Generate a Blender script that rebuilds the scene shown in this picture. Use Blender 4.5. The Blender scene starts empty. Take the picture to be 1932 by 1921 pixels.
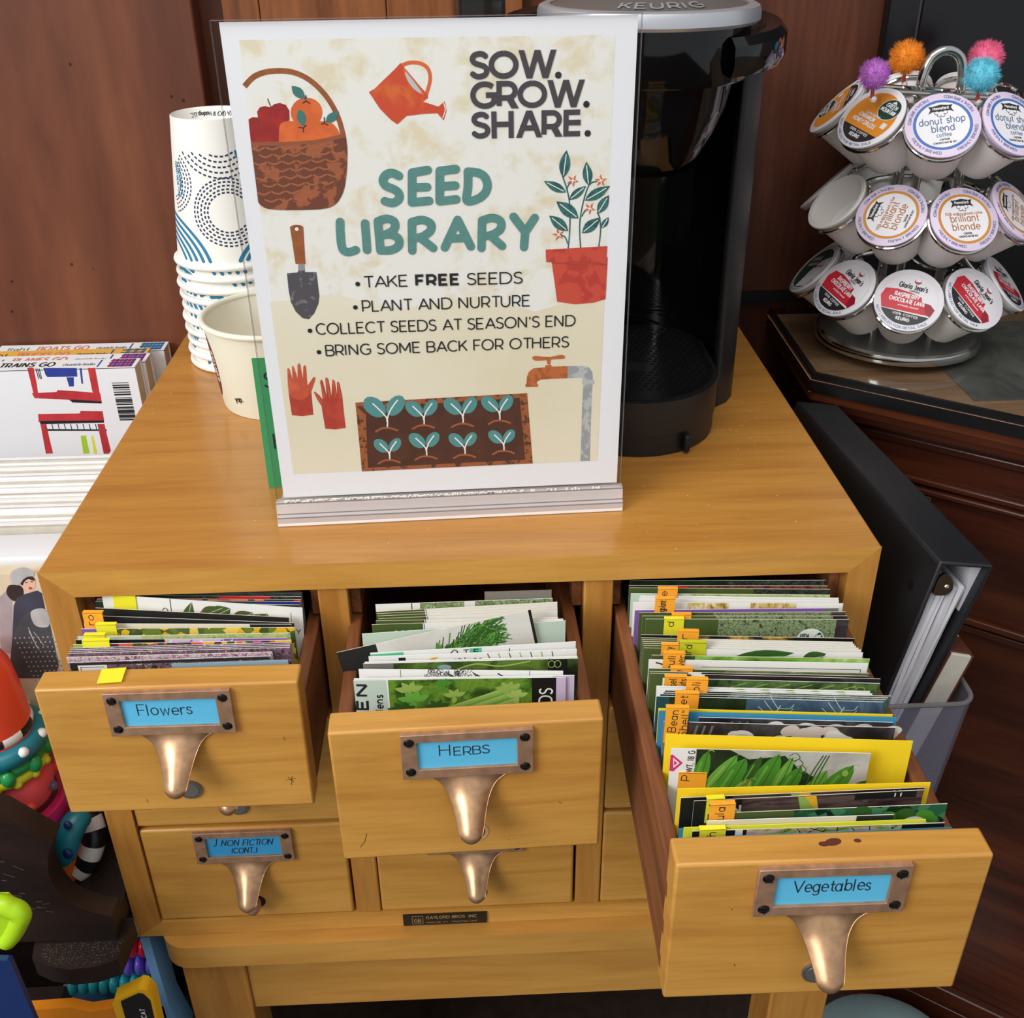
import bpy, math, random
from math import pi, sin, cos, radians
from mathutils import Vector, Matrix
from mathutils.geometry import tessellate_polygon

S = bpy.context.scene
COL = S.collection
FLOOR_Z = -0.75          # heights below are measured from the top of the card catalogue

# ------------------------------------------------------------------ camera, world, lights, exposure
cam_data = bpy.data.cameras.new('camera')
cam = bpy.data.objects.new('camera', cam_data); COL.objects.link(cam)
cam.location = (0.2683, -0.5475, 0.3516)
cam.rotation_euler = (1.0463, 0.0100, -0.0424)
cam_data.sensor_fit = 'HORIZONTAL'; cam_data.sensor_width = 36.0
cam_data.lens = 36.0 * 1998.3 / 1932.0
cam_data.clip_start = 0.02; cam_data.clip_end = 50
S.camera = cam
S.view_settings.view_transform = 'Standard'; S.view_settings.look = 'None'
S.view_settings.gamma = 1.0; S.view_settings.use_curve_mapping = False
S.view_settings.exposure = 0.12
S.cycles.use_denoising = True
S.cycles.max_bounces = 10; S.cycles.transparent_max_bounces = 24

world = bpy.data.worlds.new('room_light'); S.world = world; world.use_nodes = True
wb = world.node_tree.nodes['Background']
wb.inputs[0].default_value = (0.93, 0.96, 1.0, 1); wb.inputs[1].default_value = 0.48

def area(name, loc, aim, sx, sy, watts, color):
    l = bpy.data.lights.new(name, 'AREA'); l.shape = 'RECTANGLE'; l.size = sx; l.size_y = sy
    l.energy = watts; l.color = color
    o = bpy.data.objects.new(name, l); COL.objects.link(o); o.location = loc
    o.rotation_euler = (Vector(aim) - Vector(loc)).to_track_quat('-Z', 'Y').to_euler()
    return o
area('window_daylight', (-1.5, -1.5, 1.25), (0.25, 0.0, -0.1), 1.3, 1.1, 46, (0.97, 0.985, 1.0))
area('ceiling_daylight', (0.1, -0.75, 1.75), (0.25, 0.1, 0.0), 1.8, 1.0, 17, (1.0, 0.97, 0.92))
area('side_window_daylight', (2.3, 1.35, 1.3), (0.7, 0.2, 0.0), 0.7, 1.0, 18, (0.9, 0.95, 1.0))

# ------------------------------------------------------------------ materials
def lin(c):
    return tuple(((x/255)/12.92 if x/255 <= .04045 else ((x/255+.055)/1.055)**2.4) for x in c)
MATS = {}
def _new(name):
    m = bpy.data.materials.new(name); m.use_nodes = True; MATS[name] = m
    nt = m.node_tree
    return m, nt, nt.nodes['Principled BSDF']
def plain(name, rgb, rough=.55, metal=0., spec=.5, vary=0., coat=0.):
    m, nt, b = _new(name)
    c = lin(rgb)
    b.inputs['Base Color'].default_value = (*c, 1); b.inputs['Roughness'].default_value = rough
    b.inputs['Metallic'].default_value = metal; b.inputs['Specular IOR Level'].default_value = spec
    b.inputs['Coat Weight'].default_value = coat; b.inputs['Coat Roughness'].default_value = .08
    if vary:
        tc = nt.nodes.new('ShaderNodeTexCoord'); n = nt.nodes.new('ShaderNodeTexNoise')
        n.inputs['Scale'].default_value = 60; n.inputs['Detail'].default_value = 4
        r = nt.nodes.new('ShaderNodeValToRGB')
        r.color_ramp.elements[0].position = .3; r.color_ramp.elements[1].position = .7
        r.color_ramp.elements[0].color = (*[x*(1-vary) for x in c], 1)
        r.color_ramp.elements[1].color = (*[min(1, x*(1+vary*.6)) for x in c], 1)
        nt.links.new(tc.outputs['Object'], n.inputs['Vector']); nt.links.new(n.outputs[0], r.inputs[0])
        nt.links.new(r.outputs[0], b.inputs['Base Color'])
    return m
def wood(name, cols, scale=(3, 40, 40), rough=.4, bump=.02, fine=.35, nscale=1.0, spec=.5, knots=0, coat=0):
    """grain stretched along the axis that has the smallest scale"""
    m, nt, b = _new(name); L = nt.links.new
    tc = nt.nodes.new('ShaderNodeTexCoord'); mp = nt.nodes.new('ShaderNodeMapping')
    mp.inputs['Scale'].default_value = scale; L(tc.outputs['Object'], mp.inputs['Vector'])
    n1 = nt.nodes.new('ShaderNodeTexNoise'); n1.inputs['Scale'].default_value = nscale
    n1.inputs['Detail'].default_value = 5; n1.inputs['Roughness'].default_value = .6; n1.inputs['Distortion'].default_value = .6
    L(mp.outputs[0], n1.inputs['Vector'])
    r = nt.nodes.new('ShaderNodeValToRGB'); e = r.color_ramp.elements
    k = len(cols)
    for i in range(k - 2): e.new(.5)
    for i, c in enumerate(cols):
        e[i].position = .3 + .4*i/(k-1); e[i].color = (*lin(c), 1)
    L(n1.outputs[0], r.inputs[0])
    n2 = nt.nodes.new('ShaderNodeTexNoise'); n2.inputs['Scale'].default_value = nscale*7
    n2.inputs['Detail'].default_value = 3; L(mp.outputs[0], n2.inputs['Vector'])
    r2 = nt.nodes.new('ShaderNodeValToRGB'); r2.color_ramp.elements[0].position = .25; r2.color_ramp.elements[1].position = .6
    r2.color_ramp.elements[0].color = (1-fine, 1-fine, 1-fine, 1)
    L(n2.outputs[0], r2.inputs[0])
    mx = nt.nodes.new('ShaderNodeMix'); mx.data_type = 'RGBA'; mx.blend_type = 'MULTIPLY'; mx.inputs[0].default_value = 1
    L(r.outputs[0], mx.inputs[6]); L(r2.outputs[0], mx.inputs[7])
    out = mx.outputs[2]
    if knots:       # small dark worm holes and dents of distressed timber
        v = nt.nodes.new('ShaderNodeTexVoronoi'); v.inputs['Scale'].default_value = knots
        L(tc.outputs['Object'], v.inputs['Vector'])
        r3 = nt.nodes.new('ShaderNodeValToRGB'); r3.color_ramp.elements[0].position = .045; r3.color_ramp.elements[1].position = .075
        r3.color_ramp.elements[0].color = (.22, .2, .2, 1)
        L(v.outputs['Distance'], r3.inputs[0])
        m2 = nt.nodes.new('ShaderNodeMix'); m2.data_type = 'RGBA'; m2.blend_type = 'MULTIPLY'; m2.inputs[0].default_value = 1
        L(out, m2.inputs[6]); L(r3.outputs[0], m2.inputs[7]); out = m2.outputs[2]
    L(out, b.inputs['Base Color'])
    b.inputs['Roughness'].default_value = rough; b.inputs['Specular IOR Level'].default_value = spec
    b.inputs['Coat Weight'].default_value = coat; b.inputs['Coat Roughness'].default_value = .12
    bp = nt.nodes.new('ShaderNodeBump'); bp.inputs['Strength'].default_value = bump*5; bp.inputs['Distance'].default_value = .001
    L(n2.outputs[0], bp.inputs['Height']); L(bp.outputs[0], b.inputs['Normal'])
    return m
def printed(name, cols, scale=120, stretch=(1, 1, 1), soft=False, kind='noise', rough=.35, spread=(.3, .7), detail=4, distort=1.0):
    """a colour photograph printed on a packet: patches of the given colours"""
    m, nt, b = _new(name); L = nt.links.new
    tc = nt.nodes.new('ShaderNodeTexCoord'); oi = nt.nodes.new('ShaderNodeObjectInfo')
    ad = nt.nodes.new('ShaderNodeVectorMath'); ad.operation = 'ADD'
    mu = nt.nodes.new('ShaderNodeMath'); mu.operation = 'MULTIPLY'; mu.inputs[1].default_value = 3.7
    L(oi.outputs['Random'], mu.inputs[0]); L(tc.outputs['Object'], ad.inputs[0]); L(mu.outputs[0], ad.inputs[1])
    mp = nt.nodes.new('ShaderNodeMapping'); mp.inputs['Scale'].default_value = stretch; L(ad.outputs[0], mp.inputs['Vector'])
    if kind == 'noise':
        n = nt.nodes.new('ShaderNodeTexNoise'); n.inputs['Scale'].default_value = scale
        n.inputs['Detail'].default_value = detail; n.inputs['Distortion'].default_value = distort; n.inputs['Roughness'].default_value = .6
        o = n.outputs[0]
    else:
        n = nt.nodes.new('ShaderNodeTexVoronoi'); n.inputs['Scale'].default_value = scale
        q = nt.nodes.new('ShaderNodeSeparateColor'); L(n.outputs['Color'], q.inputs[0]); o = q.outputs[0]
    L(mp.outputs[0], n.inputs['Vector'])
    r = nt.nodes.new('ShaderNodeValToRGB'); e = r.color_ramp.elements; k = len(cols)
    for i in range(k-2): e.new(.5)
    for i, c in enumerate(cols):
        e[i].position = spread[0] + (spread[1]-spread[0])*i/(k-1) if kind == 'noise' else i/k
        e[i].color = (*lin(c), 1)
    r.color_ramp.interpolation = 'LINEAR' if soft else 'CONSTANT' if kind != 'noise' else 'LINEAR'
    L(o, r.inputs[0]); L(r.outputs[0], b.inputs['Base Color'])
    b.inputs['Roughness'].default_value = rough
    return m
def clear(name, tint=(250, 250, 250), ior=1.35, haze=0., haze_rgb=(235, 232, 230), rough=.02):
    """clear plastic: lets light and sight through, with a sheen that grows at grazing angles"""
    m, nt, b = _new(name); L = nt.links.new
    nt.nodes.remove(b)
    out = nt.nodes['Material Output']
    t = nt.nodes.new('ShaderNodeBsdfTransparent'); t.inputs[0].default_value = (*lin(tint), 1)
    g = nt.nodes.new('ShaderNodeBsdfGlossy'); g.inputs['Roughness'].default_value = rough
    f = nt.nodes.new('ShaderNodeFresnel'); f.inputs[0].default_value = ior
    body = t.outputs[0]
    if haze:
        d = nt.nodes.new('ShaderNodeBsdfDiffuse'); d.inputs[0].default_value = (*lin(haze_rgb), 1)
        x = nt.nodes.new('ShaderNodeMixShader'); x.inputs[0].default_value = haze
        L(t.outputs[0], x.inputs[1]); L(d.outputs[0], x.inputs[2]); body = x.outputs[0]
    ge = nt.nodes.new('ShaderNodeNewGeometry'); iv = nt.nodes.new('ShaderNodeMath'); iv.operation = 'SUBTRACT'; iv.inputs[0].default_value = 1; L(ge.outputs['Backfacing'], iv.inputs[1])
    fm = nt.nodes.new('ShaderNodeMath'); fm.operation = 'MULTIPLY'; L(f.outputs[0], fm.inputs[0]); L(iv.outputs[0], fm.inputs[1])   # sheen on the outer faces only
    mx = nt.nodes.new('ShaderNodeMixShader'); L(fm.outputs[0], mx.inputs[0]); L(body, mx.inputs[1]); L(g.outputs[0], mx.inputs[2])
    L(mx.outputs[0], out.inputs[0])
    return m

# honey coloured maple of the catalogue, grain along x / z / y
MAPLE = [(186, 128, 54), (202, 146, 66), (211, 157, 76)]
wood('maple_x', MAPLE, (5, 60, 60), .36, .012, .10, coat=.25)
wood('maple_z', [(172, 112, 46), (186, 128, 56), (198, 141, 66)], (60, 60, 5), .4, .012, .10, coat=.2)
wood('maple_top_dimmed', [(176, 116, 48), (190, 131, 57), (199, 141, 65)], (4, 55, 55), .3, .012, .12, coat=.3)  # darker maple for the top board, its dimmer light put into the colour
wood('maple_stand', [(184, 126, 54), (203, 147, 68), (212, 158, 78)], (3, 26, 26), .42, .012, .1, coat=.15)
wood('drawer_side', [(92, 50, 26), (122, 70, 38), (146, 88, 50)], (60, 4, 60), .5, .02, .2)
wood('guide_wood', [(110, 62, 34), (150, 92, 54), (176, 116, 72)], (80, 5, 80), .55, .03, .3)
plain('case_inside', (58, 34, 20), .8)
wood('wall_wood_red', [(80, 41, 25), (110, 60, 37), (128, 76, 46)], (9, 9, 1.6), .5, .02, .2, knots=42, spec=.35)
wood('wall_wood_dark', [(58, 28, 17), (86, 45, 28), (104, 58, 36)], (26, 26, 2.2), .42, .02, .25, spec=.35)
wood('wall_wood_brown', [(96, 52, 26), (132, 76, 40), (150, 92, 52)], (30, 30, 2.2), .45, .02, .25, spec=.35)
wood('desk_wood', [(50, 20, 10), (76, 33, 16), (98, 48, 24)], (3, 3, 30), .35, .015, .25, spec=.4, coat=.15)
wood('desk_top_wood', [(160, 112, 80), (190, 140, 104), (206, 158, 122)], (6, 40, 40), .3, .01, .15)
wood('bin_wood', [(26, 16, 12), (40, 24, 18), (52, 32, 24)], (8, 20, 20), .5, .02, .25)
plain('black_edge', (16, 15, 15), .35)
plain('dust', (128, 112, 98), .9)
plain('floor_brown', (52, 36, 28), .6, vary=.4)
plain('screen_black', (9, 9, 12), .25)
plain('seam_grey', (86, 88, 94), .35)
# metals and plastics
def brushed(name, rgb, rough=.3, met=1):
    m, nt, b = _new(name); L = nt.links.new
    b.inputs['Base Color'].default_value = (*lin(rgb), 1); b.inputs['Metallic'].default_value = met; b.inputs['Roughness'].default_value = rough
    tc = nt.nodes.new('ShaderNodeTexCoord'); n = nt.nodes.new('ShaderNodeTexNoise'); n.inputs['Scale'].default_value = 160; n.inputs['Detail'].default_value = 4
    r = nt.nodes.new('ShaderNodeValToRGB'); r.color_ramp.elements[0].position = .3; r.color_ramp.elements[1].position = .7
    c = lin(rgb); r.color_ramp.elements[0].color = (*[x*.72 for x in c], 1); r.color_ramp.elements[1].color = (*[min(1, x*1.1) for x in c], 1)
    L(tc.outputs['Object'], n.inputs['Vector']); L(n.outputs[0], r.inputs[0]); L(r.outputs[0], b.inputs['Base Color'])
    return m
brushed('bronze', (188, 146, 116), .5, .55)
brushed('bronze_bright', (210, 166, 126), .36, .8)
plain('screw_dark', (38, 32, 28), .35, .8)
plain('screw_slot', (12, 10, 9), .6)
plain('rod_steel', (116, 110, 102), .35, .5)
plain('hole_dark', (34, 22, 14), .9)
plain('worn_wood', (196, 150, 96), .8, vary=.2)
plain('chrome', (212, 210, 206), .09, 1.)
plain('chrome_soft', (168, 166, 160), .3, .8)
plain('silver_plastic', (200, 203, 208), .34, .6); plain('silver_dull', (150, 148, 144), .38, .7)
plain('black_gloss', (8, 8, 9), .07)
plain('black_satin', (20, 20, 21), .42)
plain('black_cavity', (5, 5, 5), .6)
plain('black_tray', (14, 14, 15), .35)
clear('reservoir_smoke', (120, 124, 122), 1.4, .2, (70, 74, 74))
clear('acrylic', (252, 252, 252), 1.18)
clear('acrylic_base', (250, 246, 244), 1.25, .5, (240, 230, 226), .05)
plain('acrylic_edge', (240, 238, 236), .2)
clear('acrylic_rim', (200, 196, 196), 1.4, .35, (170, 166, 166), .05)
clear('bin_clear', (240, 240, 248), 1.3, .18, (190, 190, 206), .1)
clear('glass_sheet', (236, 240, 240), 1.4)
clear('toy_clear', (255, 226, 232), 1.35, .12, (240, 120, 140))
plain('plate_black', (30, 24, 18), .45); plain('plate_gold', (150, 124, 84), .5)
# paper
plain('paper_white', (238, 238, 240), .6); plain('paper_cream', (238, 234, 216), .65); plain('page_edge', (206, 199, 184), .8, vary=.1)
plain('page_edge_dim', (180, 172, 158), .8, vary=.12)
plain('card_blue', (92, 188, 226), .6); plain('card_blue_deep', (52, 150, 200), .6)
plain('ink', (28, 28, 34), .6); plain('ink_soft', (74, 68, 72), .6)

# ------------------------------------------------------------------ geometry helpers
def arc(cx, cy, rx, ry, a0, a1, n=10):
    return [(cx + rx*cos(radians(a0+(a1-a0)*i/n)), cy + ry*sin(radians(a0+(a1-a0)*i/n))) for i in range(n+1)]
def ell(cx, cy, rx, ry, rot=0, n=20):
    c, s = cos(radians(rot)), sin(radians(rot))
    return [(cx + rx*cos(t)*c - ry*sin(t)*s, cy + rx*cos(t)*s + ry*sin(t)*c) for t in [2*pi*i/n for i in range(n)]]
def cr(pts, n=6, closed=False):
    """smooth curve through the points"""
    P = [Vector(p) for p in pts]; k = len(P); out = []
    for i in range(k if closed else k-1):
        if closed: a, b, c, d = P[(i-1) % k], P[i], P[(i+1) % k], P[(i+2) % k]
        else: a, b, c, d = P[max(i-1, 0)], P[i], P[i+1], P[min(i+2, k-1)]
        for j in range(n):
            t = j/n
            out.append(tuple(.5*((2*b) + (c-a)*t + (2*a-5*b+4*c-d)*t*t + (3*b-a-3*c+d)*t**3)))
    if not closed: out.append(tuple(P[-1]))
    return out
def leaf_shape(base, tip, hw, n=7, p=1):
    b, t = Vector(base), Vector(tip); d = t-b; nrm = Vector((-d.y, d.x)).normalized()
    L, Rr = [], []
    for i in range(n+1):
        s = i/n; w = hw*max(0, sin(pi*s**.9))**p
        L.append(tuple(b+d*s+nrm*w)); Rr.append(tuple(b+d*s-nrm*w))
    return L + Rr[-2:0:-1]

# single-stroke alphabet, cap height 1: (advance, strokes)
GL = {}
def _g():
    A = arc
    U = {
    'A': (1.0, [[(0, 0), (.46, 1)], [(.46, 1), (.92, 0)], [(.17, .32), (.75, .32)]]),
    'B': (.86, [[(0, 0), (0, 1)], [(0, 1), (.42, 1)] + A(.42, .76, .26, .24, 90, -90) + [(0, .52)], [(0, .52), (.46, .52)] + A(.46, .26, .27, .26, 90, -90) + [(0, 0)]]),
    'C': (1.0, [A(.5, .5, .5, .5, 48, 312, 20)]),
    'D': (1.03, [[(0, 0), (0, 1), (.38, 1)] + A(.38, .5, .5, .5, 90, -90, 14) + [(0, 0)]]),
    'E': (.8, [[(.62, 1), (0, 1), (0, 0), (.64, 0)], [(0, .52), (.54, .52)]]),
    'F': (.74, [[(.6, 1), (0, 1), (0, 0)], [(0, .48), (.52, .48)]]),
    'G': (1.06, [A(.5, .5, .5, .5, 48, 322, 20) + [(.89, .19), (.89, .5), (.55, .5)]]),
    'H': (.98, [[(0, 0), (0, 1)], [(.76, 0), (.76, 1)], [(0, .52), (.76, .52)]]),
    'I': (.28, [[(0, 0), (0, 1)]]),
    'J': (.6, [[(.36, 1), (.36, .26)] + A(.12, .24, .24, .24, 0, -130)]),
    'K': (.86, [[(0, 0), (0, 1)], [(.68, 1), (0, .34)], [(.26, .58), (.72, 0)]]),
    'L': (.7, [[(0, 1), (0, 0), (.56, 0)]]),
    'M': (1.16, [[(0, 0), (0, 1)], [(0, 1), (.47, .22)], [(.47, .22), (.94, 1)], [(.94, 1), (.94, 0)]]),
    'N': (1.0, [[(0, 0), (0, 1)], [(0, 1), (.76, 0)], [(.76, 0), (.76, 1)]]),
    'O': (1.2, [A(.5, .5, .52, .5, 90, 450, 28)]),
    'P': (.82, [[(0, 0), (0, 1), (.38, 1)] + A(.38, .68, .3, .32, 90, -90) + [(0, .36)]]),
    'Q': (1.2, [A(.5, .5, .52, .5, 90, 450, 28), [(.56, .24), (.96, -.1)]]),
    'R': (.86, [[(0, 0), (0, 1), (.38, 1)] + A(.38, .68, .3, .32, 90, -90) + [(0, .36)], [(.36, .36), (.68, 0)]]),
    'S': (.78, [cr([(.59, .88), (.46, .98), (.3, 1), (.1, .93), (.02, .76), (.12, .6), (.32, .52), (.52, .44), (.62, .27), (.54, .08), (.32, 0), (.14, .03), (0, .14)], 4)]),
    'T': (.8, [[(0, 1), (.74, 1)], [(.37, 1), (.37, 0)]]),
    'U': (.98, [[(0, 1), (0, .38)] + A(.38, .38, .38, .38, 180, 360) + [(.76, 1)]]),
    'V': (.96, [[(0, 1), (.45, 0)], [(.45, 0), (.9, 1)]]),
    'W': (1.46, [[(0, 1), (.34, 0)], [(.34, 0), (.68, 1)], [(.68, 1), (1.02, 0)], [(1.02, 0), (1.36, 1)]]),
    'X': (.86, [[(0, 0), (.74, 1)], [(0, 1), (.74, 0)]]),
    'Y': (.86, [[(0, 1), (.4, .42), (.8, 1)], [(.4, .42), (.4, 0)]]),
    'Z': (.8, [[(0, 1), (.66, 1), (0, 0), (.68, 0)]]),
    '0': (.82, [A(.34, .5, .34, .5, 90, 450, 22)]), '1': (.46, [[(0, .86), (.2, 1), (.2, 0)]]),
    '2': (.76, [A(.3, .7, .28, .3, 160, -40) + [(0, 0), (.62, 0)]]),
    '3': (.76, [A(.28, .74, .26, .26, 150, -90) + A(.28, .25, .3, .25, 90, -150)]),
    '4': (.84, [[(.52, 0), (.52, 1), (0, .3), (.7, .3)]]),
    '5': (.76, [[(.56, 1), (.1, 1), (.06, .56)] + A(.28, .31, .31, .31, 130, -150)]),
    '6': (.78, [[(.5, 1)] + A(.32, .32, .32, .32, 150, 510, 18)]), '7': (.7, [[(0, 1), (.6, 1), (.2, 0)]]),
    '8': (.8, [A(.32, .75, .25, .25, 90, 450, 18), A(.32, .26, .31, .26, 90, 450, 18)]),
    '9': (.78, [A(.32, .68, .32, .32, -30, 330, 18) + [(.2, 0)]]),
    '.': (.32, [[(.06, .0), (.06, .002)]]), ',': (.3, [[(.08, .04), (0, -.16)]]), "'": (.26, [[(.06, 1), (.03, .76)]]),
    '"': (.4, [[(.0, 1), (.0, .78)], [(.18, 1), (.18, .78)]]), '-': (.5, [[(0, .42), (.34, .42)]]), ':': (.3, [[(.05, .02), (.05, .03)], [(.05, .55), (.05, .56)]]),
    '(': (.36, [A(.34, .45, .3, .62, 130, 230)]), ')': (.36, [A(-.06, .45, .3, .62, 50, -50)]), '&': (.9, [cr([(.7, 0), (.15, .72), (.3, 1), (.46, .76), (.02, .3), (.25, 0), (.68, .42)], 5)]),
    '%': (1., [A(.18, .78, .18, .2, 0, 360, 12), A(.7, .22, .18, .2, 0, 360, 12), [(.1, 0), (.78, 1)]]), '/': (.5, [[(0, 0), (.4, 1)]]),
    'a': (.74, [A(.28, .33, .28, .33, 90, 450, 18), [(.57, .68), (.57, 0)]]),
    'b': (.74, [[(0, 1), (0, 0)], A(.29, .33, .29, .33, 90, 450, 18)]),
    'c': (.64, [A(.3, .33, .3, .33, 45, 315, 14)]),
    'd': (.76, [A(.28, .33, .28, .33, 90, 450, 18), [(.58, 1), (.58, 0)]]),
    'e': (.7, [[(.02, .34), (.58, .34)] + A(.3, .33, .29, .33, 0, 310, 16)]),
    'f': (.46, [A(.34, .78, .2, .22, 80, 180) + [(.14, 0)], [(0, .62), (.36, .62)]]),
    'g': (.74, [A(.28, .33, .28, .33, 90, 450, 18), [(.57, .66), (.57, -.1)] + A(.3, -.1, .27, .2, 0, -150)]),
    'h': (.72, [[(0, 1), (0, 0)], A(.27, .4, .27, .26, 180, 0) + [(.54, 0)]]),
    'i': (.24, [[(0, .66), (0, 0)], [(0, .9), (0, .92)]]),
    'j': (.3, [[(.1, .66), (.1, -.1), (-.08, -.24)], [(.1, .9), (.1, .92)]]),
    'k': (.64, [[(0, 1), (0, 0)], [(.46, .64), (0, .26)], [(.18, .4), (.5, 0)]]),
    'l': (.24, [[(0, 1), (0, 0)]]),
    'm': (1.06, [[(0, .66), (0, 0)], A(.22, .44, .22, .22, 180, 0) + [(.44, 0)], A(.66, .44, .22, .22, 180, 0) + [(.88, 0)]]),
    'n': (.72, [[(0, .66), (0, 0)], A(.27, .4, .27, .26, 180, 0) + [(.54, 0)]]),
    'o': (.76, [A(.3, .33, .3, .33, 90, 450, 18)]),
    'p': (.74, [[(0, .66), (0, -.3)], A(.29, .33, .29, .33, 90, 450, 18)]),
    'q': (.74, [A(.28, .33, .28, .33, 90, 450, 18), [(.57, .66), (.57, -.3)]]),
    'r': (.46, [[(0, .66), (0, 0)], A(.26, .38, .26, .28, 180, 70)]),
    's': (.56, [cr([(.4, .56), (.24, .66), (.06, .58), (.06, .42), (.22, .34), (.4, .24), (.4, .08), (.2, 0), (0, .1)], 4)]),
    't': (.44, [[(.14, .9), (.14, .1), (.3, 0)], [(0, .62), (.32, .62)]]),
    'u': (.72, [[(0, .66), (0, .26)] + A(.27, .26, .27, .26, 180, 360) + [(.54, .66)], [(.54, .66), (.54, 0)]]),
    'v': (.62, [[(0, .66), (.24, 0), (.48, .66)]]), 'w': (.9, [[(0, .66), (.18, 0), (.38, .6), (.58, 0), (.76, .66)]]),
    'x': (.6, [[(0, 0), (.46, .66)], [(0, .66), (.46, 0)]]), 'y': (.64, [[(0, .66), (.26, 0)], [(.5, .66), (.14, -.3)]]), 'z': (.58, [[(0, .66), (.44, .66), (0, 0), (.46, 0)]]),
    ' ': (.42, []),
    '\u00a9': (1.1, [A(.5, .5, .5, .5, 0, 360, 20), A(.5, .5, .24, .25, 50, 310, 10)]), '\u00ae': (.7, [A(.3, .5, .3, .3, 0, 360, 16)]),
    }
    GL.update(U)
_g()

class MB:
    """collects faces with materials and links them as ONE mesh object"""
    def __init__(s):
        s.v = []; s.f = []; s.m = []; s.mats = []; s.map = None; s.lk = {}
    def mi(s, mat):
        if mat not in s.mats: s.mats.append(mat)
        return s.mats.index(mat)
    def add(s, vs, fs, mat):
        o = len(s.v); s.v += [tuple(p) for p in vs]; i = s.mi(mat)
        for f in fs: s.f.append(tuple(o+k for k in f)); s.m.append(i)
    def box(s, a, b, mat, mats=None):
        """mats: optional materials for (-x, +x, -y, +y, -z, +z)"""
        (x0, y0, z0), (x1, y1, z1) = a, b
        vs = [(x0, y0, z0), (x1, y0, z0), (x1, y1, z0), (x0, y1, z0), (x0, y0, z1), (x1, y0, z1), (x1, y1, z1), (x0, y1, z1)]
        fs = [(0, 4, 7, 3), (1, 2, 6, 5), (0, 1, 5, 4), (3, 7, 6, 2), (0, 3, 2, 1), (4, 5, 6, 7)]
        if not mats: s.add(vs, fs, mat)
        else:
            o = len(s.v); s.v += vs
            for f, q in zip(fs, mats): s.f.append(tuple(o+k for k in f)); s.m.append(s.mi(q or mat))
    def hexa(s, bot, top, mat):
        """solid between two equal outlines"""
        n = len(bot); vs = list(bot)+list(top)
        fs = [tuple(range(n))[::-1], tuple(range(n, 2*n))] + [(i, (i+1) % n, n+(i+1) % n, n+i) for i in range(n)]
        s.add(vs, fs, mat)
    def prism(s, poly, axis, a, b, mat, cap=None):
        """outline extruded along an axis: for x the outline is (y,z), for y (x,z), for z (x,y)"""
        def P(p, t): return {'x': (t, p[0], p[1]), 'y': (p[0], t, p[1]), 'z': (p[0], p[1], t)}[axis]
        n = len(poly); vs = [P(p, a) for p in poly]+[P(p, b) for p in poly]
        s.add(vs, [(i, (i+1) % n, n+(i+1) % n, n+i) for i in range(n)], mat)
        tri = tessellate_polygon([[Vector((p[0], p[1], 0)) for p in poly]])
        c = cap or mat
        s.add([P(p, a) for p in poly], tri, c); s.add([P(p, b) for p in poly], [t[::-1] for t in tri], c)
    def lathe(s, prof, mat, n=40, c=(0, 0, 0), a0=0, a1=2*pi, M=None):
        full = abs(a1-a0-2*pi) < 1e-6; k = n if full else n+1
        vs = []
        for r, z in prof:
            for i in range(k):
                t = a0+(a1-a0)*i/n; p = Vector((c[0]+r*cos(t), c[1]+r*sin(t), c[2]+z)); vs.append(tuple(M @ p) if M else tuple(p))
        fs = []
        for j in range(len(prof)-1):
            for i in range(n):
                i2 = (i+1) % k; fs.append((j*k+i, j*k+i2, (j+1)*k+i2, (j+1)*k+i))
        s.add(vs, fs, mat)
    def tube(s, pts, r, mat, n=8, closed=False, caps=True):
        P = [Vector(p) for p in pts]; k = len(P)
        rr = r if isinstance(r, (list, tuple)) else [r]*k
        vs = []; up = None
        for i in range(k):
            d = (P[(i+1) % k]-P[i-1]) if closed else (P[min(i+1, k-1)]-P[max(i-1, 0)])
            d.normalize()
            if up is None: up = Vector((0, 0, 1)) if abs(d.z) < .9 else Vector((1, 0, 0))
            x = d.cross(up).normalized(); up = x.cross(d).normalized()
            for j in range(n):
                a = 2*pi*j/n; vs.append(tuple(P[i]+(x*cos(a)+up*sin(a))*rr[i]))
        fs = []
        for i in range(k if closed else k-1):
            i2 = (i+1) % k
            for j in range(n): fs.append((i*n+j, i*n+(j+1) % n, i2*n+(j+1) % n, i2*n+j))
        if caps and not closed: fs += [tuple(range(n)), tuple(range((k-1)*n, k*n))[::-1]]
        s.add(vs, fs, mat)
    def torus(s, c, Rr, r, mat, M=None, n=32, k=8, a0=0, a1=360):
        full = a1-a0 == 360
        pts = [Vector((Rr*cos(radians(a0+(a1-a0)*i/n)), Rr*sin(radians(a0+(a1-a0)*i/n)), 0)) for i in range(n if full else n+1)]
        s.tube([(M @ p if M else p)+Vector(c) for p in pts], r, mat, k, closed=full)
    def ball(s, c, r, mat, n=16, M=None):
        rz = r if isinstance(r, (tuple, list)) else (r, r, r)
        vs = []; h = n//2
        for j in range(h+1):
            for i in range(n):
                t = pi*j/h; a = 2*pi*i/n; p = Vector((rz[0]*sin(t)*cos(a), rz[1]*sin(t)*sin(a), rz[2]*cos(t)))
                vs.append(tuple((M @ p if M else p)+Vector(c)))
        s.add(vs, [(j*n+i, (j+1)*n+i, (j+1)*n+(i+1) % n, j*n+(i+1) % n) for j in range(h) for i in range(n)], mat)
    # --- prints on a surface; s.map(u, v, layer) gives the point
    def lift(s, layer):
        # overlapping ink of one layer is stacked by microns so that no two faces coincide
        if layer != int(layer): return layer
        k = s.lk[layer] = s.lk.get(layer, -1)+1
        return layer + .023*(k % 40)
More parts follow.
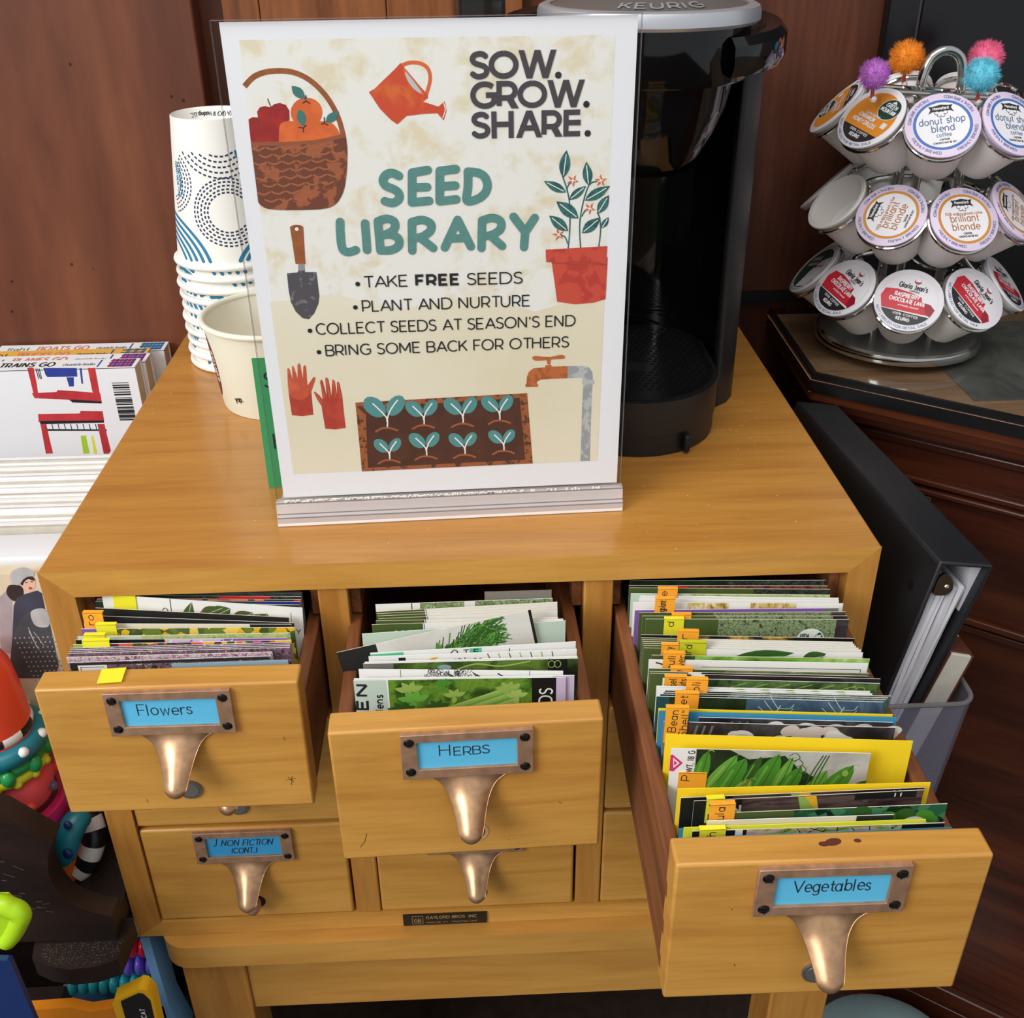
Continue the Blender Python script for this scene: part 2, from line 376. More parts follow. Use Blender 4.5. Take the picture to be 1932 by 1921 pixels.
    def poly(s, pts, mat, layer=1):
        pts = [tuple(p)[:2] for p in pts]; layer = s.lift(layer)
        tri = tessellate_polygon([[Vector((p[0], p[1], 0)) for p in pts]])
        s.add([s.map(p[0], p[1], layer) for p in pts], tri, mat)
    def fat(s, pts, w, mat, layer=1, cap='flat'):
        """a broad stroke laid piece by piece, so that tight bends do not fold over themselves"""
        P = [Vector(p[:2]) for p in pts]; k = len(P)
        if k == 2 and cap == 'flat':
            d = P[1]-P[0]
            if abs(d.y) > .9*abs(d.x) and abs(d.x) > .1*abs(d.y):      # slanted stems are cut level at both ends
                hx = Vector((w*.5*d.length/abs(d.y), 0)); e = Vector((0, math.copysign(w*.5, d.y)))
                s.poly([P[0]-e-hx, P[0]-e+hx, P[1]+e+hx, P[1]+e-hx], mat, layer); return
            e = d.normalized()*w*.5; P = [P[0]-e, P[1]+e]
        for i in range(k-1):
            d = P[i+1]-P[i]
            if d.length < 1e-7: continue
            n = Vector((-d.y, d.x)).normalized()*w*.5
            s.poly([P[i]+n, P[i]-n, P[i+1]-n, P[i+1]+n], mat, layer)
        ends = range(k) if cap == 'round' else range(1, k-1)
        for i in ends:
            if 0 < i < k-1 and (P[i]-P[i-1]).length > 1e-7 and (P[i+1]-P[i]).length > 1e-7 and (P[i]-P[i-1]).normalized().dot((P[i+1]-P[i]).normalized()) < .8 and cap == 'flat':
                a, b = (P[i]-P[i-1]).normalized(), (P[i+1]-P[i]).normalized(); h = w*.5
                s.poly([P[i]-Vector((h, h)), P[i]+Vector((h, -h)), P[i]+Vector((h, h)), P[i]+Vector((-h, h))], mat, layer) if abs(a.dot(b)) < .2 else s.poly(ell(P[i].x, P[i].y, h, h, 0, 16), mat, layer)
            else: s.poly(ell(P[i].x, P[i].y, w*.5, w*.5, 0, 16), mat, layer)
    def stroke(s, pts, w, mat, layer=1, cap='flat', taper=None):
        pts = [Vector(p[:2]) for p in pts]; layer = s.lift(layer)
        q = [pts[0]]
        for p in pts[1:]:
            if (p-q[-1]).length > 1e-7: q.append(p)
        pts = q; k = len(pts)
        if k == 1: s.poly(ell(pts[0].x, pts[0].y, w*.5, w*.5, 0, 14), mat, layer); return
        closed = (pts[0]-pts[-1]).length < 1e-6 and k > 3
        if closed: pts = pts[:-1]; k -= 1
        vs = []
        for i in range(k):
            a = pts[i-1] if (closed or i > 0) else None; b = pts[(i+1) % k] if (closed or i < k-1) else None
            d1 = (pts[i]-a).normalized() if a is not None else None; d2 = (b-pts[i]).normalized() if b is not None else None
            d1 = d1 or d2; d2 = d2 or d1
            n1 = Vector((-d1.y, d1.x)); n2 = Vector((-d2.y, d2.x)); nn = n1+n2
            nn = n1 if nn.length < 1e-4 else nn.normalized()
            ww = w*(taper[0]+(taper[1]-taper[0])*i/max(k-1, 1)) if taper else w
            h = ww*.5/max(.45, nn.dot(n1))
            p = pts[i]
            vs += [s.map(*(p+nn*h), layer), s.map(*(p-nn*h), layer)]
        fs = [(2*i, 2*i+1, 2*((i+1) % k)+1, 2*((i+1) % k)) for i in range(k if closed else k-1)]
        s.add(vs, fs, mat)
        if cap == 'round' and not closed:
            for i in (0, -1):
                ww = w*(taper[0 if i == 0 else 1]) if taper else w
                s.poly(ell(pts[i].x, pts[i].y, ww*.5, ww*.5, 0, 12), mat, layer+.004)
    def text(s, t, u, v, h, w, mat, layer=2, width=None, rot=0, cap='flat', slant=0, track=0., jit=0., path=None, caps_small=0, fat=False):
        """text with its baseline starting at (u,v); h = cap height, w = stroke width, width = total length to fit"""
        sc = h-w
        adv = 0; items = []
        for ch in t:
            a, st = GL.get(ch, GL.get(ch.upper(), GL[' ']))
            k = caps_small if (caps_small and ch.isupper() and adv > 0) else 1
            items.append((adv, st, k)); adv += (a*sc+w*.9)*k + track*h
        tot = max(adv - track*h - w*.5, 1e-6); fx = width/tot if width else 1
        c, sn = cos(radians(rot)), sin(radians(rot)); rnd = random.Random(len(t)*7+int(h*1e6))
        for x, st, k in items:
            jx, jy = (rnd.uniform(-jit, jit)*h, rnd.uniform(-jit, jit)*h)
            for l in st:
                pp = []
                for (a, b) in l:
                    X = (x+(a*sc+w*.5)*k)*fx+jx+slant*b*sc; Y = (b*sc+w*.5)*k+jy
                    pp.append(path(X, Y) if path else (u+X*c-Y*sn, v+X*sn+Y*c))
                if fat and len(pp) > 1 and not (len(l) == 2 and abs(l[0][1]-l[1][1]) < .03 and abs(l[0][0]-l[1][0]) < .01): s.fat(pp, w, mat, layer); continue
                s.stroke(pp, w*(1.25 if len(l) == 2 and abs(l[0][1]-l[1][1]) < .03 and abs(l[0][0]-l[1][0]) < .01 else 1), mat, layer, 'round' if (cap == 'round' or (len(l) == 2 and abs(l[0][1]-l[1][1]) < .03 and abs(l[0][0]-l[1][0]) < .01)) else 'flat')
        return tot*fx
    def build(s, name, parent=None, loc=(0, 0, 0), rot=None, bevel=0, seg=2, subsurf=0, smooth=True, angle=35):
        me = bpy.data.meshes.new(name); me.from_pydata(s.v, [], s.f)
        for q in s.mats: me.materials.append(MATS[q])
        me.polygons.foreach_set('material_index', s.m); me.update()
        if smooth:
            me.polygons.foreach_set('use_smooth', [True]*len(me.polygons)); me.set_sharp_from_angle(angle=radians(angle))
        o = bpy.data.objects.new(name, me); COL.objects.link(o)
        o.location = loc
        if rot: o.rotation_euler = rot
        if parent: o.parent = parent
        if bevel:
            b = o.modifiers.new('edges', 'BEVEL'); b.width = bevel; b.segments = seg; b.limit_method = 'ANGLE'; b.angle_limit = radians(40); b.harden_normals = False
        if subsurf:
            b = o.modifiers.new('smooth', 'SUBSURF'); b.levels = subsurf; b.render_levels = subsurf
        return o
def tag(o, label, cat, group=None, kind=None):
    o['label'] = label; o['category'] = cat
    if group: o['group'] = group
    if kind: o['kind'] = kind
    return o
def thing(name, label, cat, loc=(0, 0, 0), rot=(0, 0, 0), group=None):
    o = bpy.data.objects.new(name, None); COL.objects.link(o); o.location = loc; o.rotation_euler = rot
    o.empty_display_size = .02
    return tag(o, label, cat, group)
def struct(o):
    o['kind'] = 'structure'; return o
def dup(root, loc, rot, label, group=None):
    """a copy of a thing with copies of its parts and sub-parts (shared meshes)"""
    r = root.copy(); COL.objects.link(r); r.location = loc; r.rotation_euler = rot; r['label'] = label
    if group: r['group'] = group
    for ch in list(root.children):
        c = ch.copy(); COL.objects.link(c); c.parent = r
        for g in list(ch.children):
            d = g.copy(); COL.objects.link(d); d.parent = c
    return r

# ------------------------------------------------------------------ room
W, D, H = .518, .435, .3323
b = MB(); b.box((-1.6, -2.4, FLOOR_Z-.05), (2.2, .60, FLOOR_Z), 'floor_brown'); struct(b.build('floor'))
b = MB(); b.box((-1.6, .445, FLOOR_Z), (2.2, .60, 1.2), 'wall_wood_dark'); struct(b.build('wall_back'))
b = MB()
for x0, x1 in ((-.86, -.40), (-.398, .0465)): b.box((x0, .418, FLOOR_Z), (x1, .4445, 1.2), 'wall_wood_red')
struct(b.build('wall_left', bevel=.002))
b = MB()
for x0, x1 in ((.0675, .098), (.0986, .2035), (.2041, .318)): b.box((x0, .434, FLOOR_Z), (x1, .4448, 1.2), 'wall_wood_brown')
struct(b.build('trim_1', bevel=.0008))
b = MB(); b.box((.50, .438, .006), (1.3, .4449, .0155), 'black_edge'); struct(b.build('gap_shadow_strip'))  # black strip on the wall standing in for the shadow gap behind the desk

# tall black board behind the carousel
t = thing('black_board', 'tall matt black board with a grey vertical seam behind the coffee pod carousel', 'board', (.63, .43, .0175))
b = MB(); b.box((0, 0, 0), (.026, .0145, .75), 'screen_black'); b.box((.0285, 0, 0), (.60, .0145, .75), 'screen_black'); b.build('board_face', t, bevel=.001)
b = MB(); b.box((.026, .003, 0), (.0285, .012, .75), 'seam_grey'); b.build('seam_strip', t)

# ------------------------------------------------------------------ card catalogue
cat = thing('card_catalog', 'honey maple card catalogue with three pulled-out drawers of seed packets', 'card catalogue', (0, 0, 0))
sl, sr, tt, bb = .0188, .0184, .0188, .0148
b = MB()
b.prism([(0, 0), (W, 0), (W-sr, -tt), (sl, -tt)], 'y', 0, D, 'maple_top_dimmed', 'maple_x')
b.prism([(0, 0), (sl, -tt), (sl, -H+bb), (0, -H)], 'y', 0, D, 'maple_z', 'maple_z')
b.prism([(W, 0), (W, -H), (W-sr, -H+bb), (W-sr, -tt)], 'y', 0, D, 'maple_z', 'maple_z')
b.prism([(0, -H), (sl, -H+bb), (W-sr, -H+bb), (W, -H)], 'y', 0, D, 'maple_x', 'maple_x')
for x0, x1 in ((.1666, .1853), (.3331, .3518)): b.box((x0, .0015, -H+bb), (x1, D-.006, -tt), 'maple_z')
b.build('case', cat, bevel=.0011)
b = MB()
for z in (-.1205, -.2187):
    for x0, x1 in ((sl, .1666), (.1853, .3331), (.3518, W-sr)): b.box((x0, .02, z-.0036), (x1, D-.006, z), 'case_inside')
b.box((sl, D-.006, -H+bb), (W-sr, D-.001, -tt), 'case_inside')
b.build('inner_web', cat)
for x0, x1 in ((sl, .1666), (.1853, .3331), (.3518, W-sr)):
    for xa in (x0, x1-.0065):
        b = MB(); b.box((xa, .012, -.046), (xa+.0065, .36, -tt), 'guide_wood'); b.build('drawer_guide', cat, bevel=.0006)
# maker's plate on the bottom rail
b = MB(); b.box((.2015, -.0012, -.3312), (.2655, 0, -.3195), 'plate_black')
b.map = lambda u, v, l: (u, -.0012-.00005*l, v)
b.text('GAYLORD BROS. INC.', .219, -.3245, .0034, .0006, 'plate_gold', width=.040)
b.text('SYRACUSE, N.Y.   STOCKTON, CALIF.', .219, -.3293, .0018, .0003, 'plate_gold', width=.040)
b.stroke([(.2085, -.3295), (.2165, -.3295), (.2165, -.3210), (.2085, -.3210), (.2085, -.3295)], .0004, 'plate_gold')
b.text('GB', .2098, -.3280, .0045, .0007, 'plate_gold', width=.0054)
m = b.build('maker_plate', cat); m['label'] = 'small black maker\'s plate with gold lettering'

WF, HF = .1455, .0945
def hook_mesh(b, cx):
    path = cr([(-.0012, -.0285), (-.0024, -.034), (-.0042, -.0375), (-.008, -.042), (-.0135, -.0475), (-.0192, -.053), (-.0230, -.0575), (-.0236, -.0615), (-.0212, -.0648), (-.0165, -.0662), (-.012, -.0652), (-.0085, -.0610)], 4)
    wid = [w[0] for w in cr([(.058, 0), (.0400, 0), (.0290, 0), (.0222, 0), (.0176, 0), (.0146, 0), (.0126, 0), (.0112, 0), (.0106, 0), (.0104, 0), (.0102, 0), (.0100, 0)], 4)]
    N = 10; k = len(path); vs = []; t = .0024
    for i in range(k):
        a = Vector(path[max(i-1, 0)]); c = Vector(path[min(i+1, k-1)]); d = (c-a).normalized()
        n = Vector((d.y, -d.x));  n = -n if n.x > 0 and i < 20 else n
        p = Vector(path[i])
        if i > 0 and n.dot(pn) < 0: n = -n
        pn = n
        bulge = min(.0046, .27*wid[i])*min(1, i/12); th = .0006 + t*min(1, i/8)
        for side in (0, 1):
            for j in range(N+1):
                s = -1+2*j/N
                off = -bulge*s*s - side*(th*(1-.75*s*s)+.0004)
                q = p+n*off
                vs.append((cx+wid[i]*.5*s*(1-.03*side), q.x, q.y))
    M2 = 2*(N+1); fs = []
    for i in range(k-1):
        for side in (0, 1):
            for j in range(N):
                a = i*M2+side*(N+1)+j; f = (a, a+1, a+M2+1, a+M2); fs.append(f if side else f[::-1])
        for j in (0, N):
            a = i*M2+j; f = (a, a+N+1, a+N+1+M2, a+M2); fs.append(f)
    fs.append(tuple((k-1)*M2+j for j in range(N+1)) + tuple((k-1)*M2+N+1+j for j in range(N, -1, -1)))
    b.add(vs, fs, 'bronze_bright')
def label_holder():
    b = MB(); cx = WF/2
    o = [(cx-.0351, -.0328), (cx+.0351, -.0328), (cx+.0351, -.0022), (cx-.0351, -.0022)]
    i = [(cx-.0265, -.0269), (cx+.0265, -.0269), (cx+.0265, -.0075), (cx-.0265, -.0075)]
    vs = [(x, y, z) for y in (-.0030, 0) for l in (o, i) for x, z in l]
    fs = []
    for k in range(4):
        n = (k+1) % 4
        fs += [(k, n, 4+n, 4+k), (k, 8+k, 8+n, n), (4+k, 4+n, 12+n, 12+k)]
    b.add(vs, fs, 'bronze')
    hook_mesh(b, cx)
    return b
proto_parts = {}
def drawer(row, col, pull, yaw=0., roll=0., text=None, style='steel', dz=0.):
    x = (.0193, .1858, .3523)[col]; z = -.0258-.0982*row+dz
    b = MB()
    b.box((0, 0, -HF), (WF, .017, 0), 'maple_x', (None, None, None, None, None, None))
    dep = .395
    for xa in (.0003, WF-.0086): b.box((xa, .017, -HF+.003), (xa+.0083, dep, -.0215), 'drawer_side')
    b.box((.0086, dep-.009, -HF+.003), (WF-.0086, dep, -.0215), 'drawer_side')
    b.box((.0086, .017, -HF+.006), (WF-.0086, dep-.009, -HF+.010), 'drawer_side')
    if row == 0:   # finger joint showing at the edge of the front
        for k in range(3): b.box((-.0001, .011, -.038-.026*k), (.003, .0172, -.026-.026*k), 'drawer_side')
    if row == 0 and col == 2:
        plain('stain', (92, 44, 30), .5)
        b.map = lambda u, v, l: (u, v, .00004*l)
        for q in (ell(.0745, .0105, .0042, .0022, 12, 12), ell(.0700, .0095, .0026, .0016, 0, 10), ell(.0860, .0108, .0018, .0012, 0, 10)): b.poly(q, 'stain', 1)
    if row == 0:
        b.map = lambda u, v, l: (u, -.00004*l, v)
        for q in ({0: [[(.132, -.071), (.1352, -.0755)], [(.1345, -.0705), (.1335, -.0775)], [(.1300, -.0735), (.1365, -.0725)], [(.1330, -.040), (.1338, -.0425)], [(.0470, -.0850), (.0474, -.0875)]], 1: [[(.0100, -.0850), (.0130, -.0805), (.0145, -.0745)], [(.122, -.0585), (.1235, -.060)], [(.0935, -.0855), (.0937, -.0862)]], 2: [[(.0330, -.0700), (.0338, -.0715)], [(.0280, -.030), (.0286, -.0310)]]}[col]): b.stroke(q, .00035, 'hole_dark', 1)
    d = b.build('drawer', cat, (x, -pull, z), (0, -roll, yaw), bevel=.0022, seg=3)
    if 'h' not in proto_parts:
        proto_parts['h'] = label_holder().build('label_holder', d, bevel=.0005)
        s = MB(); Mx = Matrix.Rotation(pi/2, 3, 'X')
        s.lathe([(0, .0012), (.0014, .0011), (.0024, .0006), (.0029, 0)], 'screw_dark', 18, M=Mx)
        s.box((-.0022, -.00135, -.0003), (.0022, -.0009, .0003), 'screw_slot'); s.box((-.0003, -.00135, -.0022), (.0003, -.0009, .0022), 'screw_slot')
        proto_parts['s'] = s.build('screw', d)
        hh, ss = proto_parts['h'], proto_parts['s']
    else:
        hh = proto_parts['h'].copy(); COL.objects.link(hh); hh.parent = d
        ss = proto_parts['s'].copy(); COL.objects.link(ss); ss.parent = d
    cx = WF/2
    for k, (sx, sz) in enumerate(((-.0306, -.0072), (.0306, -.0072), (-.0306, -.0277), (.0306, -.0277))):
        q = ss if k == 0 else ss.copy()
        if k: COL.objects.link(q); q.parent = d
        q.location = (cx+sx, -.0029, sz); q.rotation_euler = (0, .4+1.1*k+col+row, 0)
    c = MB(); c.box((cx-.0272, -.0013, -.0276), (cx+.0272, -.0005, -.0060), 'card_blue' if row == 0 else 'card_blue_deep')
    c.map = lambda u, v, l: (cx-.0265+u, -.0013-.00006*l, -.0269+v)
    for tx, u, v, h, wd, kw in (text or ()): c.text(tx, u, v, h, .0006, 'ink', width=wd, cap='round', jit=.03, **kw)
    k = c.build('label_card', d)
    k['label'] = 'blue card handwritten ' + ' '.join(q[0] for q in text) if text else 'blue paper card'
    r = MB(); Mx = Matrix.Rotation(pi/2, 3, 'X'); P = (cx+.0012, -.0002, -.0777)
    if style == 'worn':
        r.prism(ell(P[0], P[2], .0086, .0080), 'y', -.0004, .0, 'worn_wood'); r.prism(ell(P[0], P[2], .0064, .0062), 'y', -.0006, .0, 'hole_dark')
    elif style == 'knob':
        r.prism(ell(P[0], P[2], .0066, .0064), 'y', -.0004, .0, 'hole_dark'); r.ball((P[0]-.001, -.0075, P[2]+.004), (.0060, .0080, .0060), 'bronze', 18)
    elif style == 'hole':
        r.prism(ell(P[0], P[2], .0066, .0064), 'y', -.0004, .0, 'hole_dark')
    else:
        r.prism(ell(P[0], P[2], .0070, .0068), 'y', -.0014, .0, 'rod_steel'); r.prism(ell(P[0], P[2], .0052, .0050), 'y', -.0017, -.0012, 'chrome_soft')
    r.build('rod_end', d, bevel=.0004)
    return d
SM = dict(caps_small=.78)
drawer(0, 0, .0798, -.003, -.0012, [('Flowers', .0083, .0072, .0082, .031, {})], 'steel')
drawer(0, 1, .1237, .020, .0048, [('HERBS', .0115, .0082, .0078, .0275, SM)], 'worn')
drawer(0, 2, .2185, -.007, -.0009, [('Vegetables', .0085, .0078, .0080, .0365, {})], 'steel', -.001)
drawer(1, 0, -.0015, style='steel'); drawer(1, 1, -.0015, style='hole'); drawer(1, 2, -.0015, style='hole')
drawer(2, 0, -.0015, text=[('J NON FICTION', .0045, .0100, .0078, .043, dict(caps_small=.78, slant=.2)), ('(CONT.)', .0165, .0022, .0058, .0185, dict(slant=.2))], style='knob')
drawer(2, 1, -.0015, style='hole'); drawer(2, 2, -.0015, style='hole')

# ------------------------------------------------------------------ the stand below
t = thing('catalog_stand', 'maple stand with rounded top carrying the card catalogue', 'stand', (.016, 0, -H))
b = MB(); r = .022
out = arc(r, -.012+r, r, r, 180, 270, 6) + arc(.538-r, -.012+r, r, r, 270, 360, 6) + [(.538, .44), (0, .44)]
b.prism(out, 'z', -.0232, -.0002, 'maple_stand'); b.build('top', t, bevel=.002)
for x0 in (.009, .483):
    for y0 in (.002, .385):
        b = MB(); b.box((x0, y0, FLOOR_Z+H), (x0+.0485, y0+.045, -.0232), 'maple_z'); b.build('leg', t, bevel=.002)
b = MB(); b.box((.0575, .0065, -.100), (.483, .022, -.0232), 'maple_stand'); b.build('apron', t, bevel=.001)
for x0 in (.014, .515):
    b = MB(); b.box((x0, .047, -.100), (x0+.014, .385, -.0232), 'maple_stand'); b.build('side_apron', t)

# ------------------------------------------------------------------ desk with moulded edge on the right
EX, EY = Vector((.8063, -.5915)), Vector((.5915, .8063)); E0 = Vector((.5531, .2745))
def dk(t, off): p = E0+EX*t+EY*off; return (p.x, p.y)
def desk_outline(off):
    a = dk(off*.62, off); c = dk(.60, off)
    return [(.5569+off, .436), a, c, (1.45, c[1]), (1.45, .436)]
t = thing('corner_desk', 'dark reddish wood desk with moulded edge and slanting panelled front', 'desk', (0, 0, 0))
b = MB(); b.prism(desk_outline(0), 'z', -.0170, -.0062, 'black_edge', 'desk_top_wood')
b.prism(desk_outline(.002), 'z', -.0245, -.0170, 'desk_wood'); b.prism(desk_outline(.009), 'z', -.0335, -.0245, 'desk_wood')
b.prism(desk_outline(.016), 'z', -.042, -.0335, 'desk_wood'); b.build('desk_top', t, bevel=.003, seg=3)
b = MB(); b.prism(desk_outline(.030), 'z', FLOOR_Z, -.042, 'desk_wood'); b.build('desk_body', t)
for z0, z1, o in ((-.058, -.050, .026), (-.0905, -.0845, .0255), (-.098, -.0925, .0235), (-.213, -.206, .0235), (-.2225, -.215, .0255), (-.69, -.665, .020), (-.75, -.695, .024)):
    b = MB(); b.hexa([(*dk(.02, .0305), z0), (*dk(.02, o), z0), (*dk(.598, o), z0), (*dk(.598, .0305), z0)], [(*dk(.02, .0305), z1), (*dk(.02, o), z1), (*dk(.598, o), z1), (*dk(.598, .0305), z1)], 'desk_wood')
    b.build('moulding', t, bevel=.0018)
for t0 in (.105,):
    for z0, z1 in ((-.205, -.099), (-.664, -.224)):
        b = MB(); b.hexa([(*dk(t0, .0305), z0), (*dk(t0, .025), z0), (*dk(t0+.006, .025), z0), (*dk(t0+.006, .0305), z0)], [(*dk(t0, .0305), z1), (*dk(t0, .025), z1), (*dk(t0+.006, .025), z1), (*dk(t0+.006, .0305), z1)], 'desk_wood')
        b.build('panel_bead', t, bevel=.001)
t = thing('glass_sheet', 'clear glass sheet with black edge protecting the desk top', 'glass sheet', (0, 0, 0))
b = MB(); b.prism(desk_outline(.005), 'z', -.0050, -.0005, 'glass_sheet'); b.build('pane', t)
b = MB(); o1, o2 = desk_outline(.0012), desk_outline(.0048)
b.hexa([(*o1[0], -.0061), (*o1[1], -.0061), (*o2[1], -.0061), (*o2[0], -.0061)], [(*o1[0], 0), (*o1[1], 0), (*o2[1], 0), (*o2[0], 0)], 'black_edge')
b.hexa([(*o1[1], -.0061), (*o1[2], -.0061), (*o2[2], -.0061), (*o2[1], -.0061)], [(*o1[1], 0), (*o1[2], 0), (*o2[2], 0), (*o2[1], 0)], 'black_edge')
b.build('edging', t)
# printed sheets lying under the glass
printed('grey_photo', [(70, 66, 66), (112, 104, 100), (140, 130, 120), (92, 86, 84)], 14, spread=(.25, .75))
tag_b = MB(); tag_b.box((.672, .222, -.0060), (.98, .40, -.0054), 'grey_photo')
tag(tag_b.build('photo_sheet'), 'grey printed sheet lying under the glass beside the pod carousel', 'sheet')

# pale round tub on the floor by the desk foot
plain('teal_pale', (150, 176, 178), .4)
b = MB(); b.lathe([(0, .085), (.04, .083), (.065, .075), (.080, .062), (.085, .04), (.080, 0), (0, 0)], 'teal_pale', 48)
tag(b.build('round_tub', None, (.6690, .0910, -.7498)), 'pale teal rounded tub on the floor at the foot of the desk', 'tub')

# crumbs scattered on the catalogue top
b = MB(); rnd = random.Random(21); b.map = lambda u, v, l: (u, v, .00022+.00002*l)
for cx, cy, sx_, sy_, n in ((.47, .17, .03, .04, 26), (.445, .06, .05, .03, 14), (.03, .25, .03, .05, 16), (.25, .03, .2, .02, 16), (.10, .12, .06, .06, 10)):
    for k in range(n): b.poly(ell(max(.004, min(.512, rnd.gauss(cx, sx_*.6))), max(.004, rnd.gauss(cy, sy_*.6)), .0002+.0005*rnd.random()**2, .0003, rnd.random()*90, 6), 'paper_cream', .5)
q = b.build('crumbs'); tag(q, 'pale crumbs and dust specks scattered on the catalogue top', 'crumbs', kind='stuff')

# ------------------------------------------------------------------ acrylic sign holder and the poster in it
YAW, TLT = .0336, .0058
sg = thing('sign_holder', 'clear acrylic sign holder holding the seed library poster on the catalogue top', 'sign holder', (.1387, .0450, .0003), (0, 0, YAW))
prof = [(0, 0), (0, .0056), (.0018, .0078), (.0036, .0160), (.0092, .0160), (.012, .0085), (.045, .0056), (.045, 0)]
b = MB(); b.prism(prof, 'x', 0, .2246, 'acrylic_base')
b.prism([(-.00005, .0001), (-.00005, .0022), (.0004, .0022), (.0004, .0001)], 'x', .0002, .2244, 'acrylic_edge')
for y, z, w in ((.0002, .0058, .0007), (.0019, .0079, .0006), (.0034, .0150, .0008)):
    b.prism([(y-.0004, z), (y-.0002, z+w), (y+.0004, z+w), (y+.0002, z)], 'x', .0002, .2244, 'acrylic_rim')
b.build('base', sg, bevel=.0004)
for y in (.0040, .0068):
    b = MB(); b.box((.0006, y, .0158), (.2232, y+.0018, .2982), 'acrylic', ('acrylic_rim', 'acrylic_rim', None, None, 'acrylic_rim', 'acrylic_rim'))
    q = b.build('sheet', sg, rot=(TLT, 0, 0), bevel=.0003); q['label'] = 'clear acrylic sheet'
b = MB(); rnd = random.Random(4)
for k in range(260):      # dried glue line between sheets and base
    x = .004+rnd.random()*(.15 if k < 200 else .205); b.box((x, .0032, .0158), (x+.0012, .0040, .0162+rnd.random()*.0012), 'acrylic_edge')
b.build('glue_line', sg)

def pcol(n, c, c2=None, sc=900, soft=False, spread=(.42, .58)):
    if c2: printed(n, [c, c2], sc, soft=soft, rough=.55, spread=spread, detail=6, distort=.3)
    else: plain(n, c, .55)
pcol('p_bg', (238, 236, 227), (229, 217, 187), 62, True, (.50, .66)); pcol('p_bg2', (235, 228, 205), (228, 217, 186), 9, True, (.3, .7))
pcol('p_charcoal', (72, 66, 70)); pcol('p_black', (32, 28, 30)); pcol('p_teal', (88, 138, 130), (94, 144, 136), 300)
pcol('p_handle', (158, 92, 48), (146, 82, 42), 260); pcol('p_basket', (112, 62, 40), (162, 92, 56), 130, False, (.52, .56)); pcol('p_weave', (168, 96, 60)); pcol('p_rim', (150, 84, 52))
pcol('p_red', (172, 40, 34), (150, 34, 32), 120); pcol('p_stem', (104, 62, 40)); pcol('p_orange', (226, 110, 48), (214, 100, 46), 120); pcol('p_leaf', (56, 112, 106), (40, 88, 88), 300, False, (.5, .54)); pcol('p_line', (60, 40, 34))
pcol('p_can', (208, 76, 44), (216, 104, 48), 80, False, (.5, .62)); pcol('p_can_rim', (222, 104, 56)); pcol('p_grey', (190, 196, 200)); pcol('p_steel', (82, 78, 82), (120, 116, 120), 260, False, (.58, .61)); pcol('p_neck', (150, 146, 146))
pcol('p_pot', (206, 78, 58), (188, 62, 50), 110, False, (.52, .56)); pcol('p_white', (240, 238, 232)); pcol('p_flower', (216, 108, 62))
pcol('p_glove', (210, 100, 70), (196, 84, 58), 120); pcol('p_cuff', (190, 72, 52), (176, 62, 48), 120)
pcol('p_bed', (160, 92, 52), (90, 54, 36), 240, False, (.53, .56)); pcol('p_soil', (78, 46, 34), (86, 50, 36), 60); pcol('p_sprout', (84, 146, 144)); pcol('p_mound', (164, 92, 54))
pcol('p_brass', (192, 108, 58), (170, 92, 46), 200, False, (.5, .56)); pcol('p_pipe', (156, 160, 162), (186, 188, 186), 130, False, (.5, .54)); pcol('p_leafv', (66, 118, 112))

po = MB(); po.box((0, 0, 0), (.216, .0003, .279), 'paper_white')
po.map = lambda u, v, l: (u/1000, -.00005*l, v/1000)
bgp = [(9.0,270.6),(204.4,269.6),(202.8,16.8),(8.1,16.8)]
po.poly(bgp, 'p_bg', 1)
lo = [(7.5,130.6),(47.1,133.0),(83.6,123.6),(127.7,130.1),(162.2,119.0),(203.6,129.9),(202.8,16.8),(8.1,16.8)]
po.poly(lo, 'p_bg2', 2)
# harvest basket
po.stroke(cr([(8.7,248.2),(14.2,252.8),(20.9,255.0),(28.9,255.4),(35.9,254.2),(42.7,250.7),(48.6,245.1),(53.0,238.6),(56.0,231.5),(57.5,224.8),(58.1,219.0)], 4), 9.2*0.0732*4.1, 'p_handle', 3)
po.poly([(8.3,220.0),(8.4,226.0),(8.6,231.7),(11.0,232.8),(13.7,232.5),(13.6,235.4),(15.3,237.6),(18.0,238.2),(20.9,237.5),(23.2,239.1),(26.1,239.6),(29.1,238.5),(30.6,235.6),(30.2,231.1),(28.4,228.3),(25.5,225.6),(24.4,219.8)], 'p_red', 3)
po.stroke([(19.9,241.9),(21.2,237.3)], 4.0*0.0732*1.8, 'p_stem', 4); po.stroke([(13.0,232.6),(14.0,227.2)], 4.0*0.0732*1.8, 'p_stem', 4)
po.poly([(47.9,234.3),(47.3,232.0),(45.9,229.9),(43.8,228.3),(41.3,227.3),(38.7,226.9),(36.1,227.4),(33.9,228.5),(32.2,230.3),(31.3,232.4),(31.2,234.7),(31.8,237.0),(33.3,239.1),(35.3,240.7),(37.8,241.7),(40.4,242.0),(42.9,241.6),(45.1,240.5),(46.8,238.8),(47.8,236.6)], 'p_orange', 4)
po.poly([(23.2,219.2),(23.3,220.6),(23.5,222.5),(23.8,224.2),(24.0,225.7),(24.2,227.0),(24.7,228.1),(25.3,229.0),(26.2,229.7),(27.3,230.1),(28.8,230.4),(30.5,230.4),(32.3,230.2),(33.9,229.8),(35.5,229.2),(37.3,228.8),(39.4,229.0),(41.8,229.4),(44.0,229.7),(46.1,229.9),(48.1,229.9),(49.9,229.8),(51.4,229.2),(52.7,228.5),(53.7,227.6),(54.6,226.5),(55.3,225.2),(55.8,224.1),(56.1,223.1),(56.2,222.2),(56.1,221.2),(55.9,220.1),(55.6,218.9),(55.4,218.0)], 'p_orange', 5)
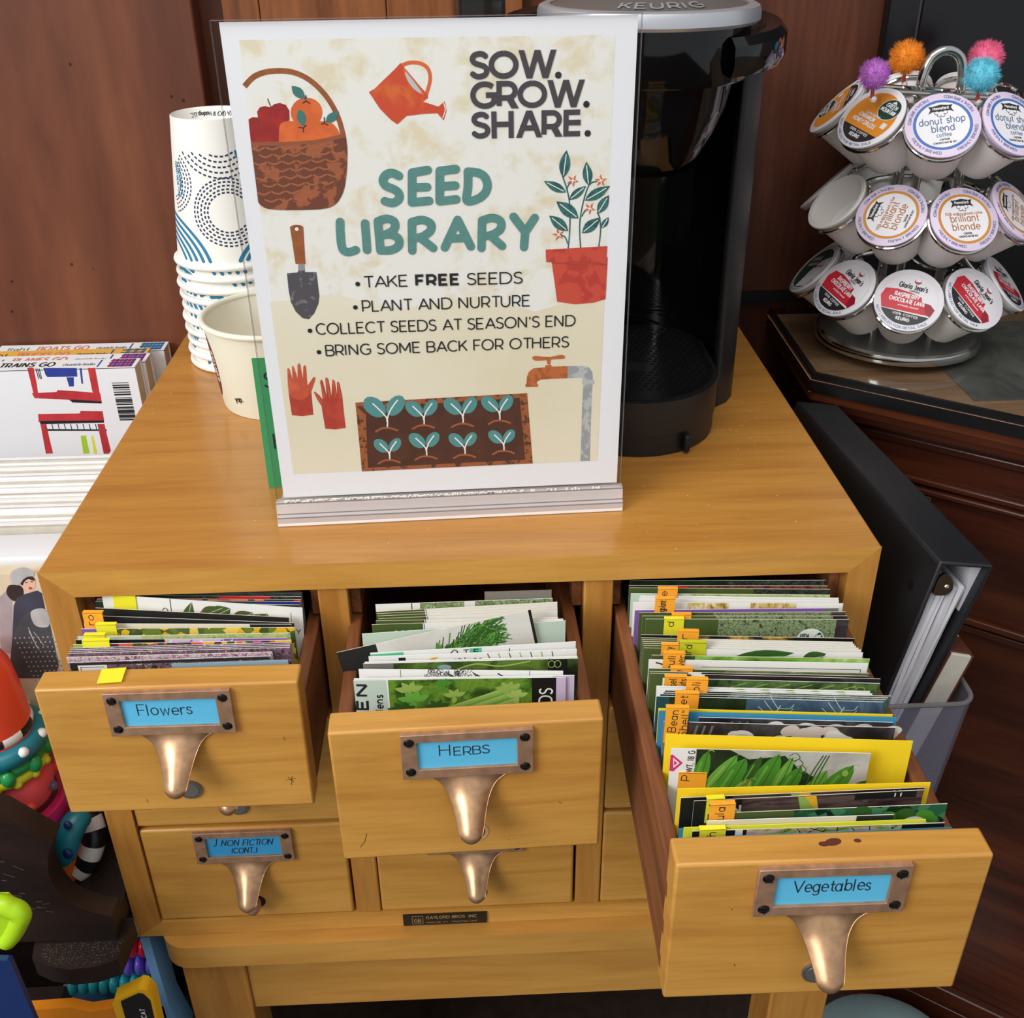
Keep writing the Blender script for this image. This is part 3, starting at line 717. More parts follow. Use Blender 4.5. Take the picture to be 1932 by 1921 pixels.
po.poly([(33.2,247.9),(33.2,245.8),(33.6,244.1),(34.6,242.8),(36.0,242.0),(37.8,241.4),(39.8,241.0),(39.5,242.9),(39.1,244.6),(38.4,246.1),(37.1,247.1),(35.4,247.7)], 'p_leafv', 6); po.poly([(36.1,236.2),(34.8,234.4),(34.2,232.8),(34.2,231.3),(34.8,229.9),(35.9,228.5),(37.2,227.3),(38.2,229.0),(38.9,230.7),(39.1,232.2),(38.7,233.7),(37.7,235.0)], 'p_leafv', 6); po.poly([(49.1,229.1),(51.2,229.0),(52.9,229.3),(54.3,230.1),(55.3,231.4),(56.1,232.9),(56.8,234.7),(54.9,234.5),(53.1,234.2),(51.6,233.6),(50.4,232.6),(49.6,231.0)], 'p_leafv', 6)
for q in [[(37.9,239.2),(40.0,240.3),(41.9,238.9)],[(40.2,243.2),(39.7,241.0)],[(34.4,227.1),(37.0,226.6),(38.8,228.2)],[(37.0,226.6),(36.9,224.4)],[(46.7,228.4),(48.5,228.7),(50.3,227.8)],[(48.6,231.9),(48.5,228.8)]]: po.stroke(q, .55, 'p_line', 7)
po.poly([(8.3,220.2),(12.9,220.0),(19.3,219.8),(25.8,219.7),(31.9,219.8),(37.9,220.0),(43.7,220.5),(49.6,221.4),(55.2,222.5),(59.1,223.3),(59.5,216.1),(59.3,213.3),(58.9,209.2),(58.4,205.2),(57.8,201.6),(57.0,198.0),(56.2,194.8),(55.1,192.1),(53.8,189.7),(52.4,187.7),(51.0,186.2),(49.6,185.1),(47.9,184.3),(46.1,183.7),(44.0,183.4),(41.2,183.1),(37.1,183.0),(32.2,183.0),(27.4,183.1),(23.0,183.2),(18.7,183.4),(15.3,183.8),(12.9,184.2),(11.4,184.8),(10.2,185.5),(9.2,186.3),(8.5,187.3),(8.1,188.0)], 'p_basket', 6)
po.stroke([(8.4,219.3),(12.8,219.1),(19.3,218.8),(25.7,218.7),(31.8,218.8),(37.8,219.1),(43.6,219.5),(49.5,220.4),(55.1,221.5),(59.0,222.3)], 1.9, 'p_rim', 7)
for q in [[(8.6,216.9),(9.4,216.5),(10.5,216.0),(11.7,215.7),(13.0,216.0),(14.2,216.6),(15.1,217.0)],[(16.3,217.0),(17.1,216.6),(18.3,216.1),(19.4,215.9),(20.7,216.2),(22.0,216.7),(22.9,217.2)],[(24.1,217.2),(24.9,216.8),(26.0,216.3),(27.2,216.0),(28.4,216.3),(29.7,216.9),(30.6,217.3)],[(31.8,217.4),(32.6,217.0),(33.8,216.5),(34.9,216.2),(36.2,216.5),(37.5,217.1),(38.4,217.5)],[(39.5,217.5),(40.4,217.1),(41.5,216.6),(42.7,216.4),(43.9,216.7),(45.2,217.2),(46.1,217.7)],[(47.3,217.7),(48.1,217.3),(49.3,216.8),(50.5,216.5),(51.7,216.8),(53.0,217.4),(53.9,217.8)],[(12.2,213.1),(13.0,212.7),(14.1,212.2),(15.3,211.9),(16.5,212.2),(17.8,212.8),(18.7,213.2)],[(19.9,213.2),(20.7,212.8),(21.9,212.3),(23.0,212.1),(24.3,212.4),(25.6,212.9),(26.5,213.4)],[(27.7,213.4),(28.5,213.0),(29.6,212.5),(30.8,212.2),(32.1,212.5),(33.3,213.1),(34.2,213.5)],[(35.4,213.6),(36.3,213.2),(37.4,212.7),(38.6,212.4),(39.8,212.7),(41.1,213.3),(42.0,213.7)],[(43.2,213.7),(44.0,213.3),(45.2,212.8),(46.4,212.6),(47.6,212.9),(48.9,213.4),(49.8,213.8)],[(51.0,213.9),(51.8,213.5),(53.0,213.0),(54.2,212.7),(55.4,213.0),(56.7,213.6),(57.6,214.0)],[(8.6,209.1),(9.4,208.7),(10.5,208.2),(11.7,207.9),(12.9,208.2),(14.2,208.8),(15.1,209.2)],[(16.3,209.3),(17.1,208.9),(18.3,208.3),(19.5,208.1),(20.7,208.4),(22.0,208.9),(22.9,209.4)],[(24.1,209.4),(24.9,209.0),(26.1,208.5),(27.3,208.2),(28.5,208.5),(29.8,209.1),(30.7,209.5)],[(31.9,209.6),(32.7,209.2),(33.9,208.7),(35.1,208.4),(36.3,208.7),(37.6,209.3),(38.5,209.7)],[(39.7,209.8),(40.5,209.4),(41.7,208.8),(42.9,208.6),(44.1,208.9),(45.4,209.4),(46.3,209.9)],[(47.5,209.9),(48.4,209.5),(49.5,209.0),(50.7,208.7),(52.0,209.0),(53.3,209.6),(54.2,210.0)],[(12.1,205.2),(12.9,204.8),(14.1,204.3),(15.3,204.1),(16.5,204.3),(17.8,204.9),(18.8,205.4)],[(20.0,205.4),(20.8,205.0),(21.9,204.5),(23.1,204.2),(24.4,204.5),(25.7,205.1),(26.6,205.5)],[(27.8,205.6),(28.6,205.2),(29.7,204.6),(30.9,204.4),(32.2,204.7),(33.5,205.2),(34.4,205.7)],[(35.6,205.7),(36.4,205.3),(37.6,204.8),(38.8,204.5),(40.0,204.8),(41.3,205.4),(42.2,205.8)],[(43.4,205.9),(44.2,205.5),(45.4,205.0),(46.6,204.7),(47.9,205.0),(49.2,205.6),(50.1,206.0)],[(8.5,201.2),(9.3,200.8),(10.5,200.3),(11.7,200.0),(12.9,200.3),(14.2,200.9),(15.1,201.3)],[(16.4,201.4),(17.2,201.0),(18.3,200.4),(19.5,200.2),(20.8,200.5),(22.1,201.0),(23.0,201.5)],[(24.2,201.5),(25.0,201.1),(26.2,200.6),(27.4,200.3),(28.6,200.6),(29.9,201.2),(30.8,201.6)],[(32.0,201.7),(32.9,201.3),(34.0,200.7),(35.2,200.5),(36.5,200.8),(37.8,201.4),(38.7,201.8)],[(39.9,201.9),(40.7,201.4),(41.9,200.9),(43.1,200.6),(44.4,200.9),(45.7,201.5),(46.6,202.0)],[(47.8,202.0),(48.6,201.6),(49.8,201.1),(51.0,200.8),(52.2,201.1),(53.5,201.7),(54.4,202.1)],[(12.1,197.3),(12.9,196.9),(14.1,196.4),(15.3,196.1),(16.6,196.4),(17.9,197.0),(18.8,197.4)],[(20.0,197.5),(20.8,197.1),(22.0,196.5),(23.2,196.2),(24.4,196.5),(25.7,197.1),(26.7,197.6)],[(27.9,197.6),(28.7,197.2),(29.9,196.7),(31.1,196.4),(32.3,196.7),(33.6,197.3),(34.5,197.7)],[(35.8,197.8),(36.6,197.4),(37.7,196.8),(38.9,196.6),(40.2,196.9),(41.5,197.4),(42.4,197.9)],[(43.6,197.9),(44.5,197.5),(45.6,197.0),(46.9,196.7),(48.1,197.0),(49.4,197.6),(50.3,198.0)],[(8.5,193.2),(9.3,192.8),(10.5,192.3),(11.6,192.0),(12.9,192.3),(14.2,192.9),(15.2,193.3)],[(16.4,193.4),(17.2,193.0),(18.3,192.4),(19.6,192.1),(20.8,192.4),(22.1,193.0),(23.1,193.5)],[(24.3,193.5),(25.1,193.1),(26.3,192.6),(27.5,192.3),(28.7,192.6),(30.0,193.2),(31.0,193.6)],[(32.2,193.7),(33.0,193.3),(34.2,192.7),(35.4,192.5),(36.7,192.8),(38.0,193.3),(38.9,193.8)],[(12.1,189.2),(12.9,188.8),(14.1,188.3),(15.3,188.0),(16.6,188.3),(17.9,188.9),(18.8,189.3)],[(20.0,189.4),(20.9,189.0),(22.0,188.4),(23.2,188.2),(24.5,188.5),(25.8,189.1),(26.7,189.5)],[(28.0,189.6),(28.8,189.1),(30.0,188.6),(31.2,188.3),(32.5,188.6),(33.8,189.2),(34.7,189.7)]]: po.stroke(q, .95, 'p_weave', 7, 'round')
# watering can
po.stroke(cr([(91.3,256.7),(95.9,258.1),(100.9,257.7),(104.6,255.6),(106.1,251.9),(105.6,247.5),(103.6,242.2)], 4), 1.9, 'p_can_rim', 3)
po.poly([(73.3,244.0),(76.3,245.5),(88.2,255.4),(90.9,258.0),(104.4,241.7),(104.4,240.4),(101.7,238.6),(109.8,235.9),(113.3,238.5),(114.0,233.4),(112.3,228.8),(109.1,232.5),(102.2,232.4),(92.5,231.5),(87.3,227.3),(84.1,229.6),(78.6,235.4)], 'p_can', 4)
po.poly([(92.4,255.6),(93.5,254.8),(95.2,252.7),(97.1,250.3),(99.3,247.4),(101.6,244.1),(102.7,242.0),(101.7,241.9),(99.4,243.1),(97.3,244.5),(95.7,246.1),(94.4,247.9),(93.4,249.9),(92.6,252.2),(92.2,254.5)], 'p_can_rim', 5); po.poly([(93.1,253.8),(94.0,253.0),(95.5,251.2),(97.0,249.3),(98.7,246.9),(100.5,244.4),(101.4,242.8),(100.7,242.8),(99.1,243.6),(97.6,244.8),(96.3,246.1),(95.1,247.7),(94.2,249.3),(93.5,251.1),(93.0,253.0)], 'p_grey', 6)
po.stroke(cr([(112.7,237.8),(113.4,234.0),(111.8,229.9)], 3), .5, 'p_white', 6)
# words
def words(t, a, c, h, w, mat, layer=8, **k):
    d = Vector(c)-Vector(a)
    po.text(t, a[0], a[1], h, w, mat, layer, width=d.length, rot=math.degrees(math.atan2(d.y, d.x)), **k)
words('SOW.', *[(126.8,249.1),(177.2,249.0)], 14.0, 2.8, 'p_charcoal', track=-.14, fat=True); words('GROW.', *[(126.8,234.2),(192.7,233.9)], 14.0, 2.8, 'p_charcoal', track=-.14, fat=True); words('SHARE.', *[(126.9,218.8),(193.7,218.8)], 14.0, 2.8, 'p_charcoal', track=-.08, fat=True)
for q in [[(86.3,200.2),(85.7,200.6),(84.9,201.0),(83.9,201.5),(82.9,201.8),(82.0,201.8),(81.1,201.7),(80.2,201.4),(79.4,201.0),(78.7,200.4),(78.1,199.6),(77.6,198.7),(77.4,197.9),(77.5,197.1),(77.8,196.4),(78.3,195.6),(78.9,195.0),(79.8,194.4),(80.8,194.0),(81.9,193.6),(82.9,193.1),(83.8,192.6),(84.6,192.0),(85.2,191.4),(85.7,190.7),(85.9,189.9),(86.0,189.1),(85.8,188.2),(85.5,187.5),(84.9,186.9),(84.0,186.3),(83.1,185.8),(82.1,185.6),(80.9,185.6),(79.7,185.9),(78.5,186.3),(77.7,186.6)],[(93.7,201.2),(92.8,185.8)],[(93.8,201.7),(102.3,202.9)],[(93.3,193.7),(101.5,193.7)],[(92.7,185.5),(102.3,186.1)],[(109.0,201.9),(108.2,185.7)],[(109.0,202.2),(117.8,203.0)],[(108.6,193.8),(117.2,194.1)],[(108.2,185.7),(117.5,186.5)],[(124.5,201.4),(124.5,200.0),(124.5,197.9),(124.4,195.5),(124.3,193.4),(124.0,191.3),(123.5,189.1),(123.2,187.1),(123.4,185.8),(124.2,185.2),(125.4,185.2),(126.9,185.5),(128.2,185.9),(129.5,186.4),(130.8,187.0),(132.0,187.8),(133.0,188.7),(133.9,189.7),(134.5,190.9),(135.0,192.1),(135.2,193.3),(135.2,194.5),(134.9,195.8),(134.5,197.0),(133.9,198.0),(133.2,198.9),(132.3,199.6),(131.2,200.2),(130.1,200.7),(128.7,201.0),(127.1,201.2),(125.6,201.3),(124.5,201.4)],[(51.9,175.8),(51.8,174.5),(51.6,172.6),(51.5,170.4),(51.5,168.4),(51.4,166.3),(51.4,164.0),(51.6,162.0),(51.9,160.4),(52.5,159.4),(53.2,158.9),(54.1,158.6),(55.0,158.5),(56.1,158.6),(57.4,158.9),(58.5,159.3),(59.3,159.6)],[(65.8,174.5),(65.7,159.4)],[(73.0,175.5),(73.2,159.1)],[(73.0,175.5),(73.9,175.8),(75.3,176.3),(76.8,176.7),(78.2,176.8),(79.4,176.6),(80.5,176.2),(81.5,175.6),(82.2,174.9),(82.5,174.0),(82.6,173.0),(82.3,171.9),(81.9,171.0),(81.2,170.2),(80.3,169.5),(79.2,168.9),(78.1,168.4),(76.9,168.0),(75.6,167.7),(74.4,167.5),(73.6,167.3)],[(74.2,167.6),(75.2,167.7),(76.8,167.8),(78.4,167.9),(79.9,167.7),(81.1,167.3),(82.3,166.7),(83.3,166.0),(83.9,165.2),(84.3,164.2),(84.3,163.2),(84.1,162.1),(83.7,161.2),(82.9,160.5),(81.8,159.8),(80.6,159.3),(79.3,158.9),(77.7,158.7),(75.9,158.7),(74.3,158.8),(73.2,158.8)],[(92.0,174.3),(91.3,158.2)],[(92.1,174.6),(93.1,174.8),(94.6,175.2),(96.3,175.5),(97.8,175.6),(99.2,175.3),(100.5,174.8),(101.7,174.1),(102.5,173.3),(102.9,172.5),(103.0,171.4),(102.7,170.4),(102.3,169.4),(101.5,168.5),(100.4,167.7),(99.2,166.9),(97.9,166.2),(96.4,165.8),(94.7,165.5),(93.2,165.3),(92.1,165.2)],[(96.0,165.7),(103.3,159.3)],[(117.9,175.0),(110.0,159.4)],[(117.9,175.0),(124.9,159.5)],[(113.2,164.5),(122.0,164.5)],[(131.7,173.6),(131.0,158.4)],[(131.7,174.2),(132.8,174.5),(134.3,175.0),(136.0,175.4),(137.5,175.5),(138.8,175.3),(140.1,174.9),(141.2,174.3),(142.0,173.6),(142.5,172.7),(142.7,171.6),(142.6,170.4),(142.2,169.4),(141.5,168.4),(140.4,167.6),(139.2,166.8),(137.9,166.2),(136.4,165.7),(134.7,165.4),(133.2,165.3),(132.1,165.1)],[(136.1,165.6),(142.9,159.2)],[(149.6,175.8),(156.2,166.8)],[(161.7,174.8),(156.2,166.8)],[(156.2,166.8),(155.5,158.2)]]: po.fat(q, 4.75, 'p_teal', 8, 'round')
for a, t, w in ([(62.3,136.9),(88.5,137.0)], 'TAKE', .78), ([(91.9,136.8),(118.2,136.8)], 'FREE', 1.55), ([(122.0,136.7),(155.4,136.5)], 'SEEDS', .78), ([(60.1,122.5),(159.7,122.4)], 'PLANT AND NURTURE', .78), ([(31.9,109.4),(186.9,109.0)], "COLLECT SEEDS AT SEASON'S END", .78), ([(36.2,95.7),(183.3,95.6)], 'BRING SOME BACK FOR OTHERS', .78):
    words(t, a[0], a[1], 7.3, w, 'p_black', 9, track=-.05)
for q in [(58.8,139.6),(56.3,125.6),(28.5,112.2),(32.4,98.6)]: po.poly(ell(q[0], q[1], 1.35, 1.35), 'p_black', 9)
# trowel
po.poly([(23.8,173.8),(25.7,174.7),(27.6,174.9),(29.9,174.5),(31.2,173.6),(30.2,152.4),(24.6,152.6)], 'p_handle', 4); po.poly([(28.5,172.4),(28.4,172.1),(28.2,171.8),(28.0,171.6),(27.7,171.5),(27.4,171.4),(27.1,171.5),(26.8,171.6),(26.6,171.9),(26.5,172.1),(26.5,172.5),(26.6,172.8),(26.7,173.0),(27.0,173.3),(27.3,173.4),(27.6,173.4),(27.9,173.4),(28.2,173.2),(28.4,173.0),(28.5,172.7)], 'p_white', 5)
po.poly([(26.0,152.6),(29.6,152.4),(29.4,147.6),(25.7,147.5)], 'p_neck', 4)
po.poly([(19.1,147.3),(25.3,147.6),(25.7,148.6),(29.2,148.6),(29.6,147.6),(35.9,147.4),(36.0,139.8),(36.1,133.1),(35.1,128.4),(32.1,122.7),(28.6,119.2),(25.0,120.1),(21.5,124.2),(19.3,130.3),(18.9,137.9)], 'p_steel', 4)
# flowering pot plant
for q in [[(181.2,155.9),(181.3,157.9),(181.6,160.7),(181.8,164.0),(181.9,167.1),(182.0,170.0),(182.0,173.1),(182.0,176.1),(181.8,178.9),(181.6,181.4),(181.4,183.7),(181.0,185.9),(180.5,188.2),(179.8,190.7),(178.9,193.4),(178.0,195.7),(177.4,197.4)],[(188.4,156.8),(188.2,159.3),(187.9,162.7),(187.7,166.5),(187.6,170.1),(187.8,173.3),(188.2,176.5),(188.7,179.6),(189.3,182.5),(190.0,185.4),(190.8,188.1),(191.6,190.6),(192.6,192.4),(193.7,193.4),(194.9,193.9),(196.0,194.0),(196.8,194.2)],[(199.1,156.9),(199.2,158.7),(199.5,161.3),(199.7,164.1),(199.8,166.5),(199.7,168.5),(199.5,170.5),(199.3,172.2),(199.0,173.6),(198.6,174.8),(198.2,175.7),(197.8,176.3),(197.5,176.8)],[(180.9,159.1),(180.7,159.9),(180.3,161.1),(179.8,162.3),(179.3,163.2),(178.6,163.7),(177.8,164.1),(177.0,164.3),(176.5,164.5)],[(179.7,189.7),(179.9,190.3),(180.1,191.1),(180.5,192.0),(180.9,192.7),(181.4,193.3),(182.1,193.8),(182.7,194.3),(183.2,194.6)],[(188.6,174.7),(189.0,175.3),(189.4,176.2),(190.0,177.1),(190.6,177.8),(191.2,178.3),(191.9,178.7),(192.6,179.1),(193.0,179.3)]]: po.stroke(q, .75, 'p_leaf', 4)
for q in [([(177.7,196.5),(179.8,198.7),(181.1,201.1),(181.6,203.6),(181.4,206.2),(180.5,208.9),(179.4,211.6),(177.7,209.3),(176.3,207.0),(175.5,204.5),(175.4,202.0),(176.2,199.3)],[(177.9,198.0),(179.2,209.3)]),([(179.6,188.6),(178.1,191.0),(176.4,192.9),(174.3,194.1),(172.0,194.8),(169.5,195.1),(166.8,195.2),(168.4,193.0),(170.1,191.1),(172.0,189.6),(174.2,188.7),(176.8,188.3)],[(178.3,189.2),(168.7,194.2)]),([(181.4,184.3),(183.8,184.5),(185.9,185.1),(187.6,186.3),(188.9,187.8),(189.9,189.8),(190.8,191.8),(188.5,191.4),(186.4,190.8),(184.6,189.9),(183.1,188.5),(182.0,186.6)],[(182.3,185.1),(189.4,190.7)]),([(186.9,173.7),(186.0,177.0),(184.6,179.6),(182.6,181.5),(180.0,182.7),(177.1,183.3),(174.0,183.7),(175.1,180.8),(176.5,178.1),(178.3,176.0),(180.6,174.5),(183.5,173.8)],[(185.6,174.7),(175.9,182.3)]),([(181.0,166.6),(180.3,169.6),(179.1,171.9),(177.5,173.6),(175.3,174.7),(172.8,175.4),(170.0,175.8),(170.9,173.2),(172.0,170.8),(173.5,168.9),(175.5,167.5),(178.0,166.8)],[(179.9,167.5),(171.7,174.4)]),([(192.2,191.9),(193.5,194.2),(194.2,196.5),(194.1,198.7),(193.3,200.9),(192.0,203.0),(190.5,205.1),(189.5,202.8),(188.8,200.5),(188.6,198.3),(189.0,196.1),(190.3,194.0)],[(192.0,193.2),(190.7,203.1)]),([(190.2,183.6),(193.5,183.4),(196.4,183.8),(198.9,185.0),(201.0,186.7),(202.8,189.0),(204.4,191.4),(201.3,191.3),(198.4,190.9),(195.7,190.0),(193.5,188.6),(191.6,186.4)],[(191.6,184.4),(202.3,190.3)]),([(197.7,176.0),(200.2,176.9),(202.1,178.1),(203.3,179.7),(203.9,181.7),(204.0,183.9),(203.9,186.3),(201.7,185.3),(199.8,184.2),(198.4,182.7),(197.5,180.9),(197.3,178.7)],[(198.3,177.1),(203.0,184.8)]),([(189.0,165.1),(192.0,165.1),(194.5,165.7),(196.4,167.0),(197.8,168.9),(198.8,171.2),(199.6,173.8),(196.9,173.5),(194.4,172.9),(192.2,171.9),(190.6,170.3),(189.6,168.0)],[(190.1,166.0),(198.0,172.5)]),([(200.3,167.6),(201.8,168.1),(203.0,168.8),(203.8,169.8),(204.2,171.0),(204.3,172.4),(204.2,173.9),(202.9,173.3),(201.7,172.6),(200.8,171.7),(200.2,170.6),(200.1,169.2)],[(200.7,168.2),(203.6,172.9)])]:
    po.poly(q[0], 'p_leaf', 5); po.stroke(q[1], .5, 'p_white', 6)
for q in [([(186.8,194.2),(184.1,194.0),(183.7,191.3),(182.6,193.8),(179.8,193.4),(181.8,195.2),(180.5,197.6),(182.9,196.2),(184.9,198.1),(184.3,195.5)],[(184.8,194.6),(182.9,193.3),(181.5,195.3),(183.4,196.6)]),([(202.4,195.6),(200.2,194.1),(201.3,191.5),(199.0,193.2),(196.9,191.5),(197.7,194.1),(195.3,195.6),(198.1,195.5),(198.7,198.1),(199.6,195.5)],[(200.5,195.0),(199.5,192.9),(197.3,194.0),(198.3,196.1)]),([(196.7,178.1),(193.9,178.1),(193.3,175.4),(192.3,178.1),(189.5,177.9),(191.7,179.5),(190.6,182.1),(192.9,180.5),(195.0,182.2),(194.3,179.6)],[(194.7,178.6),(192.6,177.5),(191.4,179.6),(193.5,180.8)]),([(178.4,162.2),(175.8,163.4),(174.0,161.2),(174.3,164.1),(171.6,165.1),(174.4,165.6),(174.5,168.5),(175.9,166.0),(178.7,166.7),(176.8,164.6)],[(176.8,163.6),(174.3,163.4),(174.1,165.9),(176.6,166.0)])]:
    po.poly(q[0], 'p_flower', 6); po.stroke([q[1][0], q[1][2]], .6, 'p_white', 7); po.stroke([q[1][1], q[1][3]], .6, 'p_white', 7)
po.poly([(171.6,149.6),(204.5,150.6),(204.1,125.3),(197.2,123.3),(186.0,122.7),(175.2,124.7)], 'p_pot', 5); po.poly([(168.1,156.2),(204.0,157.2),(203.7,146.9),(168.5,149.0)], 'p_pot', 6)
po.stroke([(171.6,148.3),(204.0,146.2)], .7, 'p_cuff', 7)
# gloves
po.poly([(12.5,88.5),(13.2,89.2),(13.9,88.2),(14.9,80.8),(15.3,89.6),(16.0,90.5),(16.7,89.3),(17.9,81.6),(18.8,90.7),(19.8,92.1),(20.6,90.7),(21.0,81.3),(22.2,89.7),(23.1,90.7),(23.8,89.4),(23.3,77.2),(27.5,82.6),(28.7,82.5),(28.1,80.0),(25.2,73.1),(24.8,57.7),(18.2,57.0),(11.8,57.9),(11.5,68.6),(11.6,77.9)], 'p_glove', 4)
po.poly([(11.9,71.8),(12.4,71.1),(13.1,70.1),(14.0,69.2),(15.2,68.5),(16.7,67.9),(18.1,67.7),(19.7,68.1),(21.3,69.0),(22.7,70.0),(23.7,71.1),(24.5,72.3),(25.0,73.2),(24.8,57.7),(18.2,57.0),(11.8,57.9)], 'p_cuff', 5)
po.poly([(26.6,72.8),(27.5,73.0),(29.6,70.6),(31.6,67.5),(31.3,79.9),(32.1,80.8),(32.8,79.6),(34.2,69.3),(34.4,81.4),(35.2,82.2),(36.3,80.8),(37.1,69.3),(38.5,80.0),(39.1,80.5),(40.0,79.3),(40.5,69.9),(41.2,78.5),(41.9,79.1),(42.7,77.7),(43.6,69.0),(43.6,58.5),(43.8,47.7),(37.6,47.0),(31.2,47.7),(30.7,56.2),(30.4,63.4),(28.3,67.6)], 'p_cuff', 4)
for q in [[(31.5,78.9),(33.0,68.6)],[(35.0,81.1),(35.9,68.9)],[(38.9,79.4),(39.6,68.7)],[(41.7,77.8),(42.5,68.1)],[(27.2,72.2),(31.0,65.3)]]: po.stroke(q, 1.0, 'p_glove', 5, 'round')
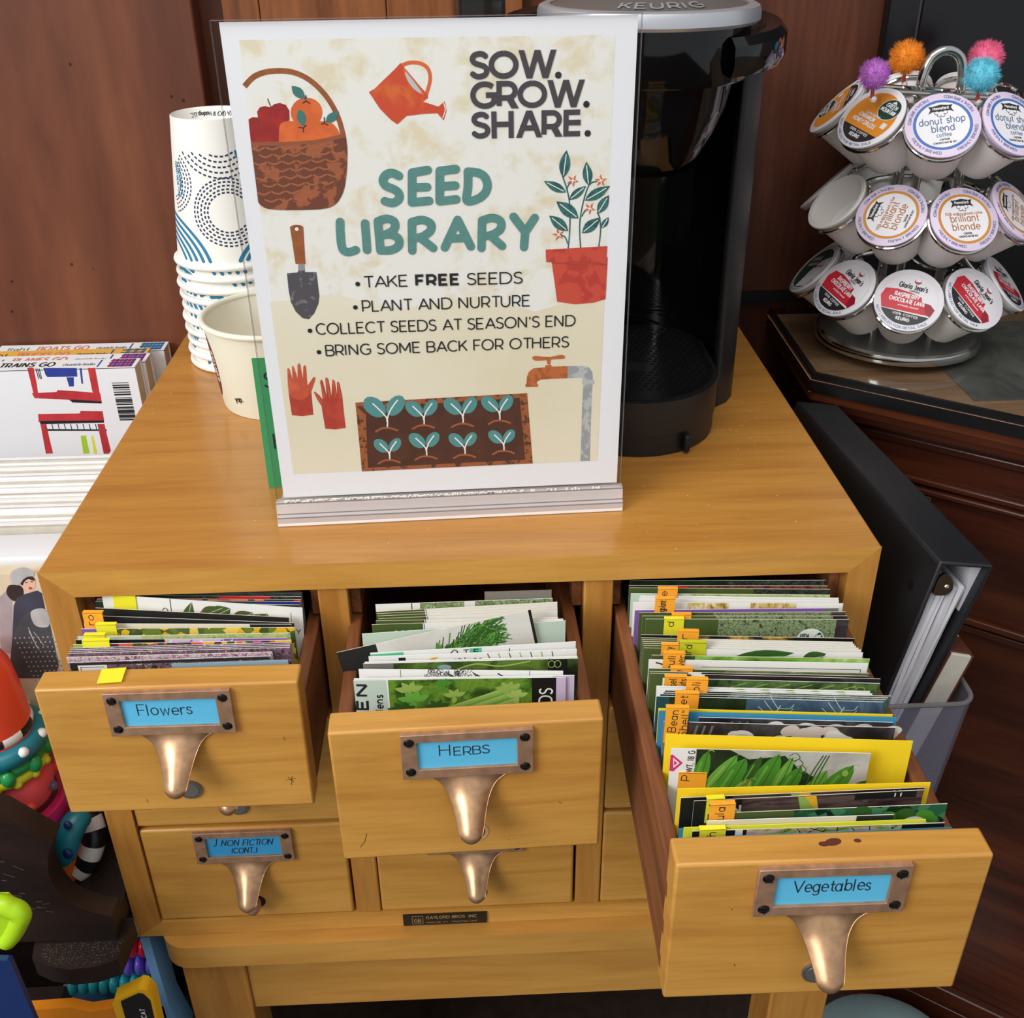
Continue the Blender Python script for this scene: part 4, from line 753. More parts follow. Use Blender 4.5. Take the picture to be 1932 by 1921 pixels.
# seed bed with sprouts
po.poly([(51.2,64.6),(157.2,66.4),(160.7,16.9),(51.3,16.6)], 'p_bed', 4); po.poly([(57.1,60.8),(152.5,63.4),(155.9,19.9),(55.3,19.1)], 'p_soil', 5)
for q in [([(68.6,55.5),(66.4,54.1),(63.5,54.1),(60.5,55.5),(57.9,58.1),(56.2,61.2),(55.9,64.3),(56.9,66.8),(59.0,68.2),(61.9,68.1),(64.9,66.7),(67.5,64.2),(69.2,61.1),(69.5,58.0)],[(80.3,67.5),(81.4,65.4),(81.4,62.6),(80.2,59.5),(78.0,56.9),(75.4,55.1),(72.8,54.7),(70.8,55.6),(69.7,57.7),(69.8,60.6),(71.0,63.6),(73.1,66.2),(75.7,67.9),(78.3,68.4)],[(69.5,47.1),(69.8,48.8),(70.0,51.2),(69.4,54.0),(67.0,57.4),(63.9,61.1),(61.6,63.7)],[(69.5,51.0),(70.0,52.8),(70.7,55.3),(71.8,57.8),(73.5,60.6),(75.6,63.4),(77.2,65.4)],[(62.3,44.4),(63.4,45.0),(64.9,45.9),(66.5,46.5),(68.2,46.6),(70.1,46.5),(71.8,46.2),(73.3,45.7),(74.7,45.0),(75.7,44.6)]),([(91.6,54.4),(89.9,53.3),(87.6,53.3),(85.2,54.5),(83.2,56.4),(81.8,58.9),(81.5,61.3),(82.3,63.3),(83.9,64.3),(86.2,64.3),(88.6,63.2),(90.6,61.3),(92.0,58.8),(92.3,56.4)],[(100.6,63.8),(101.5,62.2),(101.5,59.9),(100.6,57.6),(98.9,55.5),(96.9,54.1),(94.9,53.8),(93.3,54.5),(92.4,56.2),(92.4,58.4),(93.4,60.8),(95.0,62.8),(97.0,64.2),(99.0,64.5)],[(92.5,47.8),(92.6,49.2),(92.7,51.1),(92.1,53.3),(90.3,55.9),(87.8,58.8),(86.0,60.8)],[(92.3,50.9),(92.7,52.3),(93.2,54.2),(94.0,56.2),(95.4,58.4),(97.0,60.6),(98.2,62.2)],[(85.3,45.2),(86.4,45.8),(87.9,46.7),(89.5,47.2),(91.2,47.4),(93.1,47.3),(94.8,47.0),(96.3,46.5),(97.7,45.8),(98.7,45.3)]),([(115.7,54.7),(114.0,53.6),(111.6,53.6),(109.1,54.8),(106.9,56.9),(105.4,59.4),(105.1,62.0),(105.8,64.0),(107.5,65.1),(109.9,65.1),(112.4,64.0),(114.6,61.9),(116.1,59.3),(116.5,56.8)],[(125.1,64.6),(126.0,62.9),(126.0,60.5),(125.1,58.0),(123.5,55.8),(121.4,54.4),(119.3,54.1),(117.5,54.8),(116.6,56.6),(116.6,58.9),(117.5,61.4),(119.2,63.5),(121.3,64.9),(123.4,65.3)],[(116.8,47.8),(117.0,49.2),(117.0,51.2),(116.4,53.5),(114.4,56.3),(111.7,59.3),(109.7,61.4)],[(116.6,51.1),(117.0,52.5),(117.5,54.5),(118.3,56.6),(119.7,58.9),(121.3,61.2),(122.5,62.8)],[(109.7,45.2),(110.7,45.8),(112.2,46.6),(113.8,47.2),(115.5,47.4),(117.4,47.3),(119.1,47.0),(120.7,46.5),(122.1,45.8),(123.1,45.3)]),([(138.8,55.6),(137.1,54.5),(134.8,54.5),(132.4,55.6),(130.2,57.6),(128.8,60.1),(128.4,62.5),(129.1,64.4),(130.7,65.5),(133.0,65.5),(135.4,64.4),(137.6,62.4),(139.0,60.0),(139.4,57.5)],[(147.5,65.0),(148.5,63.3),(148.5,61.1),(147.7,58.7),(146.2,56.6),(144.2,55.3),(142.1,54.9),(140.5,55.7),(139.6,57.3),(139.5,59.6),(140.3,61.9),(141.9,64.0),(143.9,65.3),(145.9,65.7)],[(140.0,49.0),(140.0,50.3),(140.0,52.2),(139.4,54.4),(137.4,57.1),(134.8,59.9),(132.9,62.0)],[(139.7,52.1),(140.0,53.4),(140.4,55.4),(141.2,57.4),(142.5,59.6),(144.0,61.8),(145.1,63.3)],[(132.9,46.3),(133.9,47.0),(135.3,47.8),(136.9,48.4),(138.7,48.5),(140.6,48.4),(142.3,48.1),(143.9,47.6),(145.3,47.0),(146.3,46.5)]),([(68.8,30.3),(67.3,29.4),(65.3,29.4),(63.3,30.4),(61.5,32.2),(60.4,34.3),(60.2,36.5),(60.8,38.2),(62.3,39.2),(64.2,39.2),(66.3,38.2),(68.1,36.4),(69.2,34.3),(69.4,32.1)],[(76.8,38.7),(77.5,37.2),(77.5,35.2),(76.7,33.1),(75.2,31.3),(73.4,30.1),(71.7,29.8),(70.3,30.4),(69.5,31.9),(69.6,33.9),(70.4,36.0),(71.9,37.8),(73.7,39.0),(75.4,39.3)],[(69.5,24.5),(69.6,25.7),(69.7,27.4),(69.2,29.3),(67.6,31.7),(65.5,34.2),(64.0,36.0)],[(69.4,27.3),(69.7,28.5),(70.2,30.2),(71.0,32.0),(72.2,33.9),(73.6,35.8),(74.6,37.2)],[(62.2,21.8),(63.3,22.4),(64.8,23.3),(66.5,23.9),(68.2,24.0),(70.1,23.9),(71.8,23.6),(73.4,23.1),(74.8,22.4),(75.8,21.9)]),([(92.0,32.5),(90.4,31.5),(88.2,31.5),(85.9,32.6),(83.9,34.5),(82.6,37.0),(82.3,39.4),(83.0,41.3),(84.6,42.3),(86.8,42.3),(89.1,41.2),(91.1,39.3),(92.4,36.9),(92.8,34.4)],[(100.8,41.7),(101.7,40.1),(101.7,37.9),(100.8,35.6),(99.2,33.6),(97.2,32.2),(95.3,31.9),(93.7,32.6),(92.9,34.2),(92.9,36.4),(93.8,38.8),(95.4,40.8),(97.3,42.1),(99.3,42.4)],[(93.0,26.0),(93.1,27.3),(93.1,29.2),(92.6,31.4),(90.8,34.0),(88.4,36.8),(86.6,38.8)],[(92.8,29.1),(93.1,30.4),(93.7,32.3),(94.4,34.3),(95.7,36.4),(97.3,38.6),(98.4,40.1)],[(85.7,23.3),(86.7,24.0),(88.3,24.8),(89.9,25.4),(91.7,25.6),(93.6,25.4),(95.3,25.2),(96.9,24.6),(98.3,23.9),(99.3,23.4)]),([(116.4,32.0),(114.9,31.0),(112.9,31.0),(110.7,32.0),(108.8,33.8),(107.6,36.1),(107.3,38.3),(107.9,40.0),(109.4,41.0),(111.4,41.0),(113.6,40.0),(115.4,38.2),(116.7,36.0),(117.0,33.7)],[(124.3,40.5),(125.2,39.0),(125.2,37.0),(124.4,34.8),(123.0,32.9),(121.2,31.7),(119.4,31.4),(117.9,32.1),(117.1,33.6),(117.1,35.6),(117.9,37.8),(119.3,39.6),(121.1,40.8),(122.9,41.1)],[(117.4,26.0),(117.5,27.2),(117.5,29.0),(116.9,30.9),(115.2,33.3),(112.9,35.9),(111.3,37.8)],[(117.2,28.8),(117.4,30.0),(117.9,31.8),(118.6,33.6),(119.7,35.6),(121.2,37.6),(122.2,39.0)],[(110.2,23.3),(111.2,23.9),(112.7,24.8),(114.3,25.4),(116.1,25.5),(118.0,25.4),(119.7,25.1),(121.3,24.6),(122.8,23.9),(123.8,23.4)]),([(141.2,33.2),(139.8,32.2),(137.9,32.3),(135.8,33.2),(133.9,35.0),(132.7,37.1),(132.3,39.2),(132.9,40.9),(134.3,41.8),(136.2,41.8),(138.3,40.9),(140.2,39.1),(141.4,37.0),(141.8,34.9)],[(148.7,41.3),(149.5,39.9),(149.5,38.0),(148.8,35.9),(147.5,34.1),(145.8,32.9),(144.1,32.6),(142.7,33.3),(141.9,34.7),(141.8,36.6),(142.5,38.7),(143.9,40.5),(145.5,41.7),(147.3,42.0)],[(142.3,27.5),(142.3,28.6),(142.3,30.3),(141.7,32.2),(140.0,34.5),(137.8,37.0),(136.2,38.7)],[(142.0,30.2),(142.2,31.3),(142.6,33.0),(143.3,34.8),(144.3,36.6),(145.7,38.6),(146.6,39.9)],[(135.1,24.8),(136.1,25.4),(137.6,26.3),(139.2,26.9),(141.0,27.0),(142.9,26.9),(144.7,26.6),(146.3,26.1),(147.7,25.4),(148.7,24.9)])]:
    po.poly(q[0], 'p_sprout', 6); po.poly(q[1], 'p_sprout', 6); po.stroke(q[2], .85, 'p_white', 7); po.stroke(q[3], .85, 'p_white', 7); po.stroke(q[4], 1.3, 'p_mound', 7, 'round')
# garden tap
po.poly([(182.1,83.3),(191.3,83.2),(195.2,82.0),(197.5,78.9),(198.0,73.3),(198.9,73.1),(198.9,70.9),(197.8,70.4),(197.6,46.7),(197.7,17.0),(191.6,17.1),(191.8,56.8),(192.1,70.7),(191.3,71.2),(191.2,73.1),(192.0,73.2),(191.2,75.4),(182.2,75.4)], 'p_pipe', 4)
po.poly([(156.8,72.5),(157.1,77.4),(158.3,80.6),(161.2,82.8),(168.4,83.2),(168.4,84.5),(172.1,84.6),(172.1,83.5),(182.1,83.3),(182.2,75.4),(172.1,75.4),(165.1,75.0),(163.2,73.8),(163.1,72.2),(164.0,72.1),(163.9,70.3),(156.2,70.6),(156.2,72.6)], 'p_brass', 5)
po.poly([(160.4,89.5),(160.5,90.1),(161.0,90.6),(162.1,90.9),(164.0,90.7),(166.5,90.2),(168.6,89.9),(169.9,89.8),(170.8,89.8),(172.0,89.9),(174.0,90.3),(176.3,90.7),(178.1,90.9),(179.2,90.7),(179.9,90.3),(180.3,89.9),(180.5,89.3),(180.4,88.8),(179.7,88.3),(178.1,88.2),(175.8,88.2),(173.8,88.2),(172.3,88.1),(171.0,87.9),(169.5,87.8),(167.2,87.7),(164.6,87.6),(162.5,87.7),(161.3,88.2),(160.6,88.9)], 'p_brass', 5); po.poly([(169.0,88.0),(171.9,88.1),(171.4,85.0),(169.8,84.9)], 'p_brass', 5)
pst = po.build('poster', None, (.1387+.0048, .0450+.0064, .0185), (TLT, 0, YAW))
tag(pst, 'white seed library poster with garden drawings standing in the acrylic holder', 'poster')

# green handwritten card behind the sign
plain('card_green', (56, 150, 92), .6)
b = MB(); b.box((0, 0, 0), (.10, .0008, .094), 'card_green'); b.map = lambda u, v, l: (u, -.00006*l, v)
for ch, u, v in (('S', .006, .073), ('T', .010, .052), ('H', .007, .029), ('C', .009, .008)): b.text(ch, u, v, .0115, .0013, 'ink', cap='round')
tag(b.build('green_card', None, (.1245, .0985, .0004), (-.03, 0, .03)), 'green card with black handwriting leaning behind the sign holder', 'card')

# ------------------------------------------------------------------ coffee maker
cm = thing('coffee_maker', 'black single-cup coffee maker with silver lid behind the poster', 'coffee maker', (.388, .205, .0003))
b = MB()      # hollow housing: walls round a brewing bay
def half(rx0, y0, y1, n=8): return [(rx0, y0), (rx0, y1)]
outer = [(.070, .006), (.080, .014), (.087, .026), (.091, .042), (.0915, .10), (.088, .150), (.074, .176), (.04, .190)]
inner = [(.0665, .010), (.0675, .05), (.060, .078), (.040, .092)]
R_ = outer + [(-x, y) for x, y in outer[::-1]] + [(-x, y) for x, y in inner] + [(x, y) for x, y in inner[::-1]]
b.prism(R_, 'z', 0, .262, 'black_satin'); b.build('housing', cm, bevel=.004, seg=3)
b = MB(); N = 18
b.add([(x, y, z) for z in (.04, .27) for x, y in [(.0665*sin(a), .012+.076*cos(a)) for a in [radians(-90+180*i/N) for i in range(N+1)]]], [(i, i+1, N+2+i, N+1+i) for i in range(N)], 'black_gloss'); b.build('bay_wall', cm)
b = MB(); pts = arc(0, -.015, .0625, .0625, 180, 360, 28) + [(.0625, .08), (-.0625, .08)]
b.prism(pts, 'z', .0165, .0425, 'black_satin'); lo_ = [(x*.985, y*.985+.0002) for x, y in pts]; b.prism(lo_, 'z', 0, .0170, 'black_satin')
b.box((.030, -.0745, .001), (.0345, -.060, .0145), 'black_cavity'); b.build('drip_base', cm, bevel=.0018)
b = MB(); g_ = [(x*.945, y*.945) for x, y in pts]
b.prism(g_, 'z', .0425, .0436, 'black_tray')
b.prism(ell(0, -.012, .0095, .0095), 'z', .0436, .0439, 'black_cavity')
for i in range(-9, 10):
    for j in range(-12, 12):
        x, y = i*.0058+(j % 2)*.0029, j*.0052+.006
        rr = math.hypot(x, y+.015) if y < -.015 else abs(x)
        if rr < .054 and math.hypot(x, y+.012) > .0135 and y < .066:
            b.torus((x, y, .0437), .0014, .0006, 'black_tray', n=10, k=5, a0=0, a1=180)
b.build('drip_grate', cm)
b = MB(); b.lathe([(0, .1855), (.030, .1865), (.037, .190), (.043, .199), (.050, .214), (.0555, .230), (.0585, .2445), (.0600, .2475)], 'black_gloss', 56); b.build('brew_cup', cm, angle=60)
b = MB(); b.lathe([(.0575, .2468), (.0655, .2470), (.0665, .2485), (.0668, .280), (.060, .2803)], 'black_gloss', 56); b.build('brew_head', cm)
b = MB(); b.lathe([(.066, .2828), (.0705, .2833), (.0722, .2853), (.0722, .2900), (.0710, .2932), (.0682, .2946), (.0640, .2942)], 'silver_plastic', 72)
b.lathe([(.0640, .2942), (.0628, .2936), (.050, .2975), (.03, .3022), (.012, .3045), (0, .3048)], 'silver_dull', 72)
def lidmap(u, v, l):
    r = .0612-v; a = u/.055
    return (r*sin(a), -r*cos(a), .2936+(.0628-r)*.30+.0004*l)
b.map = lidmap
b.text('KEURIG', -.0265, .0012, .0092, .0016, 'silver_plastic', layer=2, width=.053)
m = b.build('lid', cm, loc=(0, 0, -.0030)); m['label'] = 'silver lid with raised brand lettering'
b = MB()
b.lathe([(.078, .258), (.0965, .258), (.0990, .264), (.0985, .276), (.094, .281), (.084, .279), (.0775, .268), (.078, .258)], 'black_gloss', 60, c=(0, .045, 0), a0=radians(-62), a1=radians(242))
b.build('lid_handle', cm, rot=(.05, 0, 0), loc=(0, 0, -.004))
b = MB(); b.prism([(-.127, .03), (-.122, .005), (-.104, -.004), (-.0925, .002), (-.0925, .15), (-.112, .15), (-.126, .13)], 'z', .012, .296, 'reservoir_smoke'); b.build('water_tank', cm, bevel=.003)
b = MB(); b.prism([(-.1285, .03), (-.1235, .004), (-.104, -.0055), (-.0925, .0005), (-.0925, .152), (-.112, .152), (-.1275, .132)], 'z', .2955, .303, 'black_satin'); b.build('tank_cap', cm, bevel=.002); b = MB(); b.prism([(-.1275, .03), (-.1225, .005), (-.104, -.0045), (-.0925, .001), (-.0925, .15), (-.112, .15), (-.1265, .13)], 'z', 0, .013, 'black_satin'); b.build('tank_foot', cm, bevel=.002)

# ------------------------------------------------------------------ paper cups, nested upside down
plain('cup_white', (240, 238, 230), .6); plain('cup_navy', (40, 52, 84), .6); plain('cup_teal', (28, 118, 156), .6)
def cup_mesh():
    b = MB(); H_ = .1155
    R0, R1 = .0442, .0322
    b.lathe([(R0, .002), (R1, H_), (R1-.0006, H_+.0004), (R1-.0011, H_), (R1-.0014, H_-.011)], 'cup_white', 64)
    b.lathe([(R1-.0014, H_-.011), (0, H_-.011)], 'cup_white', 64)
    b.lathe([(R0-.0008, .004), (R1-.0012, H_-.012)], 'paper_cream', 48)
    b.torus((0, 0, .0026), R0+.0008, .0026, 'cup_white', n=64, k=10)
    th0 = radians(-80)
    def cm_(u, v, l):
        r = R0+(R1-R0)*v/H_+.00008*l; a = th0+u/.037
        return (r*cos(a), r*sin(a), v)
    b.map = cm_
    lo, hi = .0075, .092
    def dash_rings(cu, cv, radii, mat, dash, w, a0=0, a1=360):
        for r in radii:
            n = max(6, int(r*radians(a1-a0)/dash))
            for k in range(n):
                aa = a0+(a1-a0)*k/n; bb = aa+(a1-a0)/n*.62
                q = [(cu+r*cos(radians(aa+(bb-aa)*j/3)), cv+r*sin(radians(aa+(bb-aa)*j/3))) for j in range(4)]
                if all(lo < p[1] < hi for p in q): b.stroke(q, w, mat, 2)
    def solid_rings(cu, cv, radii, mat, w, a0, a1):
        for r in radii:
            seg = []
            for k in range(41):
                a = radians(a0+(a1-a0)*k/40); p = (cu+r*cos(a), cv+r*sin(a))
                if lo < p[1] < hi: seg.append(p)
                else:
                    if len(seg) > 2: b.stroke(seg, w, mat, 3, 'round')
                    seg = []
            if len(seg) > 2: b.stroke(seg, w, mat, 3, 'round')
    for s in (-.116, 0, .116):
        dash_rings(s+.004, .046, (.0155, .0180, .0208, .0236, .0262), 'cup_navy', .0036, .00135)
        dash_rings(s+.004, .112, (.0235, .0275, .0315, .0355, .0395), 'cup_navy', .0040, .00135, 205, 300)
        dash_rings(s-.048, .068, (.0130, .0155, .0185, .0215, .0245), 'cup_navy', .0032, .0012, -75, 60)
        solid_rings(s+.052, .098, (.026, .0293, .0326, .0359), 'cup_teal', .0021, 170, 275)
        solid_rings(s-.058, -.004, (.026, .031, .036, .041, .046), 'cup_teal', .0025, 15, 85)
        solid_rings(s+.036, -.006, (.014, .0185, .023, .0275, .032), 'cup_teal', .0030, 60, 165)
    b.text('CONTAINS NO', -.0385, .083, .0042, .0007, 'cup_teal', 3, width=.027, rot=-84); b.text('POLYSTYRENE FOAM', -.0425, .083, .0034, .0005, 'cup_teal', 3, width=.027, rot=-84)
    b.map = lambda u, v, l: ((R1-.00135)*cos(radians(100)+u/R1), (R1-.00135)*sin(radians(100)+u/R1), H_-.0025-v)
    b.text('\u00a9 2024 GPCP IP Holdings LLC.', -.022, .0010, .0040, .0006, 'ink', -6, width=.042)
    return b
ordn = ['topmost', 'second from top', 'third from top', 'fourth from top', 'fifth from top', 'sixth from top', 'seventh from top', 'eighth from top', 'ninth from top', 'bottom']
for k in range(10):
    z = .0003+.0099*(9-k)
    lab = ('paper cup with teal arcs and dashed rings, topmost of the upturned stack' if k == 0 else 'upturned paper cup, %s in the nested stack by the wall' % ordn[k] if k < 9 else 'upturned paper cup at the very bottom of the nested stack')
    if k == 0:
        cup0 = cup_mesh().build('paper_cup', None, (.0655, .3490, z), angle=50); tag(cup0, lab, 'paper cup', 'stacked paper cups')
    else:
        c = cup0.copy(); COL.objects.link(c); c.location = (.0655+.0006*sin(k*2.1), .3490+.0006*cos(k*1.7), z); c.rotation_euler = (0, 0, .55*k+.4*sin(k*3)); c['label'] = lab

# ------------------------------------------------------------------ paper tub with pink slips
plain('tub_cream', (236, 233, 212), .55); plain('tub_brown', (112, 48, 36), .6); plain('pink_paper', (236, 150, 160), .7)
tb = thing('paper_tub', 'cream paper tub with rolled rim holding pink slips in front of the cups', 'tub', (.1125, .2550, .0003))
b = MB(); b.lathe([(.0440, .004), (.0442, .0006), (.0470, 0), (.0476, .0015), (.0548, .0700)], 'tub_cream', 64); b.lathe([(.0540, .0700), (.0468, .003), (0, .003)], 'paper_cream', 64)
b.torus((0, 0, .0704), .0554, .0023, 'tub_cream', n=64, k=10)
def tubmap(u, v, l):
    r = .0476+.0072*v/.07+.0001*l; a = radians(-97)+u/.051; return (r*cos(a), r*sin(a), v)
b.map = tubmap
for i in range(-8, 8): b.poly([(-.056+.0015*i, .036-.026*math.sqrt(max(0, 1-(i/8)**2))), (-.056+.0015*(i+1), .036-.026*math.sqrt(max(0, 1-((i+1)/8)**2))), (-.056+.0015*(i+1), .036+.026*math.sqrt(max(0, 1-((i+1)/8)**2))), (-.056+.0015*i, .036+.026*math.sqrt(max(0, 1-(i/8)**2)))], 'tub_brown', 1)
b.text('soups', -.052, .050, .0070, .0012, 'tub_cream', 2, width=.026, rot=-86, cap='round')
b.text('yap.', -.0275, .0125, .0050, .0007, 'ink', 2, width=.0095, rot=12, cap='round')
b.build('tub', tb)
rnd = random.Random(8)
for k, (x, y, z, a, c) in enumerate(((.030, -.022, .035, .3, 0), (.0385, -.004, .034, -.5, 1), (.016, .006, .026, 1.1, 2))):
    b = MB(); b.prism([(-.011, -.005), (.011, -.005), (.012, .006), (.001, .0075), (-.012, .004)], 'z', 0, .0009, 'pink_paper')
    tag(b.build('paper_slip', None, (.1125+x, .2550+y, z), (.9, .35*(k-1), a)), ['folded pink paper slip poking up inside the cream tub, next to its front rim', 'folded pink paper slip inside the cream tub, farther from the poster edge', 'folded pink paper slip lying lowest inside the cream tub'][k], 'paper slip', 'pink slips in the tub')

# ------------------------------------------------------------------ chrome carousel with coffee pods
CX, CY = .651, .347
ca = thing('pod_carousel', 'chrome three-tier carousel of coffee pods on the glass-topped desk', 'carousel', (CX, CY, .0002))
b = MB(); b.lathe([(0, 0), (.068, 0), (.0715, .002), (.0722, .006), (.0712, .0092), (.068, .0105)], 'chrome', 64); b.lathe([(.068, .0105), (.060, .0098), (0, .0098)], 'chrome_soft', 64); b.build('base', ca)
TIER = ((.1995, -188.7), (.1295, -207.4), (.0630, -189.6)); EL = 43; RL = .080
for i, a in enumerate((80, 200, 320)):
    b = MB(); b.tube([(.028*cos(radians(a)), .028*sin(radians(a)), .009), (.028*cos(radians(a)), .028*sin(radians(a)), .205)], .0042, 'chrome', 12); b.build('upright', ca)
for z, p in TIER:
    for dz, rr in ((.004, .048), (-.021, .040)):
        b = MB(); b.torus((0, 0, z+dz), rr, .0022, 'chrome', n=56); b.build('tier_ring', ca)
b = MB()
b.tube(cr([(-.0165, 0, .150), (-.0165, 0, .205), (-.0160, 0, .224), (-.0110, 0, .2375), (0, 0, .2425), (.0110, 0, .2375), (.0160, 0, .224), (.0165, 0, .205), (.0165, 0, .150)], 6), .0040, 'chrome', 12); b.build('carry_loop', ca)
for y0 in (-.012, .014):
    b = MB(); b.tube([(-.052, y0, .2145), (.052, y0, .2065)], .0022, 'chrome', 10); b.build('cross_bar', ca)
def pod_matrix(z, ang, spin):
    a, e = radians(ang), radians(EL)
    n = Vector((cos(a)*cos(e), sin(a)*cos(e), sin(e))); rt = Vector((-sin(a), cos(a), 0)); up = n.cross(rt)
    M = Matrix((rt, up, n)).transposed() @ Matrix.Rotation(radians(spin), 3, 'Z')
    return Vector((CX+RL*cos(a), CY+RL*sin(a), z)), M
ringmesh = None
for z, p in TIER:
    for k in range(9):
        P, M = pod_matrix(z, p+40*k, 0)
        if ringmesh is None:
            b = MB(); b.torus((0, 0, -.0062), .0262, .0017, 'chrome', n=40); o = b.build('pod_ring', ca); ringmesh = o
        else:
            o = ringmesh.copy(); COL.objects.link(o); o.parent = ca
        o.location = P-Vector((CX, CY, 0)); o.rotation_euler = M.to_euler()

plain('pod_white', (232, 228, 224), .5); plain('pod_lid_white', (232, 229, 232), .4); plain('pod_lilac', (222, 204, 226), .4); plain('pod_orange', (228, 142, 38), .4); plain('pod_green', (26, 66, 50), .4)
plain('pod_blue', (66, 112, 182), .4); plain('pod_ochre', (202, 138, 52), .4); plain('pod_red', (202, 36, 52), .4); plain('pod_red_dark', (150, 22, 40), .4); plain('pod_black', (36, 34, 36), .4); plain('pod_slate', (88, 112, 150), .4); plain('pod_tan', (176, 112, 52), .4)
def pod_lid(kind):
    r = .0272
    b = MB(); ringc = 'pod_lilac' if kind in ('donut', 'blonde') else 'pod_lid_white'
    b.lathe([(0, .0006), (r-.0006, .0006), (r, .0002), (r, -.0010), (r-.0012, -.0022), (.0258, -.0030), (.0250, -.0046), (.0244, -.0050)], ringc, 48)
    mm = r/100     # design drawn on a disc of radius 100
    b.map = lambda u, v, l: (u*mm, v*mm, .0006+.00006*l)
    def T(t, cx, y, h, w, mat, width, l=4, **k): b.text(t, cx-width/2, y, h, w, mat, l, width=width, **k)
    def ringtext(t, rad, a0, a1, h, mat):
        L = radians(abs(a1-a0))*rad; sg = 1 if a1 > a0 else -1
        b.text(t, 0, 0, h, h*.15, mat, 4, width=L, path=lambda X, Y: ((rad+sg*-Y)*cos(radians(a0)+sg*X/rad), (rad+sg*-Y)*sin(radians(a0)+sg*X/rad)))
    if kind in ('donut', 'blonde'):
        b.poly(ell(0, 0, 78, 78, 0, 40), 'pod_blue' if kind == 'donut' else 'pod_ochre', 1); b.poly(ell(0, 0, 70, 70, 0, 40), 'pod_lid_white', 2)
        for a in (200, 290): ringtext('FRESHLY BREWED', 92, a, a+62, 9, 'pod_slate')
        for a in (20, 110): ringtext('FRESHLY BREWED', 92, a, a+62, 9, 'pod_slate')
        b.poly([(-34, 36), (-24, 42), (-22, 57), (0, 60), (22, 57), (24, 42), (34, 36), (27, 50), (32, 60), (22, 59), (0, 63), (-22, 59), (-32, 60), (-27, 50)], 'pod_black', 3)
        b.poly([(-25, 42), (25, 42), (25, 58), (0, 62), (-25, 58)], 'pod_black', 3); T('Hannaford', 0, 47, 10, 1.6, 'pod_lid_white', 42, 4)
        for x, y, q in ((-11, 38, 7), (0, 36, 8), (11, 38, 7), (4, 29, 6), (-6, 30, 6)):
            b.poly(ell(x, y, q, q*.9, 0, 14), 'pod_black', 3); b.poly(ell(x, y, q-1.6, q*.9-1.6, 0, 14), 'pod_lid_white', 4)
        if kind == 'donut':
            T('donut shop', 0, 2, 24, 2.6, 'pod_slate', 122); T('blend', 0, -22, 24, 2.6, 'pod_slate', 62); T('coffee', 0, -38, 14, 1.7, 'pod_slate', 40)
            T('CAUTION', 0, -49, 7, 1.2, 'pod_black', 26); T('CONTENTS MAY BE HOT', 0, -59, 6.5, 1.1, 'pod_black', 62)
        else:
            T('100% arabica ground coffee', 0, 12, 10, 1.2, 'pod_tan', 112); T('brilliant', 0, -10, 25, 2.7, 'pod_tan', 86); T('blonde', 0, -36, 25, 2.7, 'pod_tan', 84)
            T('CAUTION', 0, -49, 7, 1.2, 'pod_black', 24); T('CONTENTS MAY BE HOT', 0, -58, 6.5, 1.1, 'pod_black', 58)
    elif kind in ('honey', 'raspberry', 'green'):
        base = {'honey': 'pod_orange', 'raspberry': 'pod_lid_white', 'green': 'pod_green'}[kind]
        if kind != 'raspberry': b.poly(ell(0, 0, 82, 82, 0, 40), base, 1)
        else: b.stroke(ell(0, 0, 84, 84, 0, 40)+[(84, 0)], 1.6, 'pod_lilac', 1)
        ch = lambda y0, y1, rr=82: [(-math.sqrt(rr*rr-y0*y0), y0)] + [(rr*cos(radians(t)), rr*sin(radians(t))) for t in [math.degrees(math.pi-math.asin(y0/rr)) + (math.degrees(math.asin(y1/rr))*-1+math.degrees(math.asin(y0/rr)))*i/6 for i in range(1, 7)]] + [(rr*cos(radians(t)), rr*sin(radians(t))) for t in [math.degrees(math.asin(y1/rr)) + (math.degrees(math.asin(y0/rr))-math.degrees(math.asin(y1/rr)))*i/6 for i in range(7)]]
        if kind == 'honey':
            b.poly(ell(34, 42, 38, 34, 0, 30), 'pod_lid_white', 2); b.poly(ell(34, 42, 36, 32, 0, 30), 'pod_green', 3)
            T('GREEN', 34, 46, 14, 2.4, 'pod_lid_white', 44); T('MOUNTAIN', 34, 30, 14, 2.4, 'pod_lid_white', 58); b.poly([(24, 62), (34, 71), (44, 62)], 'pod_lid_white', 4)
            T('Lightly flavored', 0, 6, 9, 1.2, 'pod_lid_white', 56); T('CINNAMON', -12, -10, 14, 2.6, 'pod_lid_white', 66); T('HONEY DRIZZLE', -6, -27, 14, 2.6, 'pod_lid_white', 96)
            b.poly([(52, -14), (70, -14), (70, 4), (52, 4)], 'pod_lid_white', 4)
        if kind == 'raspberry':
            b.poly([(-82, -4), (-74, 22), (-40, 28), (0, 24), (34, 16), (38, 2), (64, 0), (80, -14), (74, -36), (-70, -40)], 'pod_red', 2); b.poly([(40, 0), (64, 0), (80, -14), (72, -40), (56, -30), (50, -12)], 'pod_red_dark', 3)
            T('RASPBERRY', -8, 4, 15, 2.8, 'pod_lid_white', 72); T('CHOCOLATE LAVA', -4, -13, 15, 2.8, 'pod_lid_white', 104); T('artificially flavored', 4, -25, 7, 1.1, 'pod_lid_white', 60)
            T("Gloria Jean's", 2, 34, 19, 3.0, 'pod_black', 84); T('COFFEES', 8, 26, 6, 1.2, 'pod_black', 30)
            b.poly(ell(10, 63, 10, 8, 0, 16), 'pod_black', 3); b.poly(ell(10, 65, 8, 6.5, 0, 16), 'pod_lid_white', 4); b.poly([(3, 62), (17, 62), (12, 54), (7, 54)], 'pod_red', 5)
